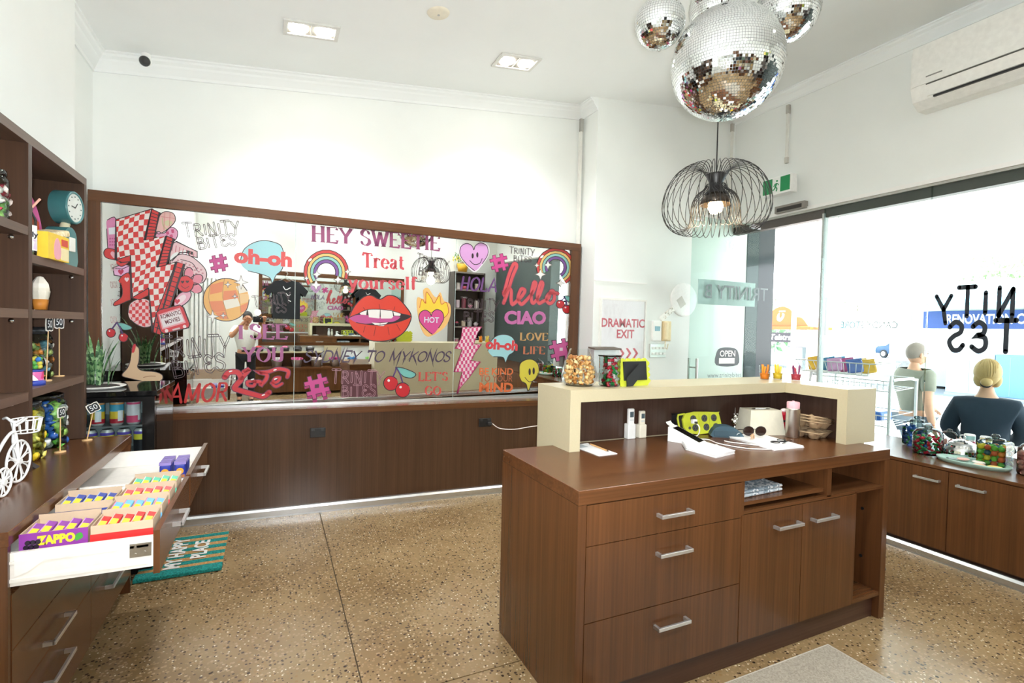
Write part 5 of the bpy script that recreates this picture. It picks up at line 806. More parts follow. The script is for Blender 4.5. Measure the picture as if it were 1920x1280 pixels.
ST('mirror_sticker','rainbow sticker at mirror upper right corner',[('band','d8433f','C',[(3.561,1.21),(3.539,1.27),(3.541,1.334),(3.566,1.395),(3.613,1.448),(3.676,1.486),(3.749,1.506),(3.825,1.504),(3.896,1.482),(3.953,1.44),(3.991,1.384),(4.004,1.319),(3.992,1.253),(3.955,1.193),(3.898,1.146),(3.879,1.169),(3.927,1.21),(3.959,1.261),(3.969,1.317),(3.958,1.373),(3.926,1.421),(3.877,1.456),(3.817,1.476),(3.752,1.477),(3.689,1.46),(3.635,1.428),(3.595,1.383),(3.573,1.33),(3.571,1.275),(3.59,1.224)]),('band','f0c878','C',[(3.59,1.224),(3.571,1.275),(3.573,1.33),(3.595,1.383),(3.635,1.428),(3.689,1.46),(3.752,1.477),(3.817,1.476),(3.877,1.456),(3.926,1.421),(3.958,1.373),(3.969,1.317),(3.959,1.261),(3.927,1.21),(3.879,1.169),(3.859,1.193),(3.9,1.227),(3.925,1.269),(3.934,1.316),(3.925,1.362),(3.899,1.401),(3.858,1.431),(3.808,1.447),(3.754,1.448),(3.702,1.435),(3.657,1.408),(3.623,1.37),(3.605,1.327),(3.604,1.281),(3.62,1.238)]),('band','93cfc6','C',[(3.62,1.238),(3.604,1.281),(3.605,1.327),(3.623,1.37),(3.657,1.408),(3.702,1.435),(3.754,1.448),(3.808,1.447),(3.858,1.431),(3.899,1.401),(3.925,1.362),(3.934,1.316),(3.925,1.269),(3.9,1.227),(3.859,1.193),(3.84,1.217),(3.872,1.243),(3.893,1.277),(3.9,1.314),(3.892,1.351),(3.871,1.382),(3.839,1.406),(3.799,1.419),(3.756,1.42),(3.715,1.409),(3.679,1.387),(3.652,1.358),(3.638,1.323),(3.637,1.286),(3.649,1.252)]),('band','7d4f9c','C',[(3.649,1.252),(3.637,1.286),(3.638,1.323),(3.652,1.358),(3.679,1.387),(3.715,1.409),(3.756,1.42),(3.799,1.419),(3.839,1.406),(3.871,1.382),(3.892,1.351),(3.9,1.314),(3.893,1.277),(3.872,1.243),(3.84,1.217),(3.821,1.24),(3.845,1.26),(3.86,1.285),(3.865,1.312),(3.86,1.339),(3.844,1.363),(3.82,1.38),(3.791,1.39),(3.759,1.391),(3.728,1.383),(3.701,1.367),(3.681,1.345),(3.67,1.319),(3.67,1.292),(3.679,1.266)]),('outline','33222a','L',[(3.561,1.21),(3.539,1.27),(3.541,1.334),(3.566,1.395),(3.613,1.448),(3.676,1.486),(3.749,1.506),(3.825,1.504),(3.896,1.482),(3.954,1.44),(3.991,1.384),(4.005,1.319),(3.992,1.253),(3.955,1.193),(3.898,1.146)],.007),('outline','33222a','L',[(3.59,1.224),(3.571,1.275),(3.573,1.33),(3.595,1.383),(3.635,1.428),(3.689,1.46),(3.752,1.477),(3.817,1.476),(3.877,1.457),(3.926,1.421),(3.958,1.373),(3.969,1.318),(3.959,1.261),(3.927,1.21),(3.879,1.169)],.007),('outline','33222a','L',[(3.62,1.238),(3.604,1.281),(3.605,1.327),(3.623,1.37),(3.657,1.408),(3.702,1.435),(3.754,1.449),(3.808,1.447),(3.858,1.431),(3.899,1.402),(3.925,1.362),(3.934,1.316),(3.926,1.269),(3.9,1.227),(3.859,1.193)],.007),('outline','33222a','L',[(3.649,1.252),(3.637,1.286),(3.638,1.323),(3.652,1.358),(3.679,1.388),(3.715,1.409),(3.756,1.42),(3.8,1.419),(3.839,1.406),(3.871,1.382),(3.892,1.351),(3.9,1.314),(3.893,1.277),(3.872,1.243),(3.84,1.217)],.007),('outline','33222a','L',[(3.679,1.266),(3.669,1.292),(3.67,1.319),(3.681,1.345),(3.701,1.367),(3.728,1.383),(3.759,1.391),(3.791,1.39),(3.82,1.381),(3.844,1.363),(3.86,1.34),(3.865,1.312),(3.86,1.285),(3.845,1.26),(3.821,1.24)],.007),('sparkle','fbfbf7','C',[(3.539,1.338),(3.549,1.319),(3.571,1.313),(3.549,1.303),(3.541,1.284),(3.531,1.302),(3.509,1.308),(3.53,1.318)]),('outline','8a8078','L',[(3.539,1.338),(3.549,1.319),(3.571,1.313),(3.549,1.303),(3.541,1.284),(3.531,1.302),(3.509,1.308),(3.53,1.318),(3.539,1.338)],.005),('sparkle','fbfbf7','C',[(3.669,1.369),(3.685,1.339),(3.721,1.329),(3.686,1.313),(3.672,1.281),(3.656,1.311),(3.62,1.321),(3.655,1.337)]),('outline','8a8078','L',[(3.669,1.369),(3.685,1.339),(3.721,1.329),(3.686,1.313),(3.672,1.281),(3.656,1.311),(3.62,1.321),(3.655,1.337),(3.669,1.369)],.005),('sparkle','fbfbf7','C',[(3.584,1.276),(3.604,1.239),(3.649,1.226),(3.605,1.207),(3.588,1.168),(3.568,1.205),(3.524,1.218),(3.567,1.237)]),('outline','8a8078','L',[(3.584,1.276),(3.604,1.239),(3.649,1.226),(3.605,1.207),(3.588,1.168),(3.568,1.205),(3.524,1.218),(3.567,1.237),(3.584,1.276)],.005),('sparkle','fbfbf7','C',[(3.828,1.192),(3.845,1.162),(3.883,1.151),(3.846,1.135),(3.832,1.103),(3.815,1.133),(3.778,1.144),(3.814,1.16)]),('outline','8a8078','L',[(3.828,1.192),(3.845,1.162),(3.883,1.151),(3.846,1.135),(3.832,1.103),(3.815,1.133),(3.778,1.144),(3.814,1.16),(3.828,1.192)],.005),('sparkle','fbfbf7','C',[(3.966,1.198),(3.978,1.175),(4.007,1.166),(3.979,1.155),(3.968,1.13),(3.955,1.153),(3.927,1.162),(3.955,1.173)]),('outline','8a8078','L',[(3.966,1.198),(3.978,1.175),(4.007,1.166),(3.979,1.155),(3.968,1.13),(3.955,1.153),(3.927,1.162),(3.955,1.173),(3.966,1.198)],.005),('shine','ffffff','P',[(3.615,1.419),(3.615,1.409),(3.605,1.396),(3.589,1.387),(3.578,1.388),(3.577,1.398),(3.588,1.411),(3.604,1.42)]),])
ST('mirror_sticker','purple brush hola lettering sticker',[('lettering','6b3f7c','T','HOLA',(2.719,1.019),(3.093,1.019),.126,'brush'),])
ST('mirror_sticker','seventh shop logo sticker, over the reflected bookshelf',[('lettering','4a383f','T','TRINITY',(2.728,.842),(3.128,.838),.106,'logo:0'),('lettering','4a383f','T','BITES',(2.764,.722),(3.079,.727),.097,'logo:0'),])
ST('mirror_sticker','red script hello lettering sticker over the window reflection',[('outline','7d3a58','LS',[(3.179,.913),(3.217,1.014),(3.267,1.178),(3.312,1.287),(3.277,1.303),(3.231,1.2),(3.194,1.062),(3.176,.987),(3.215,1.057),(3.257,1.041),(3.26,.954),(3.276,.905),(3.331,.944),(3.385,.997),(3.412,1.049),(3.369,1.059),(3.337,.97),(3.374,.909),(3.43,.949),(3.499,1.028),(3.54,1.119),(3.51,1.13),(3.486,1.002),(3.503,.927),(3.546,.954),(3.587,1.02),(3.62,1.124),(3.59,1.135),(3.558,1.006),(3.576,.93),(3.62,.944),(3.693,.986),(3.713,1.052),(3.75,1.054),(3.761,.976),(3.71,.929),(3.663,.972),(3.706,1.038),(3.804,1.037)],.045),('script','e0545c','LS',[(3.179,.913),(3.217,1.014),(3.267,1.178),(3.312,1.287),(3.277,1.303),(3.231,1.2),(3.194,1.062),(3.176,.987),(3.215,1.057),(3.257,1.041),(3.26,.954),(3.276,.905),(3.331,.944),(3.385,.997),(3.412,1.049),(3.369,1.059),(3.337,.97),(3.374,.909),(3.43,.949),(3.499,1.028),(3.54,1.119),(3.51,1.13),(3.486,1.002),(3.503,.927),(3.546,.954),(3.587,1.02),(3.62,1.124),(3.59,1.135),(3.558,1.006),(3.576,.93),(3.62,.944),(3.693,.986),(3.713,1.052),(3.75,1.054),(3.761,.976),(3.71,.929),(3.663,.972),(3.706,1.038),(3.804,1.037)],.032),])
ST('mirror_sticker','pink rounded ciao lettering sticker',[('lettering','c86aa6','T','CIAO',(3.192,.7),(3.67,.711),.138,'fat'),])
ST('mirror_sticker','pink checked lightning bolt sticker at mirror right',[('bolt','d8457f','C',[(2.75,.663),(2.95,.673),(2.906,.611),(2.87,.502),(2.949,.502),(2.886,.417),(2.848,.344),(2.941,.331),(2.827,.175),(2.74,.08),(2.716,.027),(2.738,.153),(2.761,.236),(2.679,.238),(2.72,.357),(2.755,.453),(2.685,.459),(2.74,.561)]),('check','f0d3dc','C',[(2.692,.436),(2.692,.436),(2.691,.458),(2.685,.459),(2.691,.469)]),('check','f0d3dc','C',[(2.701,.302),(2.701,.302),(2.701,.303)]),('check','f0d3dc','C',[(2.703,.269),(2.703,.238),(2.682,.238),(2.682,.247),(2.689,.267)]),('check','f0d3dc','C',[(2.713,.506),(2.714,.472),(2.693,.47),(2.693,.472),(2.71,.505)]),('check','f0d3dc','C',[(2.719,.338),(2.713,.337),(2.719,.354)]),('check','f0d3dc','C',[(2.724,.304),(2.725,.271),(2.703,.269),(2.702,.302)]),('check','f0d3dc','C',[(2.723,.237),(2.724,.204),(2.724,.204),(2.723,.237),(2.723,.237)]),('check','f0d3dc','C',[(2.724,.069),(2.723,.069),(2.724,.072)]),('check','f0d3dc','C',[(2.719,.034),(2.716,.027),(2.717,.034)]),('check','f0d3dc','C',[(2.736,.542),(2.737,.508),(2.716,.506),(2.716,.515),(2.729,.541)]),('check','f0d3dc','C',[(2.734,.475),(2.735,.441),(2.735,.441),(2.734,.455),(2.713,.457),(2.712,.472)]),('check','f0d3dc','C',[(2.737,.374),(2.725,.373),(2.736,.402)]),('check','f0d3dc','C',[(2.743,.34),(2.744,.307),(2.722,.304),(2.722,.338)]),('check','f0d3dc','C',[(2.746,.273),(2.747,.239),(2.725,.237),(2.725,.237),(2.724,.271)]),('check','f0d3dc','C',[(2.744,.172),(2.743,.172),(2.744,.173)]),('check','f0d3dc','C',[(2.742,.138),(2.743,.104),(2.729,.103),(2.735,.138)]),('check','f0d3dc','C',[(2.735,.069),(2.727,.051),(2.726,.069)]),('check','f0d3dc','C',[(2.744,.61),(2.748,.644),(2.756,.645),(2.757,.611)]),('check','f0d3dc','C',[(2.741,.576),(2.759,.578),(2.76,.544),(2.738,.542),(2.738,.558),(2.74,.561)]),('check','f0d3dc','C',[(2.756,.511),(2.757,.477),(2.736,.475),(2.735,.508)]),('check','f0d3dc','C',[(2.756,.443),(2.757,.41),(2.739,.408),(2.752,.443)]),('check','f0d3dc','C',[(2.761,.376),(2.762,.342),(2.741,.34),(2.74,.374)]),('check','f0d3dc','C',[(2.767,.309),(2.768,.275),(2.746,.273),(2.745,.307)]),('check','f0d3dc','C',[(2.766,.241),(2.767,.207),(2.753,.206),(2.761,.236),(2.745,.237),(2.744,.239)]),('check','f0d3dc','C',[(2.763,.174),(2.764,.14),(2.743,.138),(2.742,.167),(2.743,.172)]),('check','f0d3dc','C',[(2.764,.106),(2.745,.086),(2.745,.104)]),('check','f0d3dc','C',[(2.754,.645),(2.753,.663),(2.775,.664),(2.776,.647)]),('check','f0d3dc','C',[(2.76,.578),(2.759,.611),(2.78,.614),(2.781,.58)]),('check','f0d3dc','C',[(2.759,.511),(2.758,.544),(2.78,.547),(2.781,.513)]),('check','f0d3dc','C',[(2.756,.443),(2.755,.477),(2.777,.479),(2.778,.446)]),('check','f0d3dc','C',[(2.759,.376),(2.758,.41),(2.78,.412),(2.781,.378)]),('check','f0d3dc','C',[(2.766,.309),(2.765,.342),(2.786,.345),(2.787,.311)]),('check','f0d3dc','C',[(2.768,.241),(2.767,.275),(2.789,.277),(2.79,.243)]),('check','f0d3dc','C',[(2.765,.174),(2.764,.207),(2.786,.209),(2.787,.176)]),('check','f0d3dc','C',[(2.764,.14),(2.786,.142),(2.786,.13),(2.765,.107)]),('check','f0d3dc','C',[(2.779,.614),(2.778,.648),(2.8,.65),(2.801,.617)]),('check','f0d3dc','C',[(2.782,.547),(2.781,.58),(2.803,.583),(2.803,.549)]),('check','f0d3dc','C',[(2.779,.479),(2.778,.513),(2.8,.516),(2.801,.482)]),('check','f0d3dc','C',[(2.778,.412),(2.777,.446),(2.799,.448),(2.8,.414)]),('check','f0d3dc','C',[(2.784,.345),(2.783,.378),(2.805,.381),(2.806,.347)]),('check','f0d3dc','C',[(2.79,.277),(2.789,.311),(2.81,.313),(2.811,.279)]),('check','f0d3dc','C',[(2.789,.209),(2.788,.243),(2.81,.245),(2.811,.211)]),('check','f0d3dc','C',[(2.786,.142),(2.785,.176),(2.807,.178),(2.808,.153),(2.798,.143)]),('check','f0d3dc','C',[(2.797,.65),(2.797,.665),(2.819,.666),(2.819,.653)]),('check','f0d3dc','C',[(2.803,.583),(2.802,.617),(2.824,.62),(2.825,.586)]),('check','f0d3dc','C',[(2.802,.516),(2.801,.549),(2.823,.552),(2.824,.518)]),('check','f0d3dc','C',[(2.8,.448),(2.799,.482),(2.82,.484),(2.821,.451)]),('check','f0d3dc','C',[(2.802,.381),(2.801,.414),(2.823,.417),(2.824,.383)]),('check','f0d3dc','C',[(2.809,.313),(2.808,.347),(2.83,.349),(2.831,.315)]),('check','f0d3dc','C',[(2.812,.245),(2.811,.279),(2.833,.281),(2.834,.247)]),('check','f0d3dc','C',[(2.809,.178),(2.808,.211),(2.83,.213),(2.831,.18),(2.831,.179)]),('check','f0d3dc','C',[(2.823,.619),(2.822,.653),(2.844,.656),(2.844,.622)]),('check','f0d3dc','C',[(2.825,.552),(2.824,.586),(2.846,.589),(2.847,.555)]),('check','f0d3dc','C',[(2.822,.484),(2.822,.518),(2.843,.521),(2.844,.487)]),('check','f0d3dc','C',[(2.822,.417),(2.821,.451),(2.843,.453),(2.844,.419)]),('check','f0d3dc','C',[(2.828,.349),(2.827,.383),(2.849,.385),(2.85,.351)]),('check','f0d3dc','C',[(2.833,.281),(2.832,.315),(2.854,.317),(2.855,.283)]),('check','f0d3dc','C',[(2.833,.213),(2.832,.247),(2.854,.249),(2.855,.215)]),('check','f0d3dc','C',[(2.829,.179),(2.831,.18),(2.829,.177)]),('check','f0d3dc','C',[(2.841,.656),(2.841,.667),(2.863,.668),(2.863,.659)]),('check','f0d3dc','C',[(2.847,.589),(2.846,.622),(2.868,.625),(2.869,.591)]),('check','f0d3dc','C',[(2.846,.521),(2.845,.555),(2.867,.557),(2.868,.523)]),('check','f0d3dc','C',[(2.843,.453),(2.842,.487),(2.864,.49),(2.865,.456)]),('check','f0d3dc','C',[(2.846,.385),(2.845,.419),(2.867,.422),(2.868,.388)]),('check','f0d3dc','C',[(2.853,.317),(2.852,.351),(2.852,.351),(2.852,.351),(2.852,.344),(2.875,.34),(2.875,.32)]),('check','f0d3dc','C',[(2.856,.249),(2.855,.283),(2.877,.286),(2.878,.251)]),('check','f0d3dc','C',[(2.852,.215),(2.857,.216),(2.852,.209)]),('check','f0d3dc','C',[(2.866,.625),(2.865,.659),(2.888,.662),(2.889,.628)]),('check','f0d3dc','C',[(2.869,.557),(2.868,.591),(2.89,.594),(2.891,.566),(2.889,.56)]),('check','f0d3dc','C',[(2.866,.49),(2.865,.523),(2.878,.525),(2.87,.502),(2.888,.502),(2.889,.492)]),('check','f0d3dc','C',[(2.866,.422),(2.865,.456),(2.887,.458),(2.888,.424)]),('check','f0d3dc','C',[(2.872,.354),(2.871,.388),(2.871,.388),(2.872,.354)]),('check','f0d3dc','C',[(2.877,.286),(2.876,.32),(2.899,.322),(2.9,.288)]),('check','f0d3dc','C',[(2.876,.251),(2.883,.252),(2.876,.242)]),('check','f0d3dc','C',[(2.885,.662),(2.885,.669),(2.907,.671),(2.907,.665)]),('check','f0d3dc','C',[(2.891,.594),(2.89,.628),(2.912,.631),(2.912,.62),(2.906,.611),(2.901,.595)]),('check','f0d3dc','C',[(2.89,.526),(2.889,.56),(2.889,.56),(2.89,.526)]),('check','f0d3dc','C',[(2.887,.458),(2.886,.492),(2.909,.495),(2.91,.461)]),('check','f0d3dc','C',[(2.89,.39),(2.889,.424),(2.891,.424),(2.889,.422),(2.89,.39)]),('check','f0d3dc','C',[(2.897,.322),(2.896,.356),(2.896,.356),(2.897,.337),(2.919,.334),(2.92,.324)]),('check','f0d3dc','C',[(2.899,.288),(2.91,.289),(2.899,.274)]),('check','f0d3dc','C',[(2.911,.631),(2.91,.665),(2.932,.667),(2.933,.648),(2.921,.632)]),('check','f0d3dc','C',[(2.914,.563),(2.913,.597),(2.913,.597),(2.914,.563)]),('check','f0d3dc','C',[(2.911,.495),(2.91,.529),(2.91,.529),(2.91,.502),(2.933,.502),(2.933,.497)]),('check','f0d3dc','C',[(2.91,.426),(2.909,.461),(2.919,.462),(2.91,.449),(2.91,.426)]),('check','f0d3dc','C',[(2.916,.358),(2.915,.392),(2.915,.392),(2.916,.358)]),('check','f0d3dc','C',[(2.921,.324),(2.936,.326),(2.921,.305)]),('check','f0d3dc','C',[(2.929,.667),(2.929,.672),(2.95,.673),(2.948,.67)]),('check','f0d3dc','C',[(2.935,.599),(2.934,.634),(2.934,.634),(2.935,.599)]),('check','f0d3dc','C',[(2.935,.531),(2.934,.565),(2.934,.565),(2.935,.531)]),('check','f0d3dc','C',[(2.932,.463),(2.931,.497),(2.946,.499),(2.931,.479),(2.932,.463)]),('check','f0d3dc','C',[(2.935,.395),(2.934,.429),(2.934,.429),(2.935,.395)]),('outline','a32a5c','L',[(2.75,.663),(2.95,.673),(2.906,.611),(2.87,.502),(2.949,.502),(2.886,.417),(2.848,.344),(2.941,.331),(2.827,.175),(2.74,.08),(2.716,.027),(2.738,.153),(2.761,.236),(2.679,.238),(2.72,.357),(2.755,.453),(2.685,.459),(2.74,.561),(2.75,.663)],.006),])
ST('mirror_sticker','small blue oh-oh speech bubble sticker at mirror right',[('bubble','a5dbe0','P',[(3.024,.441),(3.042,.515),(3.107,.583),(3.202,.601),(3.287,.573),(3.324,.504),(3.306,.429),(3.251,.391),(3.218,.322),(3.189,.373),(3.086,.379)]),('outline','33222a','LS',[(3.024,.441),(3.042,.515),(3.107,.583),(3.202,.601),(3.287,.573),(3.324,.504),(3.306,.429),(3.251,.391),(3.218,.322),(3.189,.373),(3.086,.379)],.007),('lettering','dd3f45','T','oh-oh',(2.994,.456),(3.348,.435),.105,'fat'),])
ST('mirror_sticker','orange be kind to your mind lettering sticker',[('lettering','e8743c','T','BE KIND',(2.938,.203),(3.306,.195),.068,'sansb'),('lettering','c9683f','T','TO YOUR',(2.946,.135),(3.301,.128),.063,'sans'),('lettering','e8743c','T','MIND',(2.94,.035),(3.309,.021),.094,'sansx'),])
ST('mirror_sticker','yellow melting smiley sticker by the popcorn jar',[('face','e9d845','P',[(3.377,.2),(3.381,.302),(3.444,.346),(3.523,.349),(3.591,.299),(3.605,.208),(3.574,.157),(3.524,.113),(3.498,.043),(3.479,.031),(3.459,.096),(3.415,.122)]),('outline','33222a','LS',[(3.377,.2),(3.381,.302),(3.444,.346),(3.523,.349),(3.591,.299),(3.605,.208),(3.574,.157),(3.524,.113),(3.498,.043),(3.479,.031),(3.459,.096),(3.415,.122)],.009),('eye','33222a','P',[(3.509,.223),(3.506,.198),(3.497,.187),(3.487,.198),(3.482,.223),(3.485,.249),(3.494,.259),(3.504,.248)]),('eye','33222a','P',[(3.556,.231),(3.553,.206),(3.543,.195),(3.533,.206),(3.528,.232),(3.532,.257),(3.541,.267),(3.551,.256)]),('smile','33222a','LS',[(3.443,.166),(3.495,.12),(3.56,.144),(3.595,.208)],.007),])
ST('mirror_sticker','small cherry pair sticker at mirror right edge',[('fruit','d4252f','P',[(3.892,.93),(3.883,.903),(3.857,.886),(3.824,.884),(3.798,.9),(3.787,.925),(3.796,.952),(3.821,.969),(3.854,.971),(3.88,.956)]),('outline','33222a','LS',[(3.892,.93),(3.883,.903),(3.857,.886),(3.824,.884),(3.798,.9),(3.787,.925),(3.796,.952),(3.821,.969),(3.854,.971),(3.88,.956)],.008),('fruit','d4252f','P',[(3.972,.88),(3.962,.853),(3.936,.836),(3.904,.835),(3.877,.85),(3.865,.876),(3.874,.903),(3.9,.92),(3.933,.921),(3.96,.906)]),('outline','33222a','LS',[(3.972,.88),(3.962,.853),(3.936,.836),(3.904,.835),(3.877,.85),(3.865,.876),(3.874,.903),(3.9,.92),(3.933,.921),(3.96,.906)],.008),('leaf','79c2ba','P',[(3.874,1.014),(3.936,1.017),(4.008,.981),(3.954,.952),(3.891,.982)]),('outline','33222a','LS',[(3.874,1.014),(3.936,1.017),(4.008,.981),(3.954,.952),(3.891,.982)],.008),('stem','5a3f7a','LS',[(3.845,.967),(3.883,.995),(3.877,1.014)],.013),('stem','5a3f7a','LS',[(3.917,.917),(3.907,.97),(3.877,1.014)],.013),('shine','ffffff','P',[(3.832,.945),(3.829,.939),(3.823,.937),(3.816,.939),(3.813,.944),(3.816,.95),(3.822,.953),(3.829,.951)]),('shine','ffffff','P',[(3.911,.896),(3.909,.89),(3.902,.887),(3.895,.889),(3.892,.895),(3.895,.901),(3.901,.903),(3.908,.901)]),])
ST('mirror_sticker','orange serif love life lettering sticker',[('lettering','c99a5c','T','LOVE',(3.379,.545),(3.702,.546),.076,'serif'),('lettering','c9704c','T','LIFE',(3.42,.406),(3.669,.405),.076,'serif'),])
ST('mirror_sticker','pink hash sticker behind the popcorn jar',[('hash','d863a4','C',[(3.749,.544),(3.796,.552),(3.807,.511),(3.871,.522),(3.859,.564),(3.907,.573),(3.919,.531),(3.968,.54),(3.98,.498),(3.93,.49),(3.945,.435),(3.995,.443),(4.007,.402),(3.957,.393),(3.969,.351),(3.92,.343),(3.909,.385),(3.845,.374),(3.856,.332),(3.809,.324),(3.797,.366),(3.749,.358),(3.738,.399),(3.786,.407),(3.771,.461),(3.723,.453),(3.712,.493),(3.76,.502)]),('hole','f0dfe8','C',[(3.845,.471),(3.884,.472),(3.886,.438),(3.846,.438)]),('outline','33222a','L',[(3.749,.544),(3.796,.552),(3.807,.511),(3.871,.522),(3.859,.564),(3.907,.573),(3.919,.531),(3.968,.54),(3.98,.498),(3.93,.49),(3.945,.435),(3.995,.443),(4.007,.402),(3.957,.393),(3.969,.351),(3.92,.343),(3.909,.385),(3.845,.374),(3.856,.332),(3.809,.324),(3.797,.366),(3.749,.358),(3.738,.399),(3.786,.407),(3.771,.461),(3.723,.453),(3.712,.493),(3.76,.502),(3.749,.544)],.007),])
# ------------------------------------------------------------------ mirror balls and wire pendant
TILE = [mirror_mat('mirror_tile', .03, 'fafcfc'), mirror_mat('mirror_tile_blue', .05, 'dfe8ee')]
def mirror_ball(label, c, r, tile, hang=True):
    t = thing('mirror_ball', label, 'mirror ball', c, group='mirror balls hanging in a cluster')
    obj('core', MB().ball((0, 0, 0), r*.985, 32, 20), plain('9aa0a2', .3, metal=.8), t)
    mb = MB(); rnd = random.Random(int(r*1000)); rows = int(pi*r/tile)
    for i in range(rows):
        a0 = -pi/2+pi*i/rows; a1 = -pi/2+pi*(i+1)/rows; am = (a0+a1)/2
        n_ = max(4, int(2*pi*r*cos(am)/tile))
        for j in range(n_):
            b0 = 2*pi*j/n_; b1 = 2*pi*(j+.9)/n_; a1_ = a0+(a1-a0)*.9
            nrm = Vector((cos(am)*cos((b0+b1)/2), cos(am)*sin((b0+b1)/2), sin(am)))
            jit = Vector((rnd.uniform(-1, 1), rnd.uniform(-1, 1), rnd.uniform(-1, 1)))*.05*tile
            q = [Vector((cos(a)*cos(b), cos(a)*sin(b), sin(a)))*r for a, b in ((a0, b0), (a0, b1), (a1_, b1), (a1_, b0))]
            cc = sum(q, Vector())/4
            n2 = (nrm+jit*1.0/tile).normalized()
            q = [p-n2*((p-cc).dot(n2)) for p in q]
            mb.add(q, [(0, 1, 2, 3)])
    obj('mirror_tiles', mb, TILE[0], t, kind='stuff')
    obj('hanging_ring', MB().tube([(0.012*cos(a*pi/6), 0, r+.01+.012*sin(a*pi/6)) for a in range(12)], .002, closed=True), METAL, t)
    obj('hanging_ring', MB().tube([(0.010*cos(a*pi/6), 0, -r-.008+.010*sin(a*pi/6)) for a in range(12)], .002, closed=True), METAL, t)
    if hang:
        zc = cz(c[0])-c[2]
        obj('cord', MB().cyl((0, 0, r+.02), (0, 0, zc), .0025, n=6), plain('3a3a3a', .5), t)
    return t
mirror_ball('largest mirror ball, hanging lowest in the middle of the cluster', (1.997, 1.862, 2.816), .262, .0125)
mirror_ball('smaller mirror ball hanging beside the ceiling downlight', (1.740, 2.055, 3.045), .123, .0125)
mirror_ball('medium mirror ball hanging towards the air conditioner', (2.580, 1.990, 3.305), .170, .0125)
mirror_ball('mirror ball hanging behind the largest one, mostly hidden', (2.460, 2.384, 3.50), .164, .0125)
mirror_ball('topmost mirror ball, only its underside in view', (2.20, 2.43, 3.63), .10, .0125)
# wire pendant
t = thing('pendant_lamp', 'black wire cage pendant lamp with glowing bulb over the service desk', 'pendant lamp', (2.174, 2.073, 2.232))
BW = plain('1c1b1b', .4)
obj('flex', MB().cyl((0, 0, .10), (0, 0, cz(2.174)-2.232), .0035, n=8), BW, t)
obj('ceiling_rose', MB().lathe([(.0001, cz(2.174)-2.232-.04), (.05, cz(2.174)-2.232-.035), (.05, cz(2.174)-2.232)], 20), BW, t)
obj('collar', MB().lathe([(.0001, .132), (.052, .13), (.054, .122), (.038, .09), (.034, .07), (.042, .045), (.06, .025), (.058, .022), (.038, .045), (.030, .07), (.034, .09), (.048, .122), (.0001, .125)], 28), BW, t)
obj('inner_shade', MB().lathe([(.03, .03), (.055, .02), (.075, -.005), (.082, -.035), (.080, -.035), (.072, -.005), (.053, .016), (.03, .026)], 28), plain('4d443c', .25, metal=.7), t)
obj('bulb', MB().lathe([(.0001, -.085), (.02, -.082), (.036, -.068), (.041, -.048), (.036, -.026), (.022, -.005), (.016, .015), (.0001, .02)], 20), emit('ffd9a0', 22), t)
L = bpy.data.lights.new('bulb_glow', 'POINT'); L.energy = 6; L.color = (1, .78, .5); L.shadow_soft_size = .06
lo = bpy.data.objects.new('bulb_glow', L); COL.objects.link(lo); lo.parent = t; lo.location = (0, 0, -.15)
wire = [(.050, .118), (.085, .165), (.15, .168), (.215, .125), (.262, .045), (.278, -.05), (.255, -.13), (.205, -.175), (.155, -.172), (.133, -.135), (.128, -.08), (.118, -.02), (.095, .02), (.06, .045), (.040, .075)]
wp = chrom(wire, 3, False)
wm = None
for k in range(34):
    if wm is None: wm = MB().tube([(a, .028*sin(i/len(wp)*pi*1.6), b) for i, (a, b) in enumerate(wp)], .0019, 5).mesh('wire', BW)
    obj('wire', wm, None, t, rot=(0, 0, 2*pi*k/34))
# ------------------------------------------------------------------ things on the service desk
DZ, LZ = .905, 1.207
def wrapped(c1, c2, s=1.0):     # one twist-wrapped lolly as a mesh
    return MB().lathe([(.0001, -.020*s), (.012*s, -.016*s), (.004*s, -.009*s), (.009*s, -.006*s), (.010*s, .0), (.009*s, .006*s), (.004*s, .009*s), (.012*s, .016*s), (.0001, .020*s)], 8, M=RX(pi/2))
def scatter(name, label, cat, group, meshes, spots):
    for i, (p, e) in enumerate(spots):
        o = bpy.data.objects.new(name, meshes[i % len(meshes)]); COL.objects.link(o); o.location = p; o.rotation_euler = e
        tag(o, label[i % len(label)] if isinstance(label, list) else label, cat, group[i % len(group)] if isinstance(group, list) else group)
def rnde(r): return (r.uniform(0, 6), r.uniform(0, 6), r.uniform(0, 6))
def fill(c, rfun, h, d, rnd, sx=1, sy=1, shell=True):   # packed spots inside a vessel
    out = []; z = d*.5
    while z < h:
        R = rfun(z)-d*.52; k = max(1, int(2*pi*R/(d*1.02))) if R > d*.4 else 1
        a0 = rnd.uniform(0, 6)
        for i in range(k):
            a = a0+2*pi*i/k; out.append(((c[0]+R*cos(a)*sx, c[1]+R*sin(a)*sy, c[2]+z+rnd.uniform(-.1, .1)*d), rnde(rnd)))
        if z+d*.9 >= h:      # close the top layer
            R2 = R-d
            while R2 > d*.3:
                k = max(1, int(2*pi*R2/d))
                for i in range(k): out.append(((c[0]+R2*cos(2*pi*i/k)*sx, c[1]+R2*sin(2*pi*i/k)*sy, c[2]+z+rnd.uniform(-.1, .1)*d), rnde(rnd)))
                R2 -= d
        z += d*.86
    return out
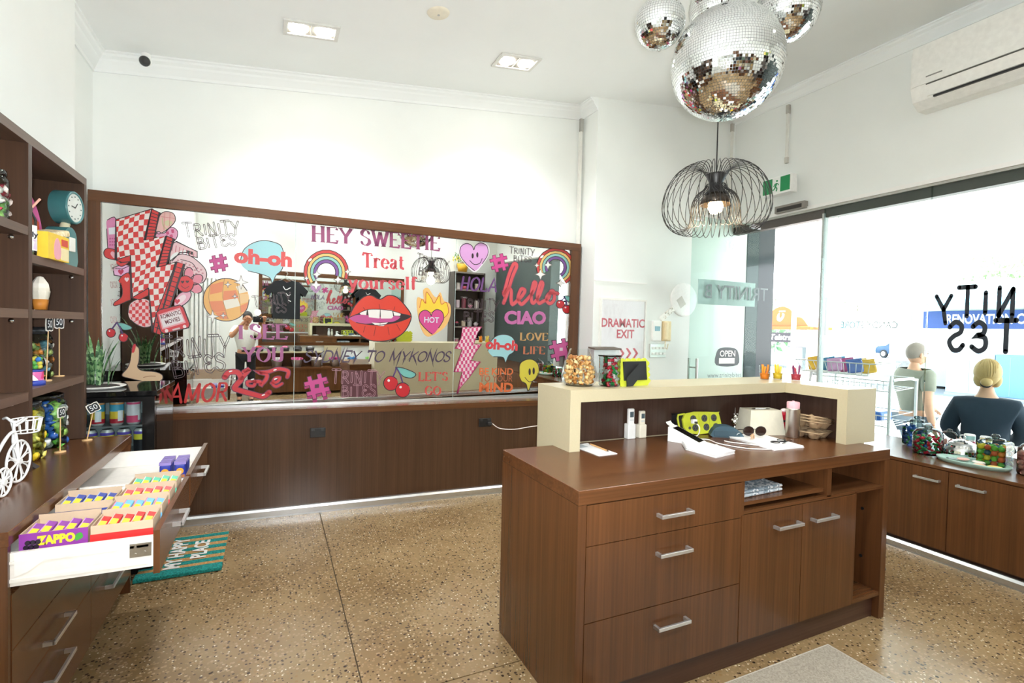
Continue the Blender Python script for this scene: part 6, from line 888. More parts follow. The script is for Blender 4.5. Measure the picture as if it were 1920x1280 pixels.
# popcorn bowl
t = thing('popcorn_bowl', 'tapered clear glass bowl full of popcorn on cream ledge end', 'bowl', (1.475, 2.30, LZ))
prof = [(.0001, .001), (.07, .001), (.090, .02), (.096, .05), (.089, .095), (.070, .15), (.054, .19), (.053, .195)]
obj('glass_wall', MB().lathe(prof, 32), GLASS, t)
obj('base', MB().lathe([(.0001, .0), (.068, .0), (.072, .006), (.0001, .008)], 28), glass('e3dccb', 1.0), t)
rf = lambda z: .088-.27*max(0, z-.05) if z > .03 else .078
rnd = random.Random(3); pm = MB()
for (p, e) in fill((0, 0, .008), rf, .145, .029, rnd):
    for k in range(3): pm.ball((p[0]+rnd.uniform(-.006, .006), p[1]+rnd.uniform(-.006, .006), p[2]+rnd.uniform(-.005, .005)), rnd.uniform(.0075, .0115), 7, 5)
o = obj('popcorn', pm, speckle('c2955a', ['dcc592', 'a9702f', 'cfae76', '985c24'], 38, .3, .45), None, (1.475, 2.30, LZ))
tag(o, 'toffee coloured popcorn filling the glass bowl', 'popcorn', kind='stuff')
# candy jar on ledge
t = thing('candy_jar', 'clear square jar of red and green wrapped sweets next to popcorn bowl', 'jar', (1.608, 2.215, LZ), rz=.1)
obj('glass_wall', MB().bbox(-.042, .042, -.042, .042, .002, .165, .01), JAR, t)
obj('rim', MB().bbox(-.044, .044, -.044, .044, .158, .166, .003), JARLID, t)
RW = [wrapped(0, 0, .95).mesh('sweet', plain(c, .25, noise=.25, scale=90)) for c in ('cf2238', '2f8f4a', 'd8344a', 'e8d9d4')]
sp = fill((1.608, 2.215, LZ+.003), lambda z: .038, .14, .024, random.Random(5))
scatter('sweet', ['red wrapped sweet in square jar on the cream ledge', 'green wrapped sweet in square jar on the cream ledge', 'red wrapped sweet in square jar on the cream ledge', 'silvery wrapped sweet in square jar on the cream ledge'], 'sweet', ['red sweets in the square jar', 'green sweets in the square jar', 'red sweets in the square jar', 'silvery sweets in the square jar'], RW, sp)
# scalloped yellow frame seen from behind
t = thing('photo_frame', 'yellow green scalloped photo frame seen from its black back on ledge', 'frame', (1.765, 2.20, LZ), rz=.10, rot=(-.12, 0, .12))
sc = []
w_, h_ = .112, .150
def scal(x0, z0, x1, z1, n_, ox, oz):
    for i in range(n_):
        for j in range(5):
            a = (i+(j/5))/n_; b = math.sin(pi*(j/5))
            sc.append((x0+(x1-x0)*a+ox*b, z0+(z1-z0)*a+oz*b))
scal(-w_+.01, .0, w_-.01, .0, 5, 0, -.0); scal(w_-.01, .01, w_-.01, h_-.015, 4, .015, 0); scal(w_-.01, h_-.015, -w_+.01, h_-.015, 5, 0, .015); scal(-w_+.01, h_-.015, -w_+.01, .01, 4, -.015, 0)
YG = plain('c0c93a', .35)
obj('scalloped_border', MB().prism(sc, -.004, .008), YG, t)
obj('back_board', MB().bbox(-.085, .085, -.012, -.004, .03, .132, .003), plain('151617', .5), t)
obj('easel_leg', MB().prism([(-.075, -.0), (-.035, -.0), (.065, .085), (.02, .115), (-.075, .045)], -.020, -.013), plain('1c1f21', .6), t)
# drink cups on the ledge
CUPM = MB().lathe([(.0001, .002), (.026, .002), (.034, .085), (.0345, .087)], 20).mesh('cup', glass('fbfbf8', .8))
for x, y, lab, cols in ((2.92, 2.30, 'clear cup of orange slices, first of three on the ledge', ['f08a1d', 'f6a63a']), (3.03, 2.29, 'clear cup of yellow sweets, middle of three on the ledge', ['f1d13a', 'f7e372']), (3.085, 2.20, 'clear cup of red and purple snakes, nearest the window on ledge', ['c9455a', '7d3f6d'])):
    t = thing('snack_cup', lab, 'cup', (x-.03, y, LZ), group='snack cups on the cream ledge')
    obj('cup', CUPM, None, t)
    rr = random.Random(int(x*100)); m1 = MB(); m2 = MB()
    obj('liquid', MB().lathe([(.0001, .004), (.024, .004), (.029, .04), (.0001, .042)], 16), plain(cols[0], .3), t)
    for k in range(7):
        a = rr.uniform(0, 6); (m1 if k % 2 else m2).tube([(.012*cos(a), .012*sin(a), .03), (.017*cos(a+.3), .017*sin(a+.3), .06), (.02*cos(a+.5), .02*sin(a+.5), .078+rr.uniform(0, .02))], .006, 6)
    obj('filling', m1, plain(cols[1], .35), t); obj('filling', m2, plain(cols[0], .35), t)
# remotes leaning on the niche back
for x, w, h, lab, c in ((1.80, .040, .168, 'larger white remote control in holder on desk niche back', 'eceeed'), (1.878, .036, .152, 'smaller cream remote control in holder beside the larger one', 'e9e4d3')):
    t = thing('remote_control', lab, 'remote', (x, 2.275, DZ))
    M_ = plain(c, .4)
    obj('body', MB().bbox(-w/2, w/2, -.012, .008, .012, h, .006), M_, t)
    obj('holder', MB().bbox(-w/2-.006, w/2+.006, -.018, .022, .0, h*.5, .005), M_, t)
    obj('screen', MB().box(-w*.3, w*.3, -.0135, -.012, h*.72, h*.9), plain('4f5f66', .2), t)
    for k in range(3): obj('button', MB().box(-w*.3+k*w*.22, -w*.3+k*w*.22+w*.15, -.014, -.012, h*.60, h*.65), plain('c9cfd0', .5), t)
# note sheet and pencil
t = thing('note_card', 'white card sheet with grey corner lying under a pencil', 'card', (1.46, 2.12, DZ), rz=.05)
obj('sheet', MB().box(-.06, .05, -.115, .125, 0, .003), plain('eef0f1', .6), t)
obj('grey_corner', MB().box(-.06, .0, .05, .125, .003, .0034), plain('aeb6ba', .6), t)
t = thing('pencil', 'plain wooden pencil lying on the white card', 'pencil', (1.492, 2.13, DZ+.0075), rot=(pi/2, 0, -.02))
obj('shaft', MB().cyl((0, 0, -.075), (0, 0, .075), .0042, n=6, smooth=False), plain('c79a63', .5), t)
obj('tip', MB().cyl((0, 0, .075), (0, 0, .088), .0042, .0008, n=6), plain('5b4330', .5), t)
obj('end_cap', MB().cyl((0, 0, -.082), (0, 0, -.075), .0043, n=6), plain('3a2a20', .5), t)
# payment terminal
t = thing('card_terminal', 'white wedge card terminal with black screen and paper curl', 'terminal', (2.03, 2.09, DZ), rz=radians(-66))
pr_ = [(-.085, 0), (.095, 0), (.095, .014), (-.075, .080), (-.085, .078)]
obj('body', MB().prism(pr_, -.04, .04, 'xz'), plain('f0f1f1', .35), t)
obj('screen', MB().add([(-.06, -.034, .0757), (.085, -.034, .0193), (.085, .034, .0193), (-.06, .034, .0757), (-.06, -.034, .073), (.085, -.034, .0165), (.085, .034, .0165), (-.06, .034, .073)], [(0, 1, 2, 3), (4, 7, 6, 5), (0, 4, 5, 1), (1, 5, 6, 2), (2, 6, 7, 3), (3, 7, 4, 0)]), plain('0e0f11', .12), t)
pp = MB(); cu = [(-.072+(-.03*sin(a*.25)), .078+.02*a/6*(1+.2*a/6)) for a in range(7)]
pp.add([(x_, y_, z_) for x_, z_ in cu for y_ in (-.032, .032)], [(2*i, 2*i+1, 2*i+3, 2*i+2) for i in range(6)], True)
obj('receipt', pp, WHITE, t)
# folded papers
def paper_stack(name, label, pts, z0, n_, th, rnd, col='f3f4f5'):
    t = thing(name, label, 'papers', (pts[0][0], pts[0][1], z0))
    for k in range(n_):
        j = [(a+rnd.uniform(-.004, .004)-pts[0][0], b+rnd.uniform(-.004, .004)-pts[0][1]) for a, b in pts]
        obj('sheet', MB().prism(j, th*k, th*(k+.8), 'xy'), plain(col, .6, noise=.01), t)
    return t
paper_stack('folded_papers', 'folded white paper bundle lying before the card terminal', [(1.905, 1.955), (1.915, 1.775), (2.08, 1.81), (2.09, 2.04), (1.99, 2.08)], DZ, 4, .0045, random.Random(1))
paper_stack('paper_pad', 'stack of white papers under the sunglasses and spectacles', [(2.36, 2.10), (2.335, 1.785), (2.55, 1.775), (2.60, 2.05), (2.50, 2.12)], DZ, 3, .0035, random.Random(2))
# yellow power outlet block leaning on niche back
t = thing('power_outlet_block', 'bright yellow multi socket power block with black edge leaning in niche', 'power strip', (2.27, 2.232, DZ), rot=(-.16, 0, -.08))
pl_ = chrom([(-.155, .006), (.16, .006), (.168, .02), (.15, .12), (.135, .128), (-.14, .128), (-.155, .115), (-.16, .02)], 3)
obj('black_shell', MB().prism(pl_, .0, .04), DARK, t)
obj('yellow_face', MB().prism([(a*.97-.0+ .0, b*.94+.004) for a, b in chrom([(-.085, .006), (.16, .006), (.168, .02), (.15, .12), (.135, .128), (-.10, .128)], 3)], -.012, .0), plain('c6ce3c', .35), t)
obj('carry_bar', MB().tube([(-.10, -.006, .122), (-.145, -.006, .118), (-.15, -.006, .10), (-.14, -.006, .02), (-.09, -.006, .01)], .006, 8), plain('c6ce3c', .35), t)
for i, (x, z) in enumerate(((-.045, .092), (.035, .092), (.105, .092), (-.035, .040), (.045, .040), (.115, .040))):
    s_ = obj('socket', MB().cyl((x, -.015, z), (x, -.011, z), .0205, n=20), plain('4c4f4d', .4), t)
    pn = MB()
    for a in (pi/2, pi/2+2.1, pi/2-2.1): pn.box(x+.009*cos(a)-.0022, x+.009*cos(a)+.0022, -.0158, -.0152, z+.009*sin(a)-.004, z+.009*sin(a)+.004)
    obj('pin_slots', pn, DARK, s_)
obj('rocker', MB().cyl((-.075, -.014, .04), (-.075, -.011, .04), .009, n=14), plain('4c4f4d', .4), t)
obj('seam', MB().box(-.004, -.002, -.0125, -.0118, .01, .118), plain('a8b02a', .5), t); obj('seam', MB().box(.072, .074, -.0125, -.0118, .01, .118), plain('a8b02a', .5), t)
t = thing('usb_charger', 'small white charger plugged into the yellow power block', 'charger', (2.19, 2.197, DZ+.085))
obj('plug', MB().bbox(-.016, .016, -.012, .008, -.010, .014, .003), WHITE, t)
obj('usb_head', MB().bbox(-.008, .005, -.026, -.012, -.008, .004, .002), plain('2f3032', .4), t)
# white cable looping over the desk
pts = chrom([(2.20, 2.21, .99), (2.225, 2.19, .96), (2.20, 2.17, .92), (2.12, 2.14, .909), (2.19, 2.09, .909), (2.17, 1.99, .909), (2.22, 1.86, .909), (2.33, 1.80, .909), (2.37, 1.83, .910), (2.33, 1.90, .909), (2.26, 1.99, .909), (2.25, 2.03, .910)], 6, False)
o = obj('charging_cable', MB().tube(pts, .0032, 6), plain('eeeae6', .4)); tag(o, 'white charging cable looping across the desk top', 'cable')
t = thing('stylus_pen', 'white pen with silver tip beside the folded papers', 'pen', (2.10, 1.92, DZ+.005), rot=(pi/2, 0, -.5))
obj('shaft', MB().cyl((0, 0, -.06), (0, 0, .05), .0045, n=10), WHITE, t); obj('tip', MB().cyl((0, 0, -.075), (0, 0, -.06), .001, .0042, n=10), METAL, t)
# blue spectacle case
t = thing('glasses_case', 'dark blue folded spectacle case lying before the yellow power block', 'case', (2.37, 2.13, DZ), rz=-.62)
cp = chrom([(-.075, .0), (-.08, .03), (-.055, .058), (-.02, .066), (.02, .062), (.06, .045), (.085, .02), (.08, .0)], 3)
obj('case_body', MB().prism([(a, b) for a, b in cp], -.035, .035, 'xz'), plain('35515f', .55), t)
obj('flap', MB().bbox(-.07, .07, -.039, -.034, .006, .04, .002), plain('2f4854', .55), t)
obj('logo_mark', MB().tube([(.05, -.0405, .02), (.058, -.0405, .03), (.066, -.0405, .031)], .0015, 5), plain('dfe4e6', .4), t)
# silver figurine
t = thing('silver_ornament', 'small shiny silver figurine between blue case and cream box', 'ornament', (2.52, 2.20, DZ))
obj('pedestal', MB().lathe([(.0001, 0), (.024, 0), (.022, .008), (.010, .018), (.012, .03), (.008, .04)], 16), CHROME, t)
fg = MB().ball((0, 0, .062), .020, 10, 8, (1, .8, 1.1)); fg.ball((0, 0, .095), .014, 10, 8)
for s in (-1, 1): fg.ball((s*.02, 0, .078), .009, 8, 6, (1.4, .8, 1)); fg.ball((s*.012, -.004, .112), .006, 6, 5)
obj('figure', fg, CHROME, t)
obj('antenna', MB().cyl((0, 0, .108), (0, 0, .15), .0015, .0008, 6), CHROME, t)
# cream tapering box
t = thing('tissue_box_cover', 'cream tapered tissue box cover with oval slot in the niche', 'box', (2.665, 2.14, DZ), rz=-.30)
b = MB(); bx = [(-.115, -.075, 0), (.115, -.075, 0), (.115, .075, 0), (-.115, .075, 0), (-.10, -.058, .145), (.095, -.058, .145), (.095, .058, .145), (-.10, .058, .145)]
obj('cover', b.add(bx, [(0, 3, 2, 1), (4, 5, 6, 7), (0, 1, 5, 4), (1, 2, 6, 5), (2, 3, 7, 6), (3, 0, 4, 7)]), plain('ded9c6', .35), t)
obj('slot', MB().prism([(.06*cos(a*pi/8), .022*sin(a*pi/8)) for a in range(16)], .1452, .1462, 'xy'), plain('3a3833', .6), t)
obj('tissue', MB().prism([(.035*cos(a*pi/5), .012*sin(a*pi/5)) for a in range(10)], .1463, .150, 'xy'), WHITE, t)
t = thing('red_bag', 'red and black small bag tucked between cream box and steel flask', 'bag', (2.80, 2.10, DZ))
obj('bag_body', MB().bbox(-.04, .045, -.03, .03, 0, .125, .012), plain('b71e33', .5), t)
obj('strap', MB().box(-.041, .046, -.032, .032, .07, .082), DARK, t)
obj('white_ribbon', MB().ball((.02, 0, .135), .022, 8, 6, (1.3, .7, .6)), plain('efe6e4', .5), t)
# steel flask
t = thing('flask', 'brushed steel drink flask with pink lid standing in the niche', 'flask', (2.742, 1.985, DZ))
obj('body', MB().lathe([(.0001, 0), (.034, 0), (.037, .005), (.037, .16), (.0385, .163), (.0385, .168), (.034, .17)], 32), plain('d2cec8', .34, metal=1), t)
obj('lid', MB().lathe([(.034, .168), (.034, .202), (.031, .206), (.0001, .207)], 28), plain('e5b3bd', .45), t)
obj('lid_knob', MB().lathe([(.008, .206), (.007, .212), (.0001, .213)], 12), plain('e5b3bd', .45), t)
# cardboard cup trays
TR = plain('b59a78', .85, noise=.08, scale=60)
def tray(label, z, tilt, n=1):
    t = thing('cup_tray', label, 'cup tray', (2.858, 1.955, z), rot=(tilt[0], tilt[1], .15), group='moulded cardboard cup trays')
    t.scale = (.78, .78, 1)
    m = MB(); N_ = 14; vs = []; fs = []
    def hz(x, y):
        for s in (-1, 1):
            for q in (-1, 1):
                d_ = math.hypot(x-s*.055, y-q*.055)
                if d_ < .05: return -.034*min(1, (.05-d_)/.018)
        return .012*max(0, 1-math.hypot(x, y)/.03)
    for i in range(N_+1):
        for j in range(N_+1):
            x = -.112+.224*i/N_; y = -.112+.224*j/N_; vs.append((x, y, hz(x, y)+.036))
    fs = [(i*(N_+1)+j, (i+1)*(N_+1)+j, (i+1)*(N_+1)+j+1, i*(N_+1)+j+1) for i in range(N_) for j in range(N_)]
    o_ = obj('tray_sheet', m.add(vs, fs, True), TR, t)
    md = o_.modifiers.new('s', 'SOLIDIFY'); md.thickness = .003
    obj('rim', MB().tube([(-.112, -.112, .036), (.112, -.112, .036), (.112, .112, .036), (-.112, .112, .036)], .004, 5, closed=True), TR, t)
for k, (lab, tl) in enumerate((('lowest cardboard cup tray, flat on the desk', (0, 0)), ('second cardboard cup tray from the desk, in the tilted stack', (.02, .10)), ('third cardboard cup tray from the desk, in the tilted stack', (.02, .12)), ('topmost cardboard cup tray of the tilted stack', (.03, .15)))):
    tray(lab, DZ+.002+(.0 if k == 0 else .042+.014*k), tl)
# sunglasses and spectacles on the papers
t = thing('sunglasses', 'brown lens sunglasses resting upright on the papers before the cream box', 'sunglasses', (2.485, 2.03, DZ+.012), rz=-.35)
for s in (-1, 1):
    q = [(s*.036+.030*cos(a*pi/8)*(1.05), .032+.026*sin(a*pi/8)) for a in range(16)]
    obj('lens', MB().prism(q, -.001, .001), plain('2b1a14', .1), t)
    obj('rim', MB().tube([(a, 0, b) for a, b in q], .0022, 5, closed=True), plain('1d1411', .3), t)
    obj('temple', MB().tube([(s*.066, 0, .04), (s*.068, .05, .03), (s*.06, .11, .004)], .0022, 5), plain('3a2a20', .3), t)
obj('bridge', MB().tube([(-.008, 0, .04), (0, -.003, .044), (.008, 0, .04)], .002, 5), plain('1d1411', .3), t)
t = thing('spectacles', 'black framed spectacles lying folded on the white papers', 'spectacles', (2.50, 1.89, DZ+.012), rz=.15)
for s in (-1, 1):
    obj('rim', MB().tube([(s*.032+.026*cos(a*pi/8), .02*sin(a*pi/8), .003+.002*s) for a in range(16)], .0022, 5, closed=True), DARK, t)
obj('temple', MB().tube([(-.06, .005, .004), (0, -.03, .006), (.07, -.035, .004)], .0025, 5), DARK, t)
obj('temple', MB().tube([(.06, .005, .004), (.01, -.04, .008), (-.04, -.045, .004)], .0025, 5), DARK, t)
t = thing('hair_clip', 'tan plastic hair clip lying on the white papers by the sunglasses', 'hair clip', (2.41, 1.98, DZ+.012), rz=.4)
for s in (-1, 1): obj('jaw', MB().tube([(s*.02, 0, .004), (s*.014, .0, .022), (0, 0, .028), (s*-.01, .01, .016)], .005, 6), plain('c9a27f', .4), t)
obj('spring', MB().tube([(.006*cos(a), .01*a/8, .024+.006*sin(a)) for a in range(9)], .0015, 5), METAL, t)
# folded cloths in the tray niche
for k, (z, c, lab) in enumerate(((.750, 'b9c3cb', 'lower folded pale checked cloth on the pull-out tray'), (.768, '8fa0ad', 'upper folded blue checked cloth on the pull-out tray'))):
    t = thing('folded_cloth', lab, 'cloth', (2.06, 1.72, z), rz=.05, group='folded cloths on the tray')
    obj('cloth', MB().bbox(-.145, .16, -.07, .12, .0, .016, .007), speckle(c, ['dfe5e8', '7c8d99', 'eef1f2'], 90, .35, .8), t)
    obj('fold_edge', MB().tube([(-.145, -.07, .008), (.16, -.07, .008)], .0075, 8), speckle(c, ['dfe5e8', '7c8d99', 'eef1f2'], 90, .35, .8), t)
# power sockets on the bench and a cable
for x, y, lab, plug in ((.33, 4.322, 'black double power socket on bench front, without a plug', 0), (1.735, 4.25, 'black double power socket on bench front with a plugged white cable', 1)):
    t = thing('power_socket', lab, 'socket', (x, y-.004, .64 if not plug else .652), rz=radians(-2.9))
    obj('plate', MB().bbox(-.058, .058, -.010, .002, -.038, .038, .004), plain('19191a', .35), t)
    for s in (-1, 1):
        obj('rocker', MB().bbox(s*.035-.012, s*.035+.012, -.014, -.009, .014, .03, .002), plain('2b2b2c', .4), t)
    if plug:
        obj('plug', MB().bbox(.02, .055, -.04, -.010, -.022, .006, .005), plain('2a2a2b', .4), t)
o = obj('power_cable', MB().tube(chrom([(1.79, 4.20, .645), (1.86, 4.19, .60), (2.0, 4.18, .585), (2.15, 4.17, .60), (2.35, 4.16, .61), (2.6, 4.15, .60), (2.75, 4.15, .2), (2.78, 4.15, .006)], 5, False), .004, 6), plain('e8ded8', .5)); tag(o, 'thin white power cable running along bench from the plugged socket', 'cable')
# ------------------------------------------------------------------ left side: fridge, plant, shelves, drawers, mat
CZ = .87
# drinks fridge
t = thing('drinks_fridge', 'black glass door bar fridge behind the shelf unit, full of cans', 'fridge', (-.86, 3.62, 0))
BK = plain('121314', .18)
obj('cabinet_shell', MB().box(-.30, .235, .0, .02, .08, .1).box(-.30, .235, .56, .58, 0, 1.06).box(-.30, -.28, .02, .56, 0, 1.06).box(-.28, .215, .02, .56, 0, .1), BK, t)
obj('side_glass', MB().box(.225, .235, .02, .56, .1, 1.06), mirror_mat('tinted_side', .04, '565a5c'), t)
obj('top_panel', MB().bbox(-.31, .245, -.015, .585, 1.06, 1.09, .003), plain('121314', .06), t)
dr = obj('door', MB().box(-.30, .235, -.028, .0, .10, .14).box(-.30, .235, -.028, 0, 1.03, 1.058).box(-.30, -.26, -.028, 0, .14, 1.03).box(.175, .235, -.028, 0, .14, 1.03), BK, t)
obj('door_glass', MB().box(-.26, .175, -.018, -.012, .14, 1.03), glass('eef3f3', .8, 'fridge_glass'), dr)
obj('shelf', MB().box(-.28, .215, .03, .50, .877, .885), plain('9fa3a5', .3, metal=.6), t)
obj('shelf', MB().box(-.28, .215, .03, .50, .66, .668), plain('9fa3a5', .3, metal=.6), t)
obj('back_liner', MB().box(-.28, .215, .50, .52, .1, 1.06), plain('8e999b', .4), t)
obj('door_lock', MB().cyl((.225, .0, 1.02), (.255, 0, 1.02), .012, n=12), CHROME, t)
def can_mesh(cols):
    # tall can; coloured bands are parts
    return cols
def can(label, p, h, r, bands, group, rz=0):
    t = thing('drink_can', label, 'can', p, rz=rz, group=group)
    obj('body', MB().lathe([(.0001, 0), (r*.75, 0), (r*.97, .01), (r, .016), (r, h-.016), (r*.8, h-.003), (r*.76, h), (.0001, h-.002)], 18), plain('d9dcdd', .25, metal=.5), t)
    z = .016; H_ = h-.032
    for nm, c, a, b in bands: obj(nm, MB().lathe([(r*1.006, .016+H_*a), (r*1.006, .016+H_*b)], 18), plain(c, .3), t)
    q = MB()
    for s_ in range(5):
        a0 = -pi/2-.45+s_*.18; q.add([(r*1.02*cos(a0+d), r*1.02*sin(a0+d), z_) for z_ in (.016+H_*.10, .016+H_*.62) for d in (0, .18)], [(0, 1, 3, 2)])
    obj('white_panel', q, plain('e4e8ea', .4), t)
tall = [('red_band', 'b2283a', 0, .22), ('yellow_band', 'e4c23c', .22, .58), ('blue_band', '4aa3c4', .58, .92), ('orange_band', 'e39a55', .92, 1)]
for i, (x, bands, lab) in enumerate(((-1.10, tall, 'first tall can from the fridge hinge side, mostly behind the shelf post'), (-1.03, tall, 'tall striped can second along the upper fridge shelf'), (-.945, tall, 'tall striped can third along the upper fridge shelf'), (-.855, tall, 'tall striped can fourth along the upper fridge shelf, lettering turned outward'), (-.775, [('pink_band', 'cf4a72', 0, .35), ('silver_band', 'd8d5da', .35, .9), ('pink_top', 'd84a7a', .9, 1)], 'pink and silver tall can at the end of upper fridge shelf'))):
    can(lab, (x+.03, 3.68, .885), .150, .034, bands, 'tall cans on upper fridge shelf', rz=i*.5-.7)
for i, x in enumerate((-1.06, -.98, -.90, -.82, -.74)):
    can('short black and yellow can, number %s along the lower fridge shelf'%('one', 'two', 'three', 'four', 'five')[i]+(' by door edge' if i == 4 else ''), (x+.03, 3.68, .668), .195, .034, [('dark_band', '25262b', 0, .7), ('yellow_band', 'd8cf45', .7, .9), ('violet_band', '5a4aa8', .9, 1)], 'dark cans on lower fridge shelf', rz=i*.4)
# snake plant
t = thing('snake_plant', 'snake plant with mottled upright leaves in white dish on the fridge', 'plant', (-.955, 3.83, 1.09))
obj('dish', MB().lathe([(.0001, 0), (.12, 0), (.142, .012), (.14, .016), (.12, .010), (.0001, .010)], 30), plain('e9e8e2', .4), t)
obj('soil', MB().lathe([(.0001, .022), (.09, .018), (.112, .011)], 24), plain('2a2523', .9), t)
LF = speckle('2f5a34', ['4f7d48', '86a877', '274a2c', '6a9460'], 55, .3, .4)
rnd = random.Random(11)
def leafm(h, w, lean, yaw):
    m = MB(); n_ = 9; vs = []
    for i in range(n_+1):
        s = i/n_; ww = w*(1-.25*abs(s-.35))*(1 if s < .75 else (1-s)/.25+.02)
        x = lean*s*s*h; z = h*s*(1-.15*lean*s)
        tw = yaw+.5*s
        for k in (-1, 0, 1): vs.append((x*cos(yaw)+k*ww*cos(tw+pi/2), x*sin(yaw)+k*ww*sin(tw+pi/2)+(.004 if k == 0 else 0), z))
    for i in range(n_):
        for k in range(2): m.add([], [])
    fs = [(3*i+k, 3*i+k+1, 3*i+k+4, 3*i+k+3) for i in range(n_) for k in range(2)]
    return m.add(vs, fs, True)
for k in range(26):
    a = rnd.uniform(0, 2*pi); r = rnd.uniform(.01, .075); h = rnd.uniform(.12, .30); ln = rnd.uniform(.05, .4)
    if k == 0: a, r, h, ln = 2.9, .03, .44, .33
    if k == 1: a, r, h, ln = 2.7, .03, .40, .30
    if k == 2: a, r, h, ln = 3.0, .04, .34, .45
    if k == 3: a, r, h, ln = 2.2, .03, .33, .2
    o = obj('leaf', leafm(h, rnd.uniform(.009, .014), ln, a), LF, t, (r*cos(a)-.005, r*sin(a), .016))
# chalk price signs
def sign(label, x, y, z, rz, tilt, rot2=0, txt='50', hs=.115, ps=1):
    t = thing('price_sign', label, 'sign', (x, y, z), rz=rz, group='little blackboard price signs')
    WD2 = plain('d8b27e', .5)
    obj('foot', MB().lathe([(.0001, 0), (.022, 0), (.022, .006), (.0001, .007)], 18), WD2, t)
    obj('stick', MB().cyl((0, 0, .006), (tilt*.1, 0, hs), .0028, n=6), WD2, t)
    M_ = T(tilt*.1, -.004, hs+.02*ps) @ RY(rot2) @ Matrix.Diagonal((1 if ps == 1 else .7, 1, ps, 1))
    q = [(-.026, -.022), (-.013, -.025), (0, -.022), (.013, -.025), (.026, -.022), (.028, 0), (.026, .022), (.013, .025), (0, .022), (-.013, .025), (-.026, .022), (-.028, 0)]
    b_ = obj('board', MB().prism(q, -.002, .002, 'xz', M_), plain('eae6dc', .5), t)
    obj('chalk_face', MB().prism([(a*.86, c*.84) for a, c in q], -.003, -.002, 'xz', M_), plain('1f2325', .7), b_)
    obj('lettering', xf(text_mb(txt, .036), M_ @ T(0, -.0034, 0)), plain('e8ecee', .6, noise=0), b_)
sign('blackboard price sign reading 50 turned edge-on before the green sweet jar', -.905, 3.07, CZ, 1.35, .02, hs=.17)
sign('blackboard price sign reading 50, tilted, at counter end by the fridge', -.872, 3.33, CZ, .45, .25, -.45, hs=.15)
sign('blackboard price sign reading 50 facing out on the third shelf', -.985, 3.33, 1.206, .35, 0, hs=.25, ps=1.35)
sign('blackboard price sign turned aside near the capped jar on third shelf', -.965, 3.10, 1.206, 1.15, .12, hs=.24, ps=1.35)
# jars on counter and shelf
def jar(label, x, y, z, r, h, lidm, cap=True, lidh=.02, group=None):
    t = thing('sweet_jar', label, 'jar', (x, y, z), group=group)
    obj('glass_wall', MB().lathe([(.0001, .002), (r*.9, .002), (r, .012), (r, h*.85), (r*.86, h*.93), (r*.82, h*.95)], 28), JAR, t)
    if cap: obj('lid', MB().lathe([(r*.84, h*.93), (r*.9, h*.94), (r*.9, h*.94+lidh), (r*.8, h*.95+lidh), (.0001, h*.95+lidh)], 28), lidm, t)
    return t
KL = plain('33363a', .25, metal=.6)
jar('round glass jar of green and blue wrapped sweets on the counter', -1.035, 3.235, CZ, .105, .255, JARLID)
GM = [wrapped(0, 0, 1.75).mesh('sweet', plain(c, .22, noise=.3, scale=80)) for c in ('6fbf4a', '2f5fae', 'a9d86a', 'e9efe9')]
scatter('sweet', ['green wrapped sweet in round jar on drawer counter', 'blue wrapped sweet in round jar on drawer counter', 'lime wrapped sweet in round jar on drawer counter', 'pale wrapped sweet in round jar on drawer counter'], 'sweet', ['green sweets in the round jar', 'blue sweets in the round jar', 'lime sweets in the round jar', 'pale sweets in the round jar'], GM, fill((-1.035, 3.235, CZ+.004), lambda z: .102, .205, .046, random.Random(21)))
jar('round glass jar of yellow wrapped sweets by the shelf post', -1.03, 2.965, CZ, .098, .255, KL)
YM = [wrapped(0, 0, 1.75).mesh('sweet', plain(c, .22, noise=.3, scale=80)) for c in ('e6c52a', 'f0dd6a')]
scatter('sweet', ['deep yellow wrapped sweet in jar by the shelf post', 'pale yellow wrapped sweet in jar by the shelf post'], 'sweet', ['deep yellow sweets in the jar', 'pale yellow sweets in the jar'], YM, fill((-1.03, 2.965, CZ+.004), lambda z: .095, .20, .046, random.Random(22)))
jar('silver and black capped jar of mixed sweets on the third shelf', -1.06, 3.225, 1.206, .08, .235, KL, lidh=.03)
XM = [wrapped(0, 0, 1.4).mesh('sweet', plain(c, .25, noise=.3, scale=80)) for c in ('d98a3a', '9fb86a', '5a8a9a', 'e2e0d8')]
scatter('sweet', ['orange sweet in the capped jar on third shelf', 'olive sweet in the capped jar on third shelf', 'teal sweet in the capped jar on third shelf', 'white sweet in the capped jar on third shelf'], 'sweet', ['orange sweets in capped jar', 'olive sweets in capped jar', 'teal sweets in capped jar', 'white sweets in capped jar'], XM, fill((-1.06, 3.225, 1.21), lambda z: .078, .185, .040, random.Random(23)))
t = thing('gum_dispenser', 'small round gum dispenser with blue and pink base on third shelf', 'dispenser', (-.955, 2.925, 1.206))
obj('base', MB().lathe([(.0001, 0), (.042, 0), (.042, .018), (.034, .02), (.034, .062), (.040, .066), (.0001, .07)], 20), plain('3348a8', .3), t)
obj('label_band', MB().lathe([(.0352, .022), (.0352, .060)], 20), speckle('d86aa8', ['f0c24a', 'efeff2', 'd8447a'], 40, .3, .4), t)
obj('globe', MB().ball((0, 0, .098), .040, 18, 12), glass('eef4fa', 1.0), t)
gs = [MB().ball((0, 0, 0), .0105, 8, 6).mesh('gumball', plain(c, .3)) for c in ('3f7fd0', '68b84a', 'e8d24a')]
scatter('gumball', ['blue gumball in the little dispenser', 'green gumball in the little dispenser', 'yellow gumball in the little dispenser'], 'gumball', ['blue gumballs', 'green gumballs', 'yellow gumballs'], gs, fill((-.955, 2.925, 1.275), lambda z: .034 if z < .05 else .02, .055, .021, random.Random(24)))
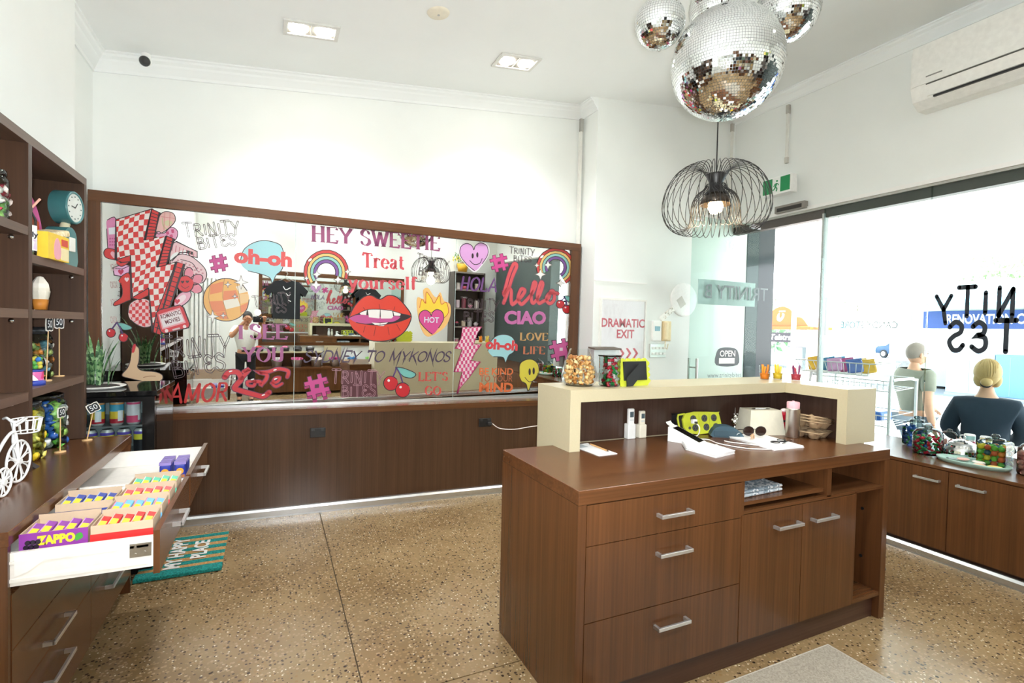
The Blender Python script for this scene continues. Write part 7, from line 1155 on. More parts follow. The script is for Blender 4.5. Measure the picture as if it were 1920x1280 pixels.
t = thing('black_wedge', 'small black wedge stand on the counter beside the shelf post', 'stand', (-.95, 2.79, CZ))
obj('wedge', MB().prism([(-.03, 0), (.055, 0), (-.02, .06)], -.02, .02, 'xz'), DARK, t); obj('foot', MB().box(-.03, .03, -.022, .022, 0, .004), DARK, t)
# second shelf cup
t = thing('dessert_cup', 'white and orange filled clear cup on the second shelf', 'cup', (-.95, 2.985, 1.536))
obj('glass_wall', MB().lathe([(.0001, .002), (.026, .002), (.036, .09), (.037, .10)], 20), glass('f8f8f5', .9), t)
obj('orange_layer', MB().lathe([(.0001, .004), (.025, .004), (.031, .05), (.0001, .052)], 18), plain('e0913c', .5), t)
obj('white_crystals', MB().lathe([(.030, .05), (.036, .085), (.03, .12), (.012, .15), (.0001, .155)], 9, smooth=False), plain('ece6da', .6), t)
# top shelf ornaments
TE = plain('3f7477', .3)
t = thing('clock_ornament', 'teal retro petrol pump ornament with round clock dial on top shelf', 'ornament', (-.955, 3.24, 1.764), rz=radians(80))
obj('pump_body', MB().prism(chrom([(-.055, 0), (.055, 0), (.055, .10), (.045, .165), (.0, .19), (-.045, .165), (-.055, .10)], 3), -.045, .04, 'xz'), TE, t)
obj('dial_case', MB().cyl((.05, -.035, .295), (.05, .035, .295), .082, n=32), TE, t)
dl = obj('dial', MB().cyl((.05, -.038, .295), (.05, -.034, .295), .070, n=32), plain('d3d8d2', .4), t)
obj('rim', MB().tube([(.05+.075*cos(a*pi/16), -.036, .295+.075*sin(a*pi/16)) for a in range(32)], .007, 6, closed=True), TE, t)
hm = MB()
for a in range(12): hm.box(.047+.055*cos(a*pi/6), .053+.055*cos(a*pi/6), -.0395, -.038, .292+.055*sin(a*pi/6), .298+.055*sin(a*pi/6))
obj('numerals', hm, plain('4b5a5a', .5), dl)
obj('clock_hand', MB().tube([(.05, -.04, .295), (.07, -.04, .32)], .002, 5), DARK, dl); obj('clock_hand', MB().tube([(.05, -.04, .295), (.02, -.04, .30)], .002, 5), DARK, dl)
obj('white_plate', MB().bbox(-.02, .03, -.051, -.045, .07, .14, .003), plain('e2e2da', .4), t)
obj('hose', MB().tube(chrom([(-.055, -.03, .12), (-.085, -.04, .10), (-.08, -.04, .05), (-.055, -.03, .03)], 4, False), .005, 6), DARK, t)
obj('cap', MB().cyl((.03, 0, .18), (.05, 0, .22), .02, n=12), plain('d8cfae', .4), t)
t = thing('straw_canopy', 'cream woven canopy block leaning on the teal ornament', 'canopy', (-.955, 3.07, 1.885), rot=(.0, -.22, radians(84)))
obj('weave', MB().bbox(-.12, .11, -.05, .05, -.012, .02, .01), speckle('e6d6ae', ['f0e6c8', 'd6c08e'], 80, .4, .8), t)
obj('prop_leg', MB().box(-.10, -.09, -.02, .02, -.10, -.01), plain('d6c7a0', .6), t)
t = thing('sweet_box', 'yellow cardboard sweet box printed with a pink face on top shelf', 'box', (-.915, 2.885, 1.764), rz=radians(86))
obj('carton', MB().box(0, .20, -.025, .025, 0, .115), plain('edc93c', .45), t)
obj('pink_print', MB().prism(chrom([(.06, .008), (.11, .01), (.115, .06), (.085, .10), (.055, .07)], 3), -.027, -.025), plain('e6a5b2', .5), t)
obj('red_print', MB().box(.125, .185, -.027, -.025, .07, .10), plain('cf4a35', .5), t)
obj('cream_panel', MB().box(.12, .195, -.0265, -.025, .005, .06), plain('efe0b0', .5), t)
t = thing('syrup_bottle', 'clear bottle with white label and straw at front of top shelf', 'bottle', (-.945, 2.815, 1.764))
obj('bottle', MB().lathe([(.0001, 0), (.036, 0), (.038, .01), (.038, .15), (.028, .175), (.024, .185), (.026, .20), (.0001, .202)], 24), JAR, t)
obj('label', MB().lathe([(.0386, .02), (.0386, .125)], 24), speckle('f2f2f0', ['e6e2e6', 'd8c6e0'], 40, .7, .5), t)
obj('lettering', xf(text_mb('Lolly', .03, bold=.001), RZ(radians(38)) @ T(0, -.0395, .085)), plain('2a2a33', .5, noise=0), t)
obj('straw', MB().cyl((-.01, -.005, .15), (.03, .06, .25), .005, n=8), plain('f0b4a0', .4), t)
t = thing('sweet_bag', 'tall pink and orange patterned sweet bag at back of top shelf', 'bag', (-1.07, 3.17, 1.764))
MZ = RZ(radians(70))
obj('bag', MB().prism(chrom([(-.08, 0), (.08, 0), (.085, .15), (.05, .27), (.0, .33), (-.06, .30)], 3), -.02, .02, 'xz', MZ), plain('d76ba0', .35), t)
obj('orange_print', MB().prism([(.0, .08), (.07, .06), (.06, .2), (.02, .22)], -.0225, -.02, 'xz', MZ), plain('e2613a', .4), t)
obj('yellow_print', MB().prism([(.0, .02), (.075, .0), (.07, .12), (.03, .1)], -.0235, -.0225, 'xz', MZ), plain('e8b93a', .4), t)
jar('tall clear jar of red and green sweets on left bay shelf', -.98, 2.60, 1.870, .06, .18, JARLID)
PM = [wrapped(0, 0, 1.4).mesh('sweet', plain(c, .25, noise=.3, scale=80)) for c in ('d24a5a', '7fae5a', 'e9d8d0')]
scatter('sweet', ['red sweet in the tall jar on the high shelf', 'green sweet in the tall jar on the high shelf', 'pale sweet in the tall jar on the high shelf'], 'sweet', ['red sweets in tall jar', 'green sweets in tall jar', 'pale sweets in tall jar'], PM, fill((-.98, 2.60, 1.874), lambda z: .06, .13, .036, random.Random(25)))
# white wire bicycle planter
t = thing('wire_bicycle', 'white wire toy tricycle with a basket on the counter corner', 'ornament', (-.885, 2.50, CZ), rz=radians(84))
WW = plain('efefee', .35)
def wheel(cx_, cz_, r, y, petals):
    w = obj('wheel', MB().tube([(cx_+r*cos(a*pi/16), y, cz_+r*sin(a*pi/16)) for a in range(32)], .0045, 6, closed=True), WW, t)
    for k in range(petals):
        a = 2*pi*k/petals
        pts_ = [(cx_, y, cz_)]+[(cx_+r*.95*cos(a+d)*(1 if abs(d) < .3 else .8), y, cz_+r*.95*sin(a+d)*(1 if abs(d) < .3 else .8)) for d in (-.32, -.2, 0, .2, .32)]+[(cx_, y, cz_)]
        obj('spoke', MB().tube(pts_, .0028, 5), WW, w)
    obj('hub', MB().cyl((cx_, y-.008, cz_), (cx_, y+.008, cz_), .012, n=10), WW, w)
wheel(.06, .082, .078, 0, 8); wheel(-.13, .052, .048, -.045, 6); wheel(-.13, .052, .048, .045, 6)
obj('axle', MB().cyl((-.13, -.045, .052), (-.13, .045, .052), .004, n=6), WW, t)
obj('frame', MB().tube(chrom([(.06, 0, .082), (.05, 0, .15), (.03, 0, .20), (-.02, 0, .185), (-.08, 0, .13), (-.13, 0, .052)], 4, False), .006, 6), WW, t)
obj('handlebar', MB().tube(chrom([(.07, .05, .245), (.05, .03, .25), (.035, 0, .235), (.05, -.03, .25), (-.06, -.05, .24)], 4, False), .005, 6), WW, t)
obj('fork', MB().tube([(.06, .012, .082), (.04, .008, .17), (.032, 0, .235)], .005, 6), WW, t)
bk_ = MB()
for z_ in (.185, .235): bk_.tube([(.115+.05*cos(a*pi/8)*(1 if z_ > .2 else .8), .045*sin(a*pi/8)*(1 if z_ > .2 else .8), z_) for a in range(16)], .003, 5, closed=True)
for a in range(12): bk_.tube([(.115+.04*cos(a*pi/6), .036*sin(a*pi/6), .185), (.115+.05*cos(a*pi/6), .045*sin(a*pi/6), .235)], .0028, 5)
obj('basket', bk_, WW, t)
# chew boxes in the near drawer
def chews(lab, x0, y0, L_, W_, c, cw, txt=None, tall=False, col2=None):
    t = thing('chew_box', lab, 'box', (x0, y0, .7825), rz=0, group='open chew boxes in the drawer')
    h = .060; KR = plain('c8b096', .7)
    m = MB().box(0, L_, 0, .003, 0, h).box(0, L_, W_-.003, W_, 0, h+.012).box(0, .003, .003, W_-.003, 0, h).box(L_-.003, L_, .003, W_-.003, 0, h).box(.003, L_-.003, .003, W_-.003, 0, .003)
    obj('carton', m, KR, t)
    obj('printed_front', MB().box(-.001, L_+.001, -.002, 0, 0, h if txt else h*.55), plain(c, .4), t)
    if txt:
        obj('lettering', xf(text_mb(txt, .036, bold=.0022, sx=.80), T(L_*.535, -.0028, h*.56)), plain('f0dc34', .4, noise=0), t)
        obj('lettering', xf(text_mb('SOUR GRAPE FLAVOUR CHEWS', .0085), T(L_*.6, -.0028, .008)), plain('f0e6f4', .4, noise=0), t)
        for k in range(6): obj('grape_print', MB().cyl((.02+.012*(k % 3)-.004*(k//3), -.0032, .032-.014*(k//3)), (.02+.012*(k % 3)-.004*(k//3), -.002, .032-.014*(k//3)), .0075, n=10), plain('2a2030', .3), t)
        obj('leaf_print', MB().prism(chrom([(L_*.82, .022), (L_*.93, .030), (L_*.9, .046), (L_*.82, .04)], 3), -.003, -.002), plain('3f9a3a', .4), t)
    n_ = 5
    bm_ = MB().bbox(-.013, .013, -.0, .075, -.006, .006, .002, seg=1).mesh('chew_bar', plain(c, .3))
    sm_ = MB().box(-.009, .009, .006, .04, .006, .0072).mesh('yellow_print', plain('efd531', .35, noise=0))
    wm_ = MB().box(-.012, -.0095, .0, .074, .006, .0070).mesh('pale_edge', plain(cw, .35, noise=0))
    for k in range(n_):
        b_ = bpy.data.objects.new('chew_bar', bm_); COL.objects.link(b_)
        b_.location = (x0+.020+k*(L_-.04)/(n_-1), y0+.010, .7825+.045+.004*(k % 2)); b_.rotation_euler = (.15, .25, 0)
        tag(b_, ('first', 'second', 'third', 'fourth', 'last')[k]+' '+lab.split(' box')[0].replace('open ', '')+' bar from the counter side, in its open box', 'sweet', 'chews in '+lab.split(' box')[0])
        for q_, nm in ((sm_, 'yellow_print'), (wm_, 'pale_edge')):
            o_ = bpy.data.objects.new(nm, q_); COL.objects.link(o_); o_.parent = b_
chews('open purple grape chew box with big lettering at drawer front', -.692, 2.02, .165, .145, '8c3a9c', 'c58ad2', 'ZAPPO')
chews('open bright red chew box beside the purple grape one', -.520, 2.02, .165, .125, 'cf2a2a', 'f2b0a8')
chews('open dark blue chew box behind the purple grape one', -.692, 2.30, .165, .13, '3a4a9c', '9fb2de')
chews('open sky blue chew box in the middle of drawer', -.520, 2.17, .165, .125, '6fb4dc', 'e06aa8')
chews('open pinkish red chew box behind the sky blue one', -.520, 2.32, .165, .125, 'e0565a', 'f6c4c0')
chews('open mint green chew box against the drawer divider', -.520, 2.475, .165, .125, '5fc4a4', 'cdeee0')
# jelly pouches in far drawer
pb_ = [MB().bbox(-.024, .024, -.016, .016, 0, .07, .009).mesh('pouch', plain('2f3a9c', .3)), MB().box(-.025, .025, -.014, .014, .068, .082).mesh('crimped_top', plain('8f7fc0', .35)), MB().cyl((0, -.0175, .036), (0, -.0155, .036), .016, n=14).mesh('orange_badge', plain('e8a832', .35, noise=0)), MB().box(-.02, .02, -.0172, -.0155, .004, .018).mesh('brown_print', plain('b4703f', .35, noise=0))]
for c_ in range(2):
    for r_ in range(4):
        q = bpy.data.objects.new('jelly_pouch', pb_[0]); COL.objects.link(q); q.location = (-.475+.062*c_, 2.99+.04*r_, .7225); q.rotation_euler = (0, 0, .04*c_)
        tag(q, 'blue pouch with orange badge, %s of the %s column in the far drawer' % (('front', 'second', 'third', 'rear')[r_], ('counter side', 'drawer front side')[c_]), 'pouch', 'blue pouches in the far drawer')
        for m_, nm in zip(pb_[1:], ('crimped_top', 'orange_badge', 'brown_print')):
            o_ = bpy.data.objects.new(nm, m_); COL.objects.link(o_); o_.parent = q
# doormat
t = thing('doormat', 'teal striped coir doormat reading my happy place on the floor', 'mat', (-.71, 3.50, .002))
MW, MLn = .44, .62
obj('coir_base', MB().bbox(0, MW, 0, MLn, 0, .016, .004), speckle('b58a55', ['a67c48', 'c49a66'], 140, .4, .95), t)
TL = speckle('157f78', ['0f6c68', '1f928a'], 140, .4, .95)
obj('stripe', MB().bbox(-.002, MW+.002, -.004, .075, -.0, .024, .006), TL, t)
for k in range(5): obj('stripe', MB().bbox(0, MW, .125+k*.105, .175+k*.105, .012, .019, .002), TL, t)
Mt = T(0, 0, .0215) @ RZ(pi/2) @ RX(-pi/2)
obj('lettering', xf(text_mb('MY HAPPY', .115, bold=.004, sx=.86), T(.175, .31, .0215) @ RZ(pi/2) @ RX(-pi/2)), plain('eceae4', .8, noise=0), t)
obj('lettering', xf(text_mb('PLACE', .115, bold=.004, sx=.86), T(.30, .33, .0215) @ RZ(pi/2) @ RX(-pi/2)), plain('eceae4', .8, noise=0), t)
# floor mat before the desk and a stool half hidden behind it
t = thing('floor_mat', 'thin grey textured floor mat lying in front of the service desk', 'mat', (1.25, .25, .001))
obj('mat_sheet', MB().bbox(0, 1.195, 0, 1.295, 0, .006, .002), speckle('a39a8b', ['b0a798', '978e7f', 'aaa192'], 160, .4, .55), t)
obj('edge_bead', MB().tube([(0, 0, .005), (1.195, 0, .005), (1.195, 1.295, .005), (0, 1.295, .005)], .004, 6, closed=True), plain('b4ac9e', .5), t)
t = thing('stool', 'small black stool behind the desk end, only a splayed leg showing', 'stool', (3.36, 2.03, 0))
obj('seat', MB().lathe([(.0001, .44), (.12, .44), (.13, .455), (.12, .475), (.0001, .478)], 24), DARK, t)
for a, b in ((1, -1), (1, 1), (-1, 1), (-1, -1)): obj('leg', MB().tube([(a*.07, b*.05, .44), (a*.198, b*.116, .008)], [.014, .017], 8), DARK, t)
obj('stretcher', MB().tube([(.13*cos(k*pi/8), .08*sin(k*pi/8), .2) for k in range(16)], .006, 6, closed=True), DARK, t)
# ------------------------------------------------------------------ right side: sweets on the window cabinet
WZ = .640
def rjar(label, x, y, r, h, sq=False):
    t = thing('sweet_jar', label, 'jar', (x, y, WZ))
    if sq: obj('glass_wall', MB().bbox(-r, r, -r, r, .002, h*.8, r*.25), JAR, t)
    else: obj('glass_wall', MB().lathe([(.0001, .002), (r*.92, .002), (r, .012), (r, h*.7), (r*.8, h*.82), (r*.55, h*.88)], 28), JAR, t)
    obj('lid', MB().lathe([(r*.66, h*.80), (r*.70, h*.84), (r*.60, h*.88), (.0001, h*.90)], 24), JARLID, t)
    obj('lid_knob', MB().lathe([(r*.25, h*.89), (r*.33, h*.95), (r*.22, h), (.0001, h)], 18), JARLID, t)
    return t
rjar('round glass jar of red and green wrapped sweets, nearest the desk on the cabinet', 4.40, 2.10, .092, .215)
scatter('sweet', ['red wrapped sweet in first jar on window cabinet', 'green wrapped sweet in first jar on window cabinet'], 'sweet', ['red sweets in first window jar', 'green sweets in first window jar'], RW[:2], fill((4.40, 2.10, WZ+.004), lambda z: .092, .12, .038, random.Random(31)))
rjar('square glass jar of green sweets standing behind the first window jar', 4.66, 2.30, .075, .235, True)
scatter('sweet', ['green wrapped sweet in square window jar', 'deep blue wrapped sweet in square window jar'], 'sweet', ['green sweets in square window jar', 'blue sweets in square window jar'], [RW[1], GM[1]], fill((4.66, 2.30, WZ+.004), lambda z: .072, .14, .038, random.Random(32)))
rjar('small glass jar of pink sweets behind the mirror ball cup', 4.74, 2.12, .055, .16)
PKM = [MB().ball((0, 0, 0), .013, 8, 6, (1, .7, 1.2)).mesh('sweet', plain(c, .4)) for c in ('d88f88', 'c97a74', 'e6aaa0')]
scatter('sweet', 'pink sweet in small jar behind the mirror ball cup', 'sweet', 'pink sweets in the small jar', PKM, fill((4.74, 2.12, WZ+.004), lambda z: .053, .09, .03, random.Random(33)))
rjar('square glass jar of bright round gumballs on the window cabinet', 4.45, 1.73, .078, .215, True)
GB = [MB().ball((0, 0, 0), .0185, 12, 8).mesh('gumball', plain(c, .25, noise=0)) for c in ('6fb83a', 'e8862f', 'e6d02f', '2f5f6a', '5fae3a', 'd8602f')]
spots = []
rr = random.Random(4)
for k in range(4):
    for i in range(4):
        for j in range(4):
            if 0 < i < 3 and 0 < j < 3 and k < 3: continue
            spots.append(((4.45-.055+.037*i, 1.73-.055+.037*j, WZ+.022+.035*k), rnde(rr)))
rr.shuffle(spots)
nm = ('green', 'orange', 'yellow', 'dark teal', 'leaf green', 'red orange')
scatter('gumball', [c+' gumball in the square window jar' for c in nm], 'gumball', [c+' gumballs in the square window jar' for c in nm], GB, spots)
rjar('large glass jar of pink sweets at the right end of window cabinet', 4.38, 1.50, .088, .235)
PK2 = [MB().ball((0, 0, 0), .017, 8, 6, (1, .65, 1.3)).mesh('sweet', plain(c, .4)) for c in ('cf7f76', 'b9655f', 'e2a196')]
scatter('sweet', 'pink sweet in the large jar past the gumballs', 'sweet', 'pink sweets in the large jar', PK2, fill((4.38, 1.50, WZ+.004), lambda z: .086, .15, .034, random.Random(34)))
# green oval tray with packets
t = thing('serving_tray', 'pale green oval tray of sweet packets on the window cabinet', 'tray', (4.33, 1.80, WZ))
obj('tray', MB().lathe([(.0001, .003), (.86, .003), (.96, .022), (1.0, .030), (1.0, .022), (.93, 0), (.0001, 0)], 36, sx=.115, sy=.205), plain('9fc0b4', .35), t)
for k, (x, y, c, lab) in enumerate(((4.27, 1.74, 'f0c8a8', 'peach round sweet packet on the green tray'), (4.29, 1.90, '4d5a58', 'dark sweet packet at the desk end of the green tray'), (4.36, 1.78, 'ece6dc', 'white sweet packet in the middle of the green tray'), (4.30, 1.67, 'e9d27a', 'yellow sweet packet under the gumball jar side of the tray'), (4.37, 1.87, 'e2a59a', 'pink sweet packet beside the mirror ball cup'))):
    t = thing('sweet_packet', lab, 'packet', (x, y, WZ+.012), rz=k*.7, group='packets on the green tray')
    obj('pouch', MB().ball((0, 0, .008), .04, 12, 8, (1, .8, .22)), plain(c, .3, noise=.1, scale=60), t)
    obj('sealed_edge', MB().box(-.055, -.036, -.018, .018, .006, .010), glass('fafafa', 1.2), t)
# mirror ball cup
t = thing('mirror_ball_cup', 'half mirror ball cup with a loop on top, standing behind the green tray', 'cup', (4.56, 1.96, WZ))
obj('dome', MB().lathe([(.105, .0), (.107, .02), (.10, .06), (.075, .098), (.04, .118), (.0001, .124)], 28), plain('b9bdbd', .3, metal=.9), t)
mb = MB()
for i in range(9):
    for j in range(34):
        a0, a1 = i*pi/2/9, (i+.88)*pi/2/9; b0, b1 = 2*pi*j/34, 2*pi*(j+.88)/34
        mb.add([(.108*cos(a)*cos(b), .108*cos(a)*sin(b), .012+.116*sin(a)) for a, b in ((a0, b0), (a0, b1), (a1, b1), (a1, b0))], [(0, 1, 2, 3)])
obj('mirror_tiles', mb, TILE[0], t, kind='stuff')
obj('loop', MB().tube([(0, .016*cos(a*pi/6), .142+.016*sin(a*pi/6)) for a in range(12)], .004, 6, closed=True), plain('e6e8e8', .2, metal=.8), t)
for x, y, c1, c2, lab in ((4.80, 2.02, '9fd0cf', 'd0587a', 'white and pink tin behind the mirror ball cup'), (4.82, 1.93, 'd9cf9a', '4a48a8', 'purple and gold tin between mirror ball cup and gumballs')):
    t = thing('sweet_tin', lab, 'tin', (x, y, WZ))
    obj('body', MB().lathe([(.0001, 0), (.034, 0), (.034, .13), (.030, .136), (.0001, .136)], 20), plain('e6e6e6', .3, metal=.3), t)
    obj('band', MB().lathe([(.0345, .02), (.0345, .085)], 20), plain(c2, .35, noise=.2, scale=40), t)
    obj('band', MB().lathe([(.0345, .095), (.0345, .125)], 20), plain(c1, .35), t)
t = thing('shell_pastry', 'cream shell shaped sweet beside the gumball jar', 'sweet', (4.66, 1.83, WZ))
m = MB()
for k in range(7): m.ball((.0, -.03+.01*k, .032), .03-.003*abs(k-3), 10, 8, (1, .35, 1))
obj('shell', m, plain('e9dcb8', .5), t); obj('shell_hinge', MB().bbox(-.012, .012, -.02, .02, 0, .012, .003), plain('d8c69a', .5), t)
# ---- lettering on the shop window (reads correctly from the street)
DK = plain('28303a', .4, noise=0)
WM = Matrix(((0, 1, 0, XR-.006), (-1, 0, 0, 0), (0, 0, 1, 0), (0, 0, 0, 1)))
def wletter(s, yL, w, z, h, th, name, label):
    # mirrored word on the window plane: yL is the shop-side left edge (largest y)
    t = thing(name, label, 'window lettering', (XR-.006, yL, z))
    x = 0; tot = sum(LOGO[c][0]+.30 for c in s)-.30
    for ch in s[::-1]:
        gw, sts = LOGO[ch]; mb = MB()
        for st in sts:
            P = [(gw-a, b) for a, b in dense(st)]
            if ch == 'Y': P = [(a, b-.18) for a, b in P]
            ribbon(mb, P, lambda dx, dz: th); disc(mb, P[0], th/2, n=12); disc(mb, P[-1], th/2, n=12)
        mb.v = [(0, -(x+a)/tot*w, b*h) for a, _, b in mb.v]
        obj('letter', mb, DK, t)
        x += gw+.30
    return t
wletter('TRINITY', 2.317, .87, 1.675, .225, .17, 'window_lettering', 'big dark shop name lettering on the window glass, upper line, mirrored')
wletter('BITES', 2.225, .65, 1.41, .23, .17, 'window_lettering', 'big dark shop name lettering on the window glass, shorter lower line, mirrored')
t = thing('window_lettering', 'thin grey candy store lettering on the glass pane next to the doorway, mirrored', 'window lettering', (XR-.006, 2.84, 1.60))
mb = text_mb('CANDY STORE', .11, sx=1.0, spacing=1.0); ww = max(v[0] for v in mb.v)-min(v[0] for v in mb.v); mb.v = [(0, a*.49/ww, c*.8) for a, b, c in mb.v]
obj('lettering', mb, plain('8fa3a3', .5, noise=0), t)
# ------------------------------------------------------------------ street outside
FZ = -.25
struct('ground', MB().box(5.0, 13, -8, 22, FZ-.1, FZ), speckle('a9a7a2', ['b5b3ae', '9a9893'], 3, .5, .9))
struct('kerb', MB().box(13, 13.25, -8, 40, FZ-.15, FZ+.01), plain('b5b3ad', .9))
struct('road', MB().box(13.25, 26, -20, 60, FZ-.2, FZ-.1), plain('77787a', .9, scale=8))
struct('road_far', MB().box(26, 90, -20, 90, FZ-.15, FZ+.02), plain('8d8d8c', .9, scale=4))
struct('wall_side_glazing', MB().box(4.9+.25, 5.62, YP-.01, YP+.2, FZ, 2.9), plain('2f3b3e', .10, spec=.3, noise=.01))
struct('doorstep', MB().box(4.95, 5.2, 3.2, 4.5, FZ, -.01), plain('8d8b86', .8))
cn = struct('canopy_roof', MB().box(5.12, 8.6, -6, 14, 3.02, 3.12), plain('e9ebea', .7))
for y in range(-4, 14, 2): obj('canopy_seam', MB().box(5.12, 8.58, y, y+.03, 3.0, 3.02), plain('c9cccc', .6), cn)
obj('canopy_fascia', MB().box(8.6, 8.68, -6, 14, 2.85, 3.25), plain('d9dcdb', .6), cn)
for y in (6.2, 12.0):
    t = thing('canopy_post', 'slim pale post holding up the street canopy' if y < 7 else 'further slim post holding up the street canopy', 'post', (8.5, y, FZ))
    obj('shaft', MB().cyl((0, 0, 0), (0, 0, 3.02-FZ), .04, n=12), plain('dfe1e0', .5), t); obj('foot', MB().box(-.09, .09, -.09, .09, 0, .02), plain('c5c7c6', .5), t)
# twin flood light under canopy
t = thing('flood_light', 'white twin spotlight fixed outside above the doorway', 'light', (5.16, 3.48, 2.86))
obj('wall_box', MB().bbox(-.06, .03, -.05, .05, .04, .16, .01), WHITE, t)
for s in (-1, 1):
    h = obj('lamp_head', MB().cyl((.03, s*.03, .03), (.12, s*.13, -.12), .028, .05, 16), WHITE, t)
    obj('arm', MB().cyl((-.01, s*.01, .06), (.03, s*.03, .03), .012, n=8), WHITE, t)
# public phone booth with orange top
t = thing('phone_booth', 'public phone booth with orange curved top on the far footpath', 'phone booth', (12.0, 8.8, FZ), rz=radians(8))
OR = plain('d9531c', .4); BE = plain('d9d2c4', .6)
obj('side_panel', MB().box(-.45, .45, -.68, -.60, 0, 1.88), BE, t)
obj('side_panel', MB().box(-.45, .45, .60, .64, .9, 1.88), glass('e6efee', 1.0), t)
obj('back_panel', MB().box(.40, .45, -.60, .62, .75, 1.88), glass('dfe9ea', 1.0), t)
obj('orange_roof', MB().prism(chrom([(-.66, 1.95), (-.50, 2.16), (-.34, 2.20), (-.2, 2.38), (0, 2.45), (.2, 2.38), (.34, 2.20), (.50, 2.16), (.66, 1.95)], 3, False), -.50, .48, 'yz'), OR, t)
obj('roof_lip', MB().bbox(-.56, .50, -.74, .74, 1.88, 1.96, .02), OR, t)
ban = obj('name_band', MB().box(-.52, -.50, -.35, .68, 1.56, 1.80), plain('2b2a30', .4), t)
TM = T(-.524, .0, 1.68) @ RZ(-pi/2)
obj('lettering', xf(text_mb('Telstra', .19, bold=.004, shear=.15), TM), plain('f6f4f2', .5, noise=0), ban)
em = MB().prism(chrom([(-.06, -.02), (.02, -.12), (.11, -.08), (.10, .04), (.05, .09), (.06, .0), (.02, -.04), (-.02, .02), (-.02, .08), (-.07, .06)], 3), -.507, -.50, 'yz', T(0, 0, 2.2)); em.box(-.507, -.50, -.09, .06, 2.315, 2.345)
obj('emblem', em, plain('f8efe6', .5, noise=0), t)
obj('phone_unit', MB().bbox(.15, .38, -.2, .2, .85, 1.45, .03), plain('8fa0a8', .4), t)
t = thing('street_pole', 'two tone pole beside the phone booth, dark above and beige below', 'pole', (11.9, 7.86, FZ))
obj('lower_sleeve', MB().cyl((0, 0, 0), (0, 0, 1.75), .085, n=16), plain('cfc5b4', .6), t); obj('upper_pole', MB().cyl((0, 0, 1.75), (0, 0, 2.65), .06, n=16), plain('6f6c6a', .5), t)
t = thing('blue_cabinet', 'pale blue roadside cabinet raised on legs across the road', 'cabinet', (17, 10.7, FZ))
obj('box', MB().bbox(-.4, .4, -.42, .42, .95, 2.55, .02), plain('a9cdd6', .5), t); obj('seam', MB().box(-.41, -.40, -.42, .42, 1.98, 2.0), plain('86b2be', .5), t); obj('label_plate', MB().box(-.415, -.40, -.08, .1, 1.85, 1.96), plain('f2ead0', .5), t)
for s in (-1, 1): obj('leg', MB().cyl((0, s*.3, -.12), (0, s*.3, .95), .05, n=8), plain('c9d6d8', .5), t)
# renovation centre shop
t = thing('renovation_shop', 'cream shop across the road with a dark blue sign under its awning', 'building', (22, 6, FZ))
obj('wall', MB().box(0, 6, -10, 5.0, 0, 3.75), plain('e9e2d2', .8), t)
obj('base_band', MB().box(-.03, 0, -10, 4.6, 0, 1.05), plain('a9b2b6', .7), t)
aw = obj('awning', MB().add([(-1.6, -10, 2.92), (-1.6, 4.9, 2.92), (0, 4.9, 3.30), (0, -10, 3.30), (-1.6, -10, 2.84), (-1.6, 4.9, 2.84), (0, 4.9, 3.2), (0, -10, 3.2)], [(0, 3, 2, 1), (4, 5, 6, 7), (0, 1, 5, 4), (1, 2, 6, 5), (2, 3, 7, 6), (3, 0, 4, 7)]), plain('7fc4dc', .5), t)
sb = obj('sign_board', MB().box(-.12, -.02, -10, 4.75, 2.10, 2.72), plain('2f4a86', .5), t)
obj('lettering', xf(text_mb('RENOVATION CENTRE', .46, bold=.012, sx=.62, shear=.0), T(-.13, 2.55, 2.41) @ RZ(-pi/2)), plain('f4f4f4', .6, noise=0), sb)
obj('corner_panel', MB().box(-.05, 0, 5.0, 5.9, 0, 3.0), plain('eceae4', .7), t)
for k in range(4): obj('notice_sheet', MB().box(-.07, -.05, 5.15, 5.65, .35+.62*k, .85+.62*k), plain(('8f8a86', 'b9b4ae', 'a89c98', '9aa3a8')[k], .7, noise=.2, scale=9), t)
for y, w, c, lab in ((8.55, .62, 'a9c3cc', 'pale face of wide utility cabinet before the cream shop'), (7.55, .36, '5f87a6', 'narrow darker blue utility cabinet beside the wide one')):
    t = thing('utility_cabinet', lab, 'cabinet', (20.5, y, FZ-.1))
    obj('body', MB().bbox(-.4, .4, -w, w, .08, 1.38, .02), plain(c, .5), t); obj('plinth', MB().box(-.42, .42, -w-.02, w+.02, 0, .08), plain('9a9a96', .8), t)
    obj('door_seam', MB().box(-.405, -.40, -.006, .006, .15, 1.3), plain('7f97a0', .6), t)
# parked cars
def car(label, x, y, rz, c, z=FZ+.02):
    t = thing('parked_car', label, 'car', (x, y, z), rz=rz)
    side = chrom([(-2.1, .35), (-2.15, .75), (-1.6, .92), (-1.0, 1.0), (-.55, 1.40), (.55, 1.44), (1.15, 1.05), (1.9, .95), (2.15, .7), (2.12, .35)], 3, False)
    obj('body', MB().prism(side, -.82, .82), plain(c, .25, metal=.3), t)
    for s in (-1, 1):
        obj('side_window', MB().prism([(-.85, 1.03), (-.48, 1.33), (.5, 1.36), (.98, 1.05)], s*.825-.005, s*.825+.005), plain('2b3a44', .1), t)
        for wx in (-1.35, 1.35):
            w_ = obj('wheel', MB().cyl((wx, s*.70, .33), (wx, s*.86, .33), .33, n=20), plain('222326', .7), t)
            obj('hub', MB().cyl((wx, s*.86, .33), (wx, s*.875, .33), .20, n=14), plain('c9cdd0', .4, metal=.6), w_)
    return t
car('dark blue parked car in the car park across the road', 46, 23.6, radians(75), '2f4a66')
car('white parked car further along the car park', 45, 29.2, radians(80), 'e6e8ea')
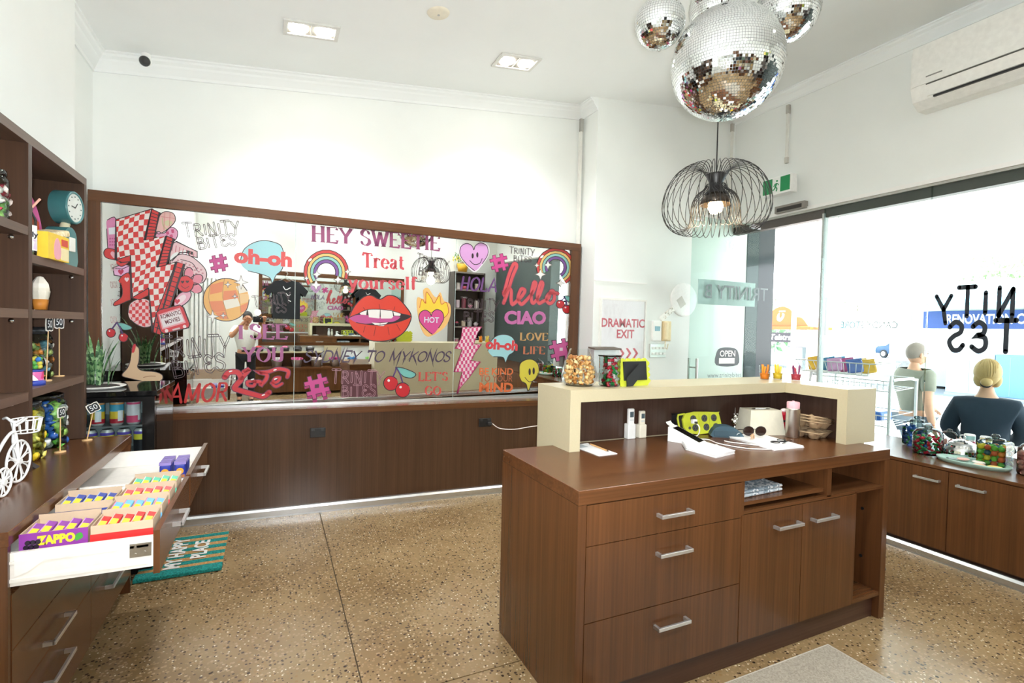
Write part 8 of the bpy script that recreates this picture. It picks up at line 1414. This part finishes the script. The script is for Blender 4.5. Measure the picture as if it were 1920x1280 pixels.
# trees
def tree(label, x, y, h, r, seed, c=('86a578', 'a3ba90')):
    t = thing('street_tree', label, 'tree', (x, y, FZ))
    rd = random.Random(seed)
    obj('trunk', MB().tube([(0, 0, 0), (.05, .02, h*.4), (-.03, .0, h*.7)], [.14, .10, .05], 8), plain('6a5a48', .9), t)
    for k, col in enumerate(c):
        m = MB()
        for i in range(420):
            p = Vector((rd.gauss(0, 1), rd.gauss(0, 1), rd.gauss(0, 1))).normalized()*r*rd.uniform(.35, 1)
            p.z = p.z*.8+h*.72; s = rd.uniform(.10, .2); q = Euler(rnde(rd)).to_matrix()
            m.add([p+q @ Vector(v) for v in ((-s, 0, 0), (0, -s*.5, .02), (s, 0, 0), (0, s*.5, .02))], [(0, 1, 2, 3)])
        obj('foliage', m, plain(col, .7, noise=.15), t, kind='stuff')
tree('leafy tree behind the phone booth', 17.5, 14.4, 3.0, 1.5, 1)
tree('bushy tree beyond the open doorway', 12.5, 12.2, 3.0, 1.3, 2)
tree('tall tree rising above the renovation shop roof', 32, 12.2, 6.4, 2.0, 3)
tree('tree beyond the road behind the blue roadside cabinet', 60, 36, 7.5, 3.2, 4)
# wire snack trolley on the footpath
t = thing('snack_trolley', 'white wire display trolley with tilted snack baskets outside the window', 'trolley', (5.55, 3.27, FZ))
WT = plain('e9ecec', .4)
for s in (-1, 1):
    obj('side_frame', MB().tube(chrom([(-.22, s*.40, 0), (-.22, s*.40, 1.25), (-.17, s*.40, 1.33), (.0, s*.40, 1.34), (.20, s*.40, 1.33), (.22, s*.40, 1.2), (.22, s*.40, 0)], 2, False), .014, 8), WT, t)
for z in (.50, .88, 1.22):
    b_ = MB()
    for q in (0, .10):
        b_.tube([(-.20, -.385, z+q), (.2, -.385, z+q+.03), (.2, .385, z+q+.03), (-.20, .385, z+q)], .006, 5, closed=True)
    for k in range(15): b_.tube([(-.20, -.385+.055*k, z), (-.20, -.385+.055*k, z+.10)], .0035, 5); b_.tube([(-.20, -.385+.055*k, z), (.20, -.385+.055*k, z+.03)], .0035, 5)
    obj('basket', b_, WT, t)
tb = thing('snack_basket', 'slanted wire basket of crisp packets on top of the trolley', 'basket', (5.50, 3.40, FZ+1.36))
bb = MB()
for q, e in ((0, 0), (.12, .05)): bb.tube([(-.20-e, -.34-e, q), (.2+e, -.34-e, q), (.2+e, .34+e, q), (-.20-e, .34+e, q)], .006, 5, closed=True)
for k in range(13):
    y_ = -.34+.68*k/12; bb.tube([(-.25, y_*1.13, .12), (-.20, y_, 0), (.2, y_, 0), (.25, y_*1.13, .12)], .0035, 5)
obj('wire_basket', bb, WT, tb); obj('card_liner', MB().box(-.18, .18, -.32, .32, .004, .010), plain('e6e6e2', .6), tb)
for k, (c, n_) in enumerate((('e2b93a', 'golden'), ('3f7fb0', 'blue'), ('5aa3c4', 'sky blue'), ('c99ac0', 'mauve'), ('b8578a', 'magenta'), ('d9c48a', 'cream'), ('4a68a8', 'dark blue'), ('c8a23a', 'ochre'))):
    t = thing('crisp_packet', n_+' crisp packet standing in the top trolley basket', 'packet', (5.40+.10*(k % 3), 3.66-.072*k, FZ+1.375), rz=.9+.1*k, rot=(.3*(k % 2), .2, pi/2+.1*k), group='crisp packets in the trolley')
    obj('packet', MB().bbox(-.07, .07, -.022, .022, .0, .13, .018), plain(c, .35, noise=.15, scale=18), t); obj('crimp', MB().box(-.07, .07, -.004, .004, .125, .145), plain(c, .35), t)
for k, (z, c, n_) in enumerate(((.91, '3a6fc0', 'upper blue packet on the middle trolley shelf'), (.91, '5a9ad0', 'pale blue packet on the middle trolley shelf'), (.53, '2f5aa8', 'deep blue packet on the low trolley shelf'), (.53, '4f86c4', 'blue packet by the frame on the low trolley shelf'))):
    t = thing('snack_pack', n_, 'packet', (5.50, 3.05+.17*(k % 2), FZ+z+.01), rz=.3*k, group='blue packets on the trolley')
    obj('packet', MB().bbox(-.10, .10, -.07, .07, 0, .09, .02), plain(c, .35, noise=.25, scale=22), t); obj('label', MB().box(-.05, .05, -.072, -.068, .02, .07), plain('e9eef2', .5), t)
# ------------------------------------------------------------------ people
def skin(name, J, E, mat, parent, sub=2, root=None):
    # J: joint -> (x, y, z, r) or (x, y, z, rx, ry); E: edges between joints
    ks = list(J); me = bpy.data.meshes.new(name)
    me.from_pydata([J[k][:3] for k in ks], [(ks.index(a), ks.index(b)) for a, b in E], [])
    o = bpy.data.objects.new(name, me); COL.objects.link(o)
    md = o.modifiers.new('skin', 'SKIN'); md.use_smooth_shade = True
    if not me.skin_vertices: me.attributes.new('x', 'FLOAT', 'POINT')
    sv = me.skin_vertices[0].data if me.skin_vertices else None
    if sv is None:
        bm = bmesh.new(); bm.from_mesh(me); bm.verts.layers.skin.verify(); bm.to_mesh(me); bm.free(); sv = me.skin_vertices[0].data
    for i, k in enumerate(ks):
        r = J[k][3:]; sv[i].radius = (r[0], r[1] if len(r) > 1 else r[0]); sv[i].use_root = (k == (root or ks[0]))
    sb = o.modifiers.new('sub', 'SUBSURF'); sb.levels = sub; sb.render_levels = sub
    dg = bpy.context.evaluated_depsgraph_get()
    m2 = bpy.data.meshes.new_from_object(o.evaluated_get(dg))
    bpy.data.objects.remove(o)
    m2.materials.clear(); m2.materials.append(mat)
    for p in m2.polygons: p.use_smooth = True
    return obj(name, m2, None, parent)
def head(parent, c, s, yaw, pitch, skinm, hairm, hair='short'):
    # c: head centre, faces -Y before turning
    M = T(*c) @ RZ(yaw) @ RX(pitch) @ Matrix.Scale(s, 4)
    h = MB().ball((0, 0, 0), .098, 24, 18, (.80, 1.0, 1.18), M)
    h.ball((0, -.028, -.055), .066, 16, 12, (.86, .95, 1.0), M)
    h.ball((0, -.098, -.012), .016, 10, 8, (.8, 1.1, 1.6), M)
    for e in (-1, 1): h.ball((e*.080, .008, -.012), .024, 10, 8, (.4, .8, 1.3), M)
    face = obj('head', h, skinm, parent)
    obj('mouth', MB().ball((0, -.086, -.062), .022, 12, 6, (1.1, .35, .3), M), plain('9c5a50', .5), face)
    for e in (-1, 1):
        obj('eye', MB().ball((e*.033, -.087, .012), .010, 10, 8, (1.3, .5, .8), M), plain('231d1b', .3), face)
        obj('eyebrow', MB().box(e*.033-.017, e*.033+.017, -.097, -.088, .030, .036, M), hairm, face)
    if hair == 'short':
        hm = MB(); n_ = 20
        hm.ball((0, .012, .022), .101, 24, 14, (.84, 1.0, 1.10), M)
        return obj('hair', xf(hm, Matrix()), hairm, parent)
    hm = MB().ball((0, .018, .02), .112, 24, 16, (.92, 1.02, 1.12), M)
    hm.ball((-.055, .03, -.05), .06, 14, 10, (.8, .9, 1.2), M); hm.ball((.055, .03, -.05), .06, 14, 10, (.8, .9, 1.2), M)
    hr = obj('hair', hm, hairm, parent)
    hm2 = MB().ball((0, .055, -.02), .085, 20, 14, (1.0, .75, 1.05), M); hr.data.materials; obj('back_hair', hm2, hairm, hr)
    st = MB(); rd = random.Random(5)
    for k in range(46):
        a = rd.uniform(-1.25, 1.25); p = []
        for j in range(6):
            u = j/5; th = .15+1.75*u; R_ = .1135; p.append((R_*.92*sin(a)*sin(th)*(1-.35*u*u), .018+R_*1.04*cos(a)*sin(th), .02+R_*1.12*cos(th)))
        st.tube(p, .0045, 5, M=M)
    obj('strands', st, hairm, hr)
    obj('bun', MB().ball((.02, .115, -.075), .04, 14, 10, (1.1, .9, 1), M), hairm, hr)
    obj('hair_tie', MB().tube([(.02+.034*cos(a*pi/8), .10, -.085+.034*sin(a*pi/8)) for a in range(16)], .010, 6, closed=True, M=M), plain('2c2e33', .7), hr)
    return hr
def hand(parent, c, d, up, s, skinm, curl=.5):
    d = Vector(d).normalized(); up = Vector(up).normalized(); sd = d.cross(up).normalized()
    m = MB(); c = Vector(c)
    m.tube([c, c+d*.045*s, c+d*.085*s], [.024*s, .034*s, .030*s], 10)
    for i, L_ in enumerate((.068, .078, .072, .056)):
        b = c+d*.082*s+sd*(i-1.5)*.019*s; n_ = -up
        p1 = b+d*L_*.5*s+n_*curl*.01*s; p2 = p1+(d*(1-curl)+n_*curl).normalized()*L_*.35*s; p3 = p2+(d*(1-curl*1.6)+n_*curl*1.6).normalized()*L_*.25*s
        m.tube([b, p1, p2, p3], [.0095*s, .009*s, .008*s, .006*s], 7)
    b = c+d*.03*s-sd*.03*s
    m.tube([b, b+(d*.6-sd*.8)*.03*s, b+(d*.9-sd*.6-up*.3)*.062*s], [.012*s, .011*s, .007*s], 7)
    return m
SK1, SK2 = plain('d9a98b', .5, noise=.03), plain('c99474', .5, noise=.03)
def person(label, loc, rz, s, P, skinm, shirt, trousers, hairm, hair, shoe, hy=0, hp=0, sleeve='short', bulk=1.0):
    t = thing('person', label, 'person', loc, rz=rz)
    S_ = lambda v: tuple(a*s for a in v)
    J = {k: tuple(a*s for a in v) for k, v in P.items()}
    E = [('pelvis', 'belly'), ('belly', 'chest'), ('chest', 'neck'), ('neck', 'skull')]
    for q in 'LR':
        E += [('chest', 'sho'+q), ('sho'+q, 'elb'+q), ('elb'+q, 'wri'+q), ('pelvis', 'hip'+q), ('hip'+q, 'kne'+q), ('kne'+q, 'ank'+q), ('ank'+q, 'toe'+q)]
    J['skull'] = tuple(J['neck'][i]*.5+J['head'][i]*.5 for i in range(3))+(.045*s,)
    hd = J.pop('head')
    body = skin('body', J, E, skinm, t, root='pelvis')
    g = lambda k, r: J[k][:3]+(r*s,)
    g2 = lambda k, rx, ry: J[k][:3]+(rx*s, ry*s)
    mix = lambda a, b, u, r: tuple(J[a][i]*(1-u)+J[b][i]*u for i in range(3))+(r*s,)
    B = bulk
    C = {'pelvis': g2('pelvis', .155*B, .118*B), 'belly': g2('belly', .158*B, .122*B), 'chest': g2('chest', .165*B, .118*B), 'neck': mix('chest', 'neck', .66, .082)}
    CE = [('pelvis', 'belly'), ('belly', 'chest'), ('chest', 'neck')]
    for q in 'LR':
        C['sho'+q] = (J['sho'+q][0]*.97, J['sho'+q][1], J['sho'+q][2]-.012*s, .086*B*s); CE.append(('chest', 'sho'+q))
        if sleeve == 'short': C['slv'+q] = mix('sho'+q, 'elb'+q, .72, .066*B); CE.append(('sho'+q, 'slv'+q))
        else:
            C['elb'+q] = g('elb'+q, .062*B); C['wri'+q] = mix('elb'+q, 'wri'+q, .92, .05*B); CE += [('sho'+q, 'elb'+q), ('elb'+q, 'wri'+q)]
    sh = skin('shirt', C, CE, shirt, t, root='pelvis')
    D = {'pelvis': mix('pelvis', 'belly', .1, .15*B)[:3]+(.148*B*s, .115*B*s)}; DE = []
    for q in 'LR':
        D['hip'+q] = g('hip'+q, .098*B); D['kne'+q] = g('kne'+q, .070); D['ank'+q] = g('ank'+q, .055)
        DE += [('pelvis', 'hip'+q), ('hip'+q, 'kne'+q), ('kne'+q, 'ank'+q)]
    skin('trousers', D, DE, trousers, t, root='pelvis')
    for q in 'LR':
        a, b = J['ank'+q], J['toe'+q]
        obj('shoe', MB().tube([(a[0]-(b[0]-a[0])*.35, a[1]-(b[1]-a[1])*.35, .045*s), (a[0], a[1], .05*s), (b[0], b[1], .035*s)], [.038*s, .045*s, .034*s], 10), shoe, t)
        w, e = Vector(J['wri'+q][:3]), Vector(J['elb'+q][:3]); d = (w-e).normalized()
        up = P.get('up'+q)
        obj('hand', hand(t, w, d, (0, 1, .3) if d.z < -.5 else (0, .2, 1), s, skinm), skinm, body)
    head(t, hd[:3], s, hy, hp, skinm, hairm, hair)
    return t, J, sh
stand = {'pelvis': (0, 0, .93, .13, .10), 'belly': (0, -.01, 1.10, .125, .10), 'chest': (0, 0, 1.32, .14, .10), 'neck': (0, .01, 1.50, .052), 'head': (0, -.02, 1.635),
 'shoL': (.185, .0, 1.42, .06), 'elbL': (.235, .03, 1.12, .045), 'wriL': (.22, -.08, .88, .032), 'shoR': (-.185, 0, 1.42, .06), 'elbR': (-.235, .03, 1.12, .045), 'wriR': (-.22, -.08, .88, .032),
 'hipL': (.09, 0, .88, .09), 'kneL': (.10, -.02, .49, .06), 'ankL': (.10, .02, .09, .042), 'toeL': (.11, -.13, .03, .03),
 'hipR': (-.09, 0, .88, .09), 'kneR': (-.10, -.02, .49, .06), 'ankR': (-.10, .02, .09, .042), 'toeR': (-.11, -.13, .03, .03)}
# man walking outside
pm = dict(stand)
pm.update({'elbR': (-.25, .06, 1.13, .05), 'wriR': (-.20, -.05, .88, .036), 'elbL': (.24, -.12, 1.14, .048), 'wriL': (.20, -.36, 1.02, .034), 'kneL': (.10, -.12, .49, .06), 'ankL': (.10, -.06, .09, .042), 'toeL': (.11, -.22, .03, .03), 'kneR': (-.10, .02, .49, .06), 'ankR': (-.10, .16, .10, .042), 'toeR': (-.11, .02, .03, .03)})
t, J, sh = person('man in a grey green t-shirt and grey trousers walking past outside, seen from behind', (6.25, 3.13, FZ), radians(68), .96, pm, SK1, plain('8f9183', .8), plain('8b97a5', .8), plain('9a8f86', .8), 'short', plain('55585c', .6), hy=radians(-8), hp=.02)
# woman standing close to the window
pw = dict(stand)
pw.update({'chest': (0, 0, 1.27, .14, .10), 'shoL': (.195, .0, 1.335, .065), 'shoR': (-.195, 0, 1.335, .065), 'elbL': (.272, -.04, 1.10, .055), 'wriL': (.20, -.20, .98, .034), 'elbR': (-.272, -.04, 1.10, .055), 'wriR': (-.20, -.20, .98, .034)})
t, J, sh = person('woman with tied blonde hair in a dark navy jumper standing just outside the window', (5.42, 2.18, FZ), radians(114), .89, pw, SK1, plain('233342', .85), plain('2b333c', .8), plain('c9ab72', .6), 'bun', plain('3a3a3c', .6), hy=radians(6), hp=.05, sleeve='long', bulk=1.22)
# photographer, seen only in the mirror
pp_ = dict(stand)
pp_.update({'elbL': (.25, -.22, 1.27, .045), 'wriL': (.02, -.36, 1.57, .032), 'elbR': (-.27, -.20, 1.25, .045), 'wriR': (-.30, -.35, 1.57, .032), 'head': (-.03, -.06, 1.625)})
PSC = .87
t, J, sh = person('photographer in a white polo shirt and dark trousers holding up a camera, reflected in mirror', (-.17, -.42, 0), radians(180), PSC, pp_, SK2, plain('e9ecea', .8), plain('1d2026', .8), plain('2a2523', .7), 'short', plain('222222', .6), hy=radians(0), hp=.15)
obj('belt', MB().lathe([(.135*PSC, .99*PSC), (.137*PSC, .985*PSC), (.137*PSC, 1.015*PSC), (.134*PSC, 1.02*PSC)], 24, sy=.80), plain('17181a', .5), t)
t = thing('camera', 'black camera with a bright flash held up by the photographer, reflected in mirror', 'camera', (0, -.11, 1.40))
CB = plain('18191b', .4)
obj('camera_body', MB().bbox(-.07, .07, -.035, .03, -.045, .048, .008), CB, t)
obj('lens', MB().cyl((0, .03, 0), (0, .062, 0), .034, n=20), CB, t)
obj('grip', MB().bbox(.045, .075, .02, .05, -.045, .04, .008), CB, t)
fh = obj('flash_head', MB().bbox(-.035, .035, -.03, .03, .085, .145, .006), CB, t)
obj('flash_foot', MB().box(-.015, .015, -.015, .015, .045, .088), CB, fh)
obj('flash_window', MB().box(-.032, .032, .0305, .032, .092, .138), emit('fffaf0', 120), fh)
L = bpy.data.lights.new('camera_flash', 'SPOT'); L.energy = FLASH_W; L.spot_size = radians(172); L.spot_blend = .35; L.shadow_soft_size = .04; L.color = (.96, .985, 1.0)
lo = bpy.data.objects.new('camera_flash', L); COL.objects.link(lo); lo.parent = t; lo.location = (0, .05, .115); lo.rotation_euler = (radians(142), 0, radians(-18))
# ------------------------------------------------------------------ back of the room, seen in the mirror
t = thing('rear_bench', 'low walnut display bench along the rear wall with a shelf above', 'bench', (.0, YR, 0))
obj('top', MB().box(-.1, 2.5, 0, .40, .46, .50), WX, t); obj('front', MB().box(-.1, 2.5, .36, .38, .05, .46), WV, t)
obj('side_panel', MB().box(-.1, -.08, 0, .38, 0, .46), WV, t); obj('side_panel', MB().box(2.48, 2.5, 0, .38, 0, .46), WV, t)
obj('upper_shelf', MB().box(-.1, 1.15, 0, .22, .76, .785), CREAM, t); obj('shelf_back', MB().box(-.1, 1.15, 0, .02, .50, .76), WV, t)
t = thing('rear_mirror', 'large mirror in a walnut frame on the rear wall behind the hanging shirts', 'mirror', (.1, YR, .95))
obj('mirror_panel', MB().box(0, 2.6, .0, .02, 0, 1.25), mirror_mat('rear_silver', .02, 'dfe6e2'), t)
obj('frame_top', MB().box(-.06, 2.66, 0, .035, 1.25, 1.33), WX, t); obj('frame_bottom', MB().box(-.06, 2.66, 0, .035, -.06, 0), WX, t)
obj('frame_side', MB().box(-.06, 0, 0, .035, 0, 1.25), WV, t); obj('frame_side', MB().box(2.6, 2.66, 0, .035, 0, 1.25), WV, t)
def shirt(label, x, z, s, yy):
    t = thing('hanging_shirt', label, 'shirt', (x, yy, z), group='black t-shirts hanging before rear wall')
    q = [(-.26, -.78), (.26, -.78), (.26, -.22), (.36, -.30), (.42, -.18), (.24, .0), (.09, .03), (0, -.02), (-.09, .03), (-.24, 0), (-.42, -.18), (-.36, -.30), (-.26, -.22)]
    obj('cloth', MB().prism([(a*s, b*s) for a, b in q], -.03, .03), plain('1b1e22', .9), t)
    obj('hanger', MB().tube([(-.2*s, 0, -.01*s), (0, 0, .09*s), (.2*s, 0, -.01*s)], .006, 6), METAL, t)
    obj('hook', MB().tube(chrom([(0, 0, .09*s), (.0, 0, .14*s), (.02*s, 0, .17*s), (.0, 0, .19*s)], 4, False), .004, 6), METAL, t)
    p = MB()
    for k in range(3): p.tube(chrom([(-.07*s+.05*k*s, .034, -.10*s-.14*k*s), (-.02*s+.05*k*s, .034, -.17*s-.12*k*s), (.07*s, .034, -.12*s-.14*k*s)], 4, False), .008*s, 5)
    obj('white_print', p, plain('e9e9e9', .6), t)
    obj('rail_hook', MB().box(-.01, .01, YR-yy, 0, .19*s, .205*s), METAL, t)
shirt('larger black t-shirt with white line print hanging by the photographer', .50, 2.08, .88, -1.18)
shirt('smaller black t-shirt hanging further along before the rear wall', 1.98, 2.02, .62, -1.2)
for k in range(6):
    t = thing('metal_pail', ('white packets in silver pail, nearest the photographer on rear bench', 'pink packets in second silver pail on rear bench', 'pale packets in third silver pail on rear bench', 'magenta packets in fourth silver pail on rear bench', 'blue wrapped sweets in fifth silver pail on rear bench', 'green wrapped sweets in the last silver pail on rear bench')[k], 'pail', (.35+.34*k, YR+.22, .50), group='silver pails on the rear bench')
    obj('pail', MB().lathe([(.0001, .002), (.075, .002), (.10, .13), (.103, .135), (.095, .13), (.0001, .11)], 20), plain('b9bcbe', .3, metal=.8), t)
    rd = random.Random(k)
    for j in range(6):
        a = j*1.05; obj('packet', MB().bbox(-.035, .035, -.012, .012, 0, .08, .006), plain(('efeae8', 'd86a9a', 'e6d6d0', 'b03f7a', '4f8fc8', '7fb85a')[k], .4, noise=.2, scale=30), t, (.055*cos(a), .055*sin(a), .10), (rd.uniform(-.4, .4), rd.uniform(-.4, .4), a))
for k in range(5):
    t = thing('trinket_tub', ('red', 'white', 'pink', 'black', 'grey')[k]+' topped dark tub on the shelf above the rear bench', 'tub', (.05+.22*k, YR+.11, .785), group='dark tubs on the rear shelf')
    obj('tub', MB().lathe([(.0001, 0), (.07, 0), (.08, .07), (.0001, .07)], 16), plain('2c2a2c', .4), t)
    obj('topping', MB().ball((0, 0, .075), .06, 10, 6, (1, 1, .5)), plain(('c23a3a', 'e6e2de', 'd87aa0', '3a3a3a', '9a9a9a')[k], .5, noise=.3, scale=50), t)
t = thing('lets_go_board', 'cream signboard in walnut frame leaning on the rear shelf', 'signboard', (1.35, YR+.06, .55))
obj('board', MB().box(-.16, .16, 0, .02, 0, .34), CREAM, t); obj('frame', MB().box(-.18, .18, -.01, .022, -.04, 0), WX, t)
# dark bookcase with planter
t = thing('rear_bookcase', 'dark bookcase of ornaments against the rear wall by the window', 'bookcase', (4.12, YR, 0))
DKW = plain('4d4540', .5)
for x in (-.36, .33): obj('side', MB().box(x, x+.03, 0, .32, 0, 2.5), DKW, t)
obj('back', MB().box(-.36, .36, 0, .02, 0, 2.5), plain('5f5650', .6), t)
for z in (.1, .5, .9, 1.3, 1.7, 2.1, 2.47): obj('shelf', MB().box(-.33, .33, .02, .32, z, z+.03), plain('8a827c', .5), t)
rd = random.Random(8)
cols = ['e8a0b8', 'efe6e2', 'c7566a', '3a3436', 'd9c6b0', 'b9b4b6', 'e6d2dc', '9a4a5a']
names = ['tin', 'bowl', 'candle']
for zi, z in enumerate((.93, 1.33, 1.73, 2.13)):
    for k in range(4):
        c = cols[(zi*3+k) % 8]; kind = (zi+k) % 3; h = .12+.05*((zi*2+k) % 3)
        word = {'e8a0b8': 'pink', 'efe6e2': 'white', 'c7566a': 'rose', '3a3436': 'black', 'd9c6b0': 'beige', 'b9b4b6': 'grey', 'e6d2dc': 'pale pink', '9a4a5a': 'dark rose'}[c]
        t = thing(('storage_tin', 'ornament_bowl', 'candle')[kind], '%s %s, %s along the %s bookcase shelf' % (word, names[kind], ('first', 'second', 'third', 'last')[k], ('low', 'middle', 'upper', 'highest')[zi]), names[kind], (3.90+.15*k, YR+.18, z), group='ornaments in the bookcase')
        if kind == 0: obj('body', MB().cyl((0, 0, 0), (0, 0, h), .05, n=16), plain(c, .4), t); obj('lid', MB().cyl((0, 0, h), (0, 0, h+.02), .053, n=16), plain('d9d6d2', .3, metal=.5), t)
        elif kind == 1: obj('bowl', MB().lathe([(.0001, 0), (.03, 0), (.06, .07), (.056, .07), (.0001, .02)], 16), plain(c, .4), t); obj('fruit', MB().ball((0, 0, .06), .045, 10, 7), plain(cols[(k+2) % 8], .5), t)
        else: obj('jar', MB().bbox(-.04, .04, -.04, .04, 0, h, .012), plain(c, .35), t); obj('wick', MB().cyl((0, 0, h), (0, 0, h+.025), .006, n=6), DARK, t)
t = thing('flower_planter', 'yellow flowering plant in an ochre pot on top of the bookcase', 'plant', (4.0, YR+.17, 2.50))
obj('pot', MB().lathe([(.0001, 0), (.09, 0), (.13, .18), (.12, .18), (.0001, .15)], 20), plain('d8a42a', .5), t)
lm, fm = MB(), MB()
for k in range(110):
    a = rd.uniform(0, 6.3); r = rd.uniform(.02, .22); z = .18+rd.uniform(0, .3)*(1-r*1.5); q = Euler(rnde(rd)).to_matrix(); s = .035
    (lm if k % 3 else fm).add([Vector((r*cos(a), r*sin(a)*.7, z))+q @ Vector(v) for v in ((-s, 0, 0), (0, -s*.5, 0), (s, 0, 0), (0, s*.5, 0))], [(0, 1, 2, 3)])
obj('leaves', lm, plain('5f8a3a', .6), t, kind='stuff'); obj('flowers', fm, plain('e8d23a', .5), t, kind='stuff')
# white slatted screen on the rear wall
t = thing('slat_screen', 'white vertical slat screen on the rear wall at the shelf side', 'screen', (-1.0, YR, .45))
for k in range(7): obj('slat', MB().bbox(.065*k-.02, .065*k+.02, .02, .05, 0, 1.65, .004), plain('f2f3f2', .35), t)
for z in (.0, 1.62): obj('rail', MB().box(-.04, .43, .0, .02, z, z+.05), WHITE, t)
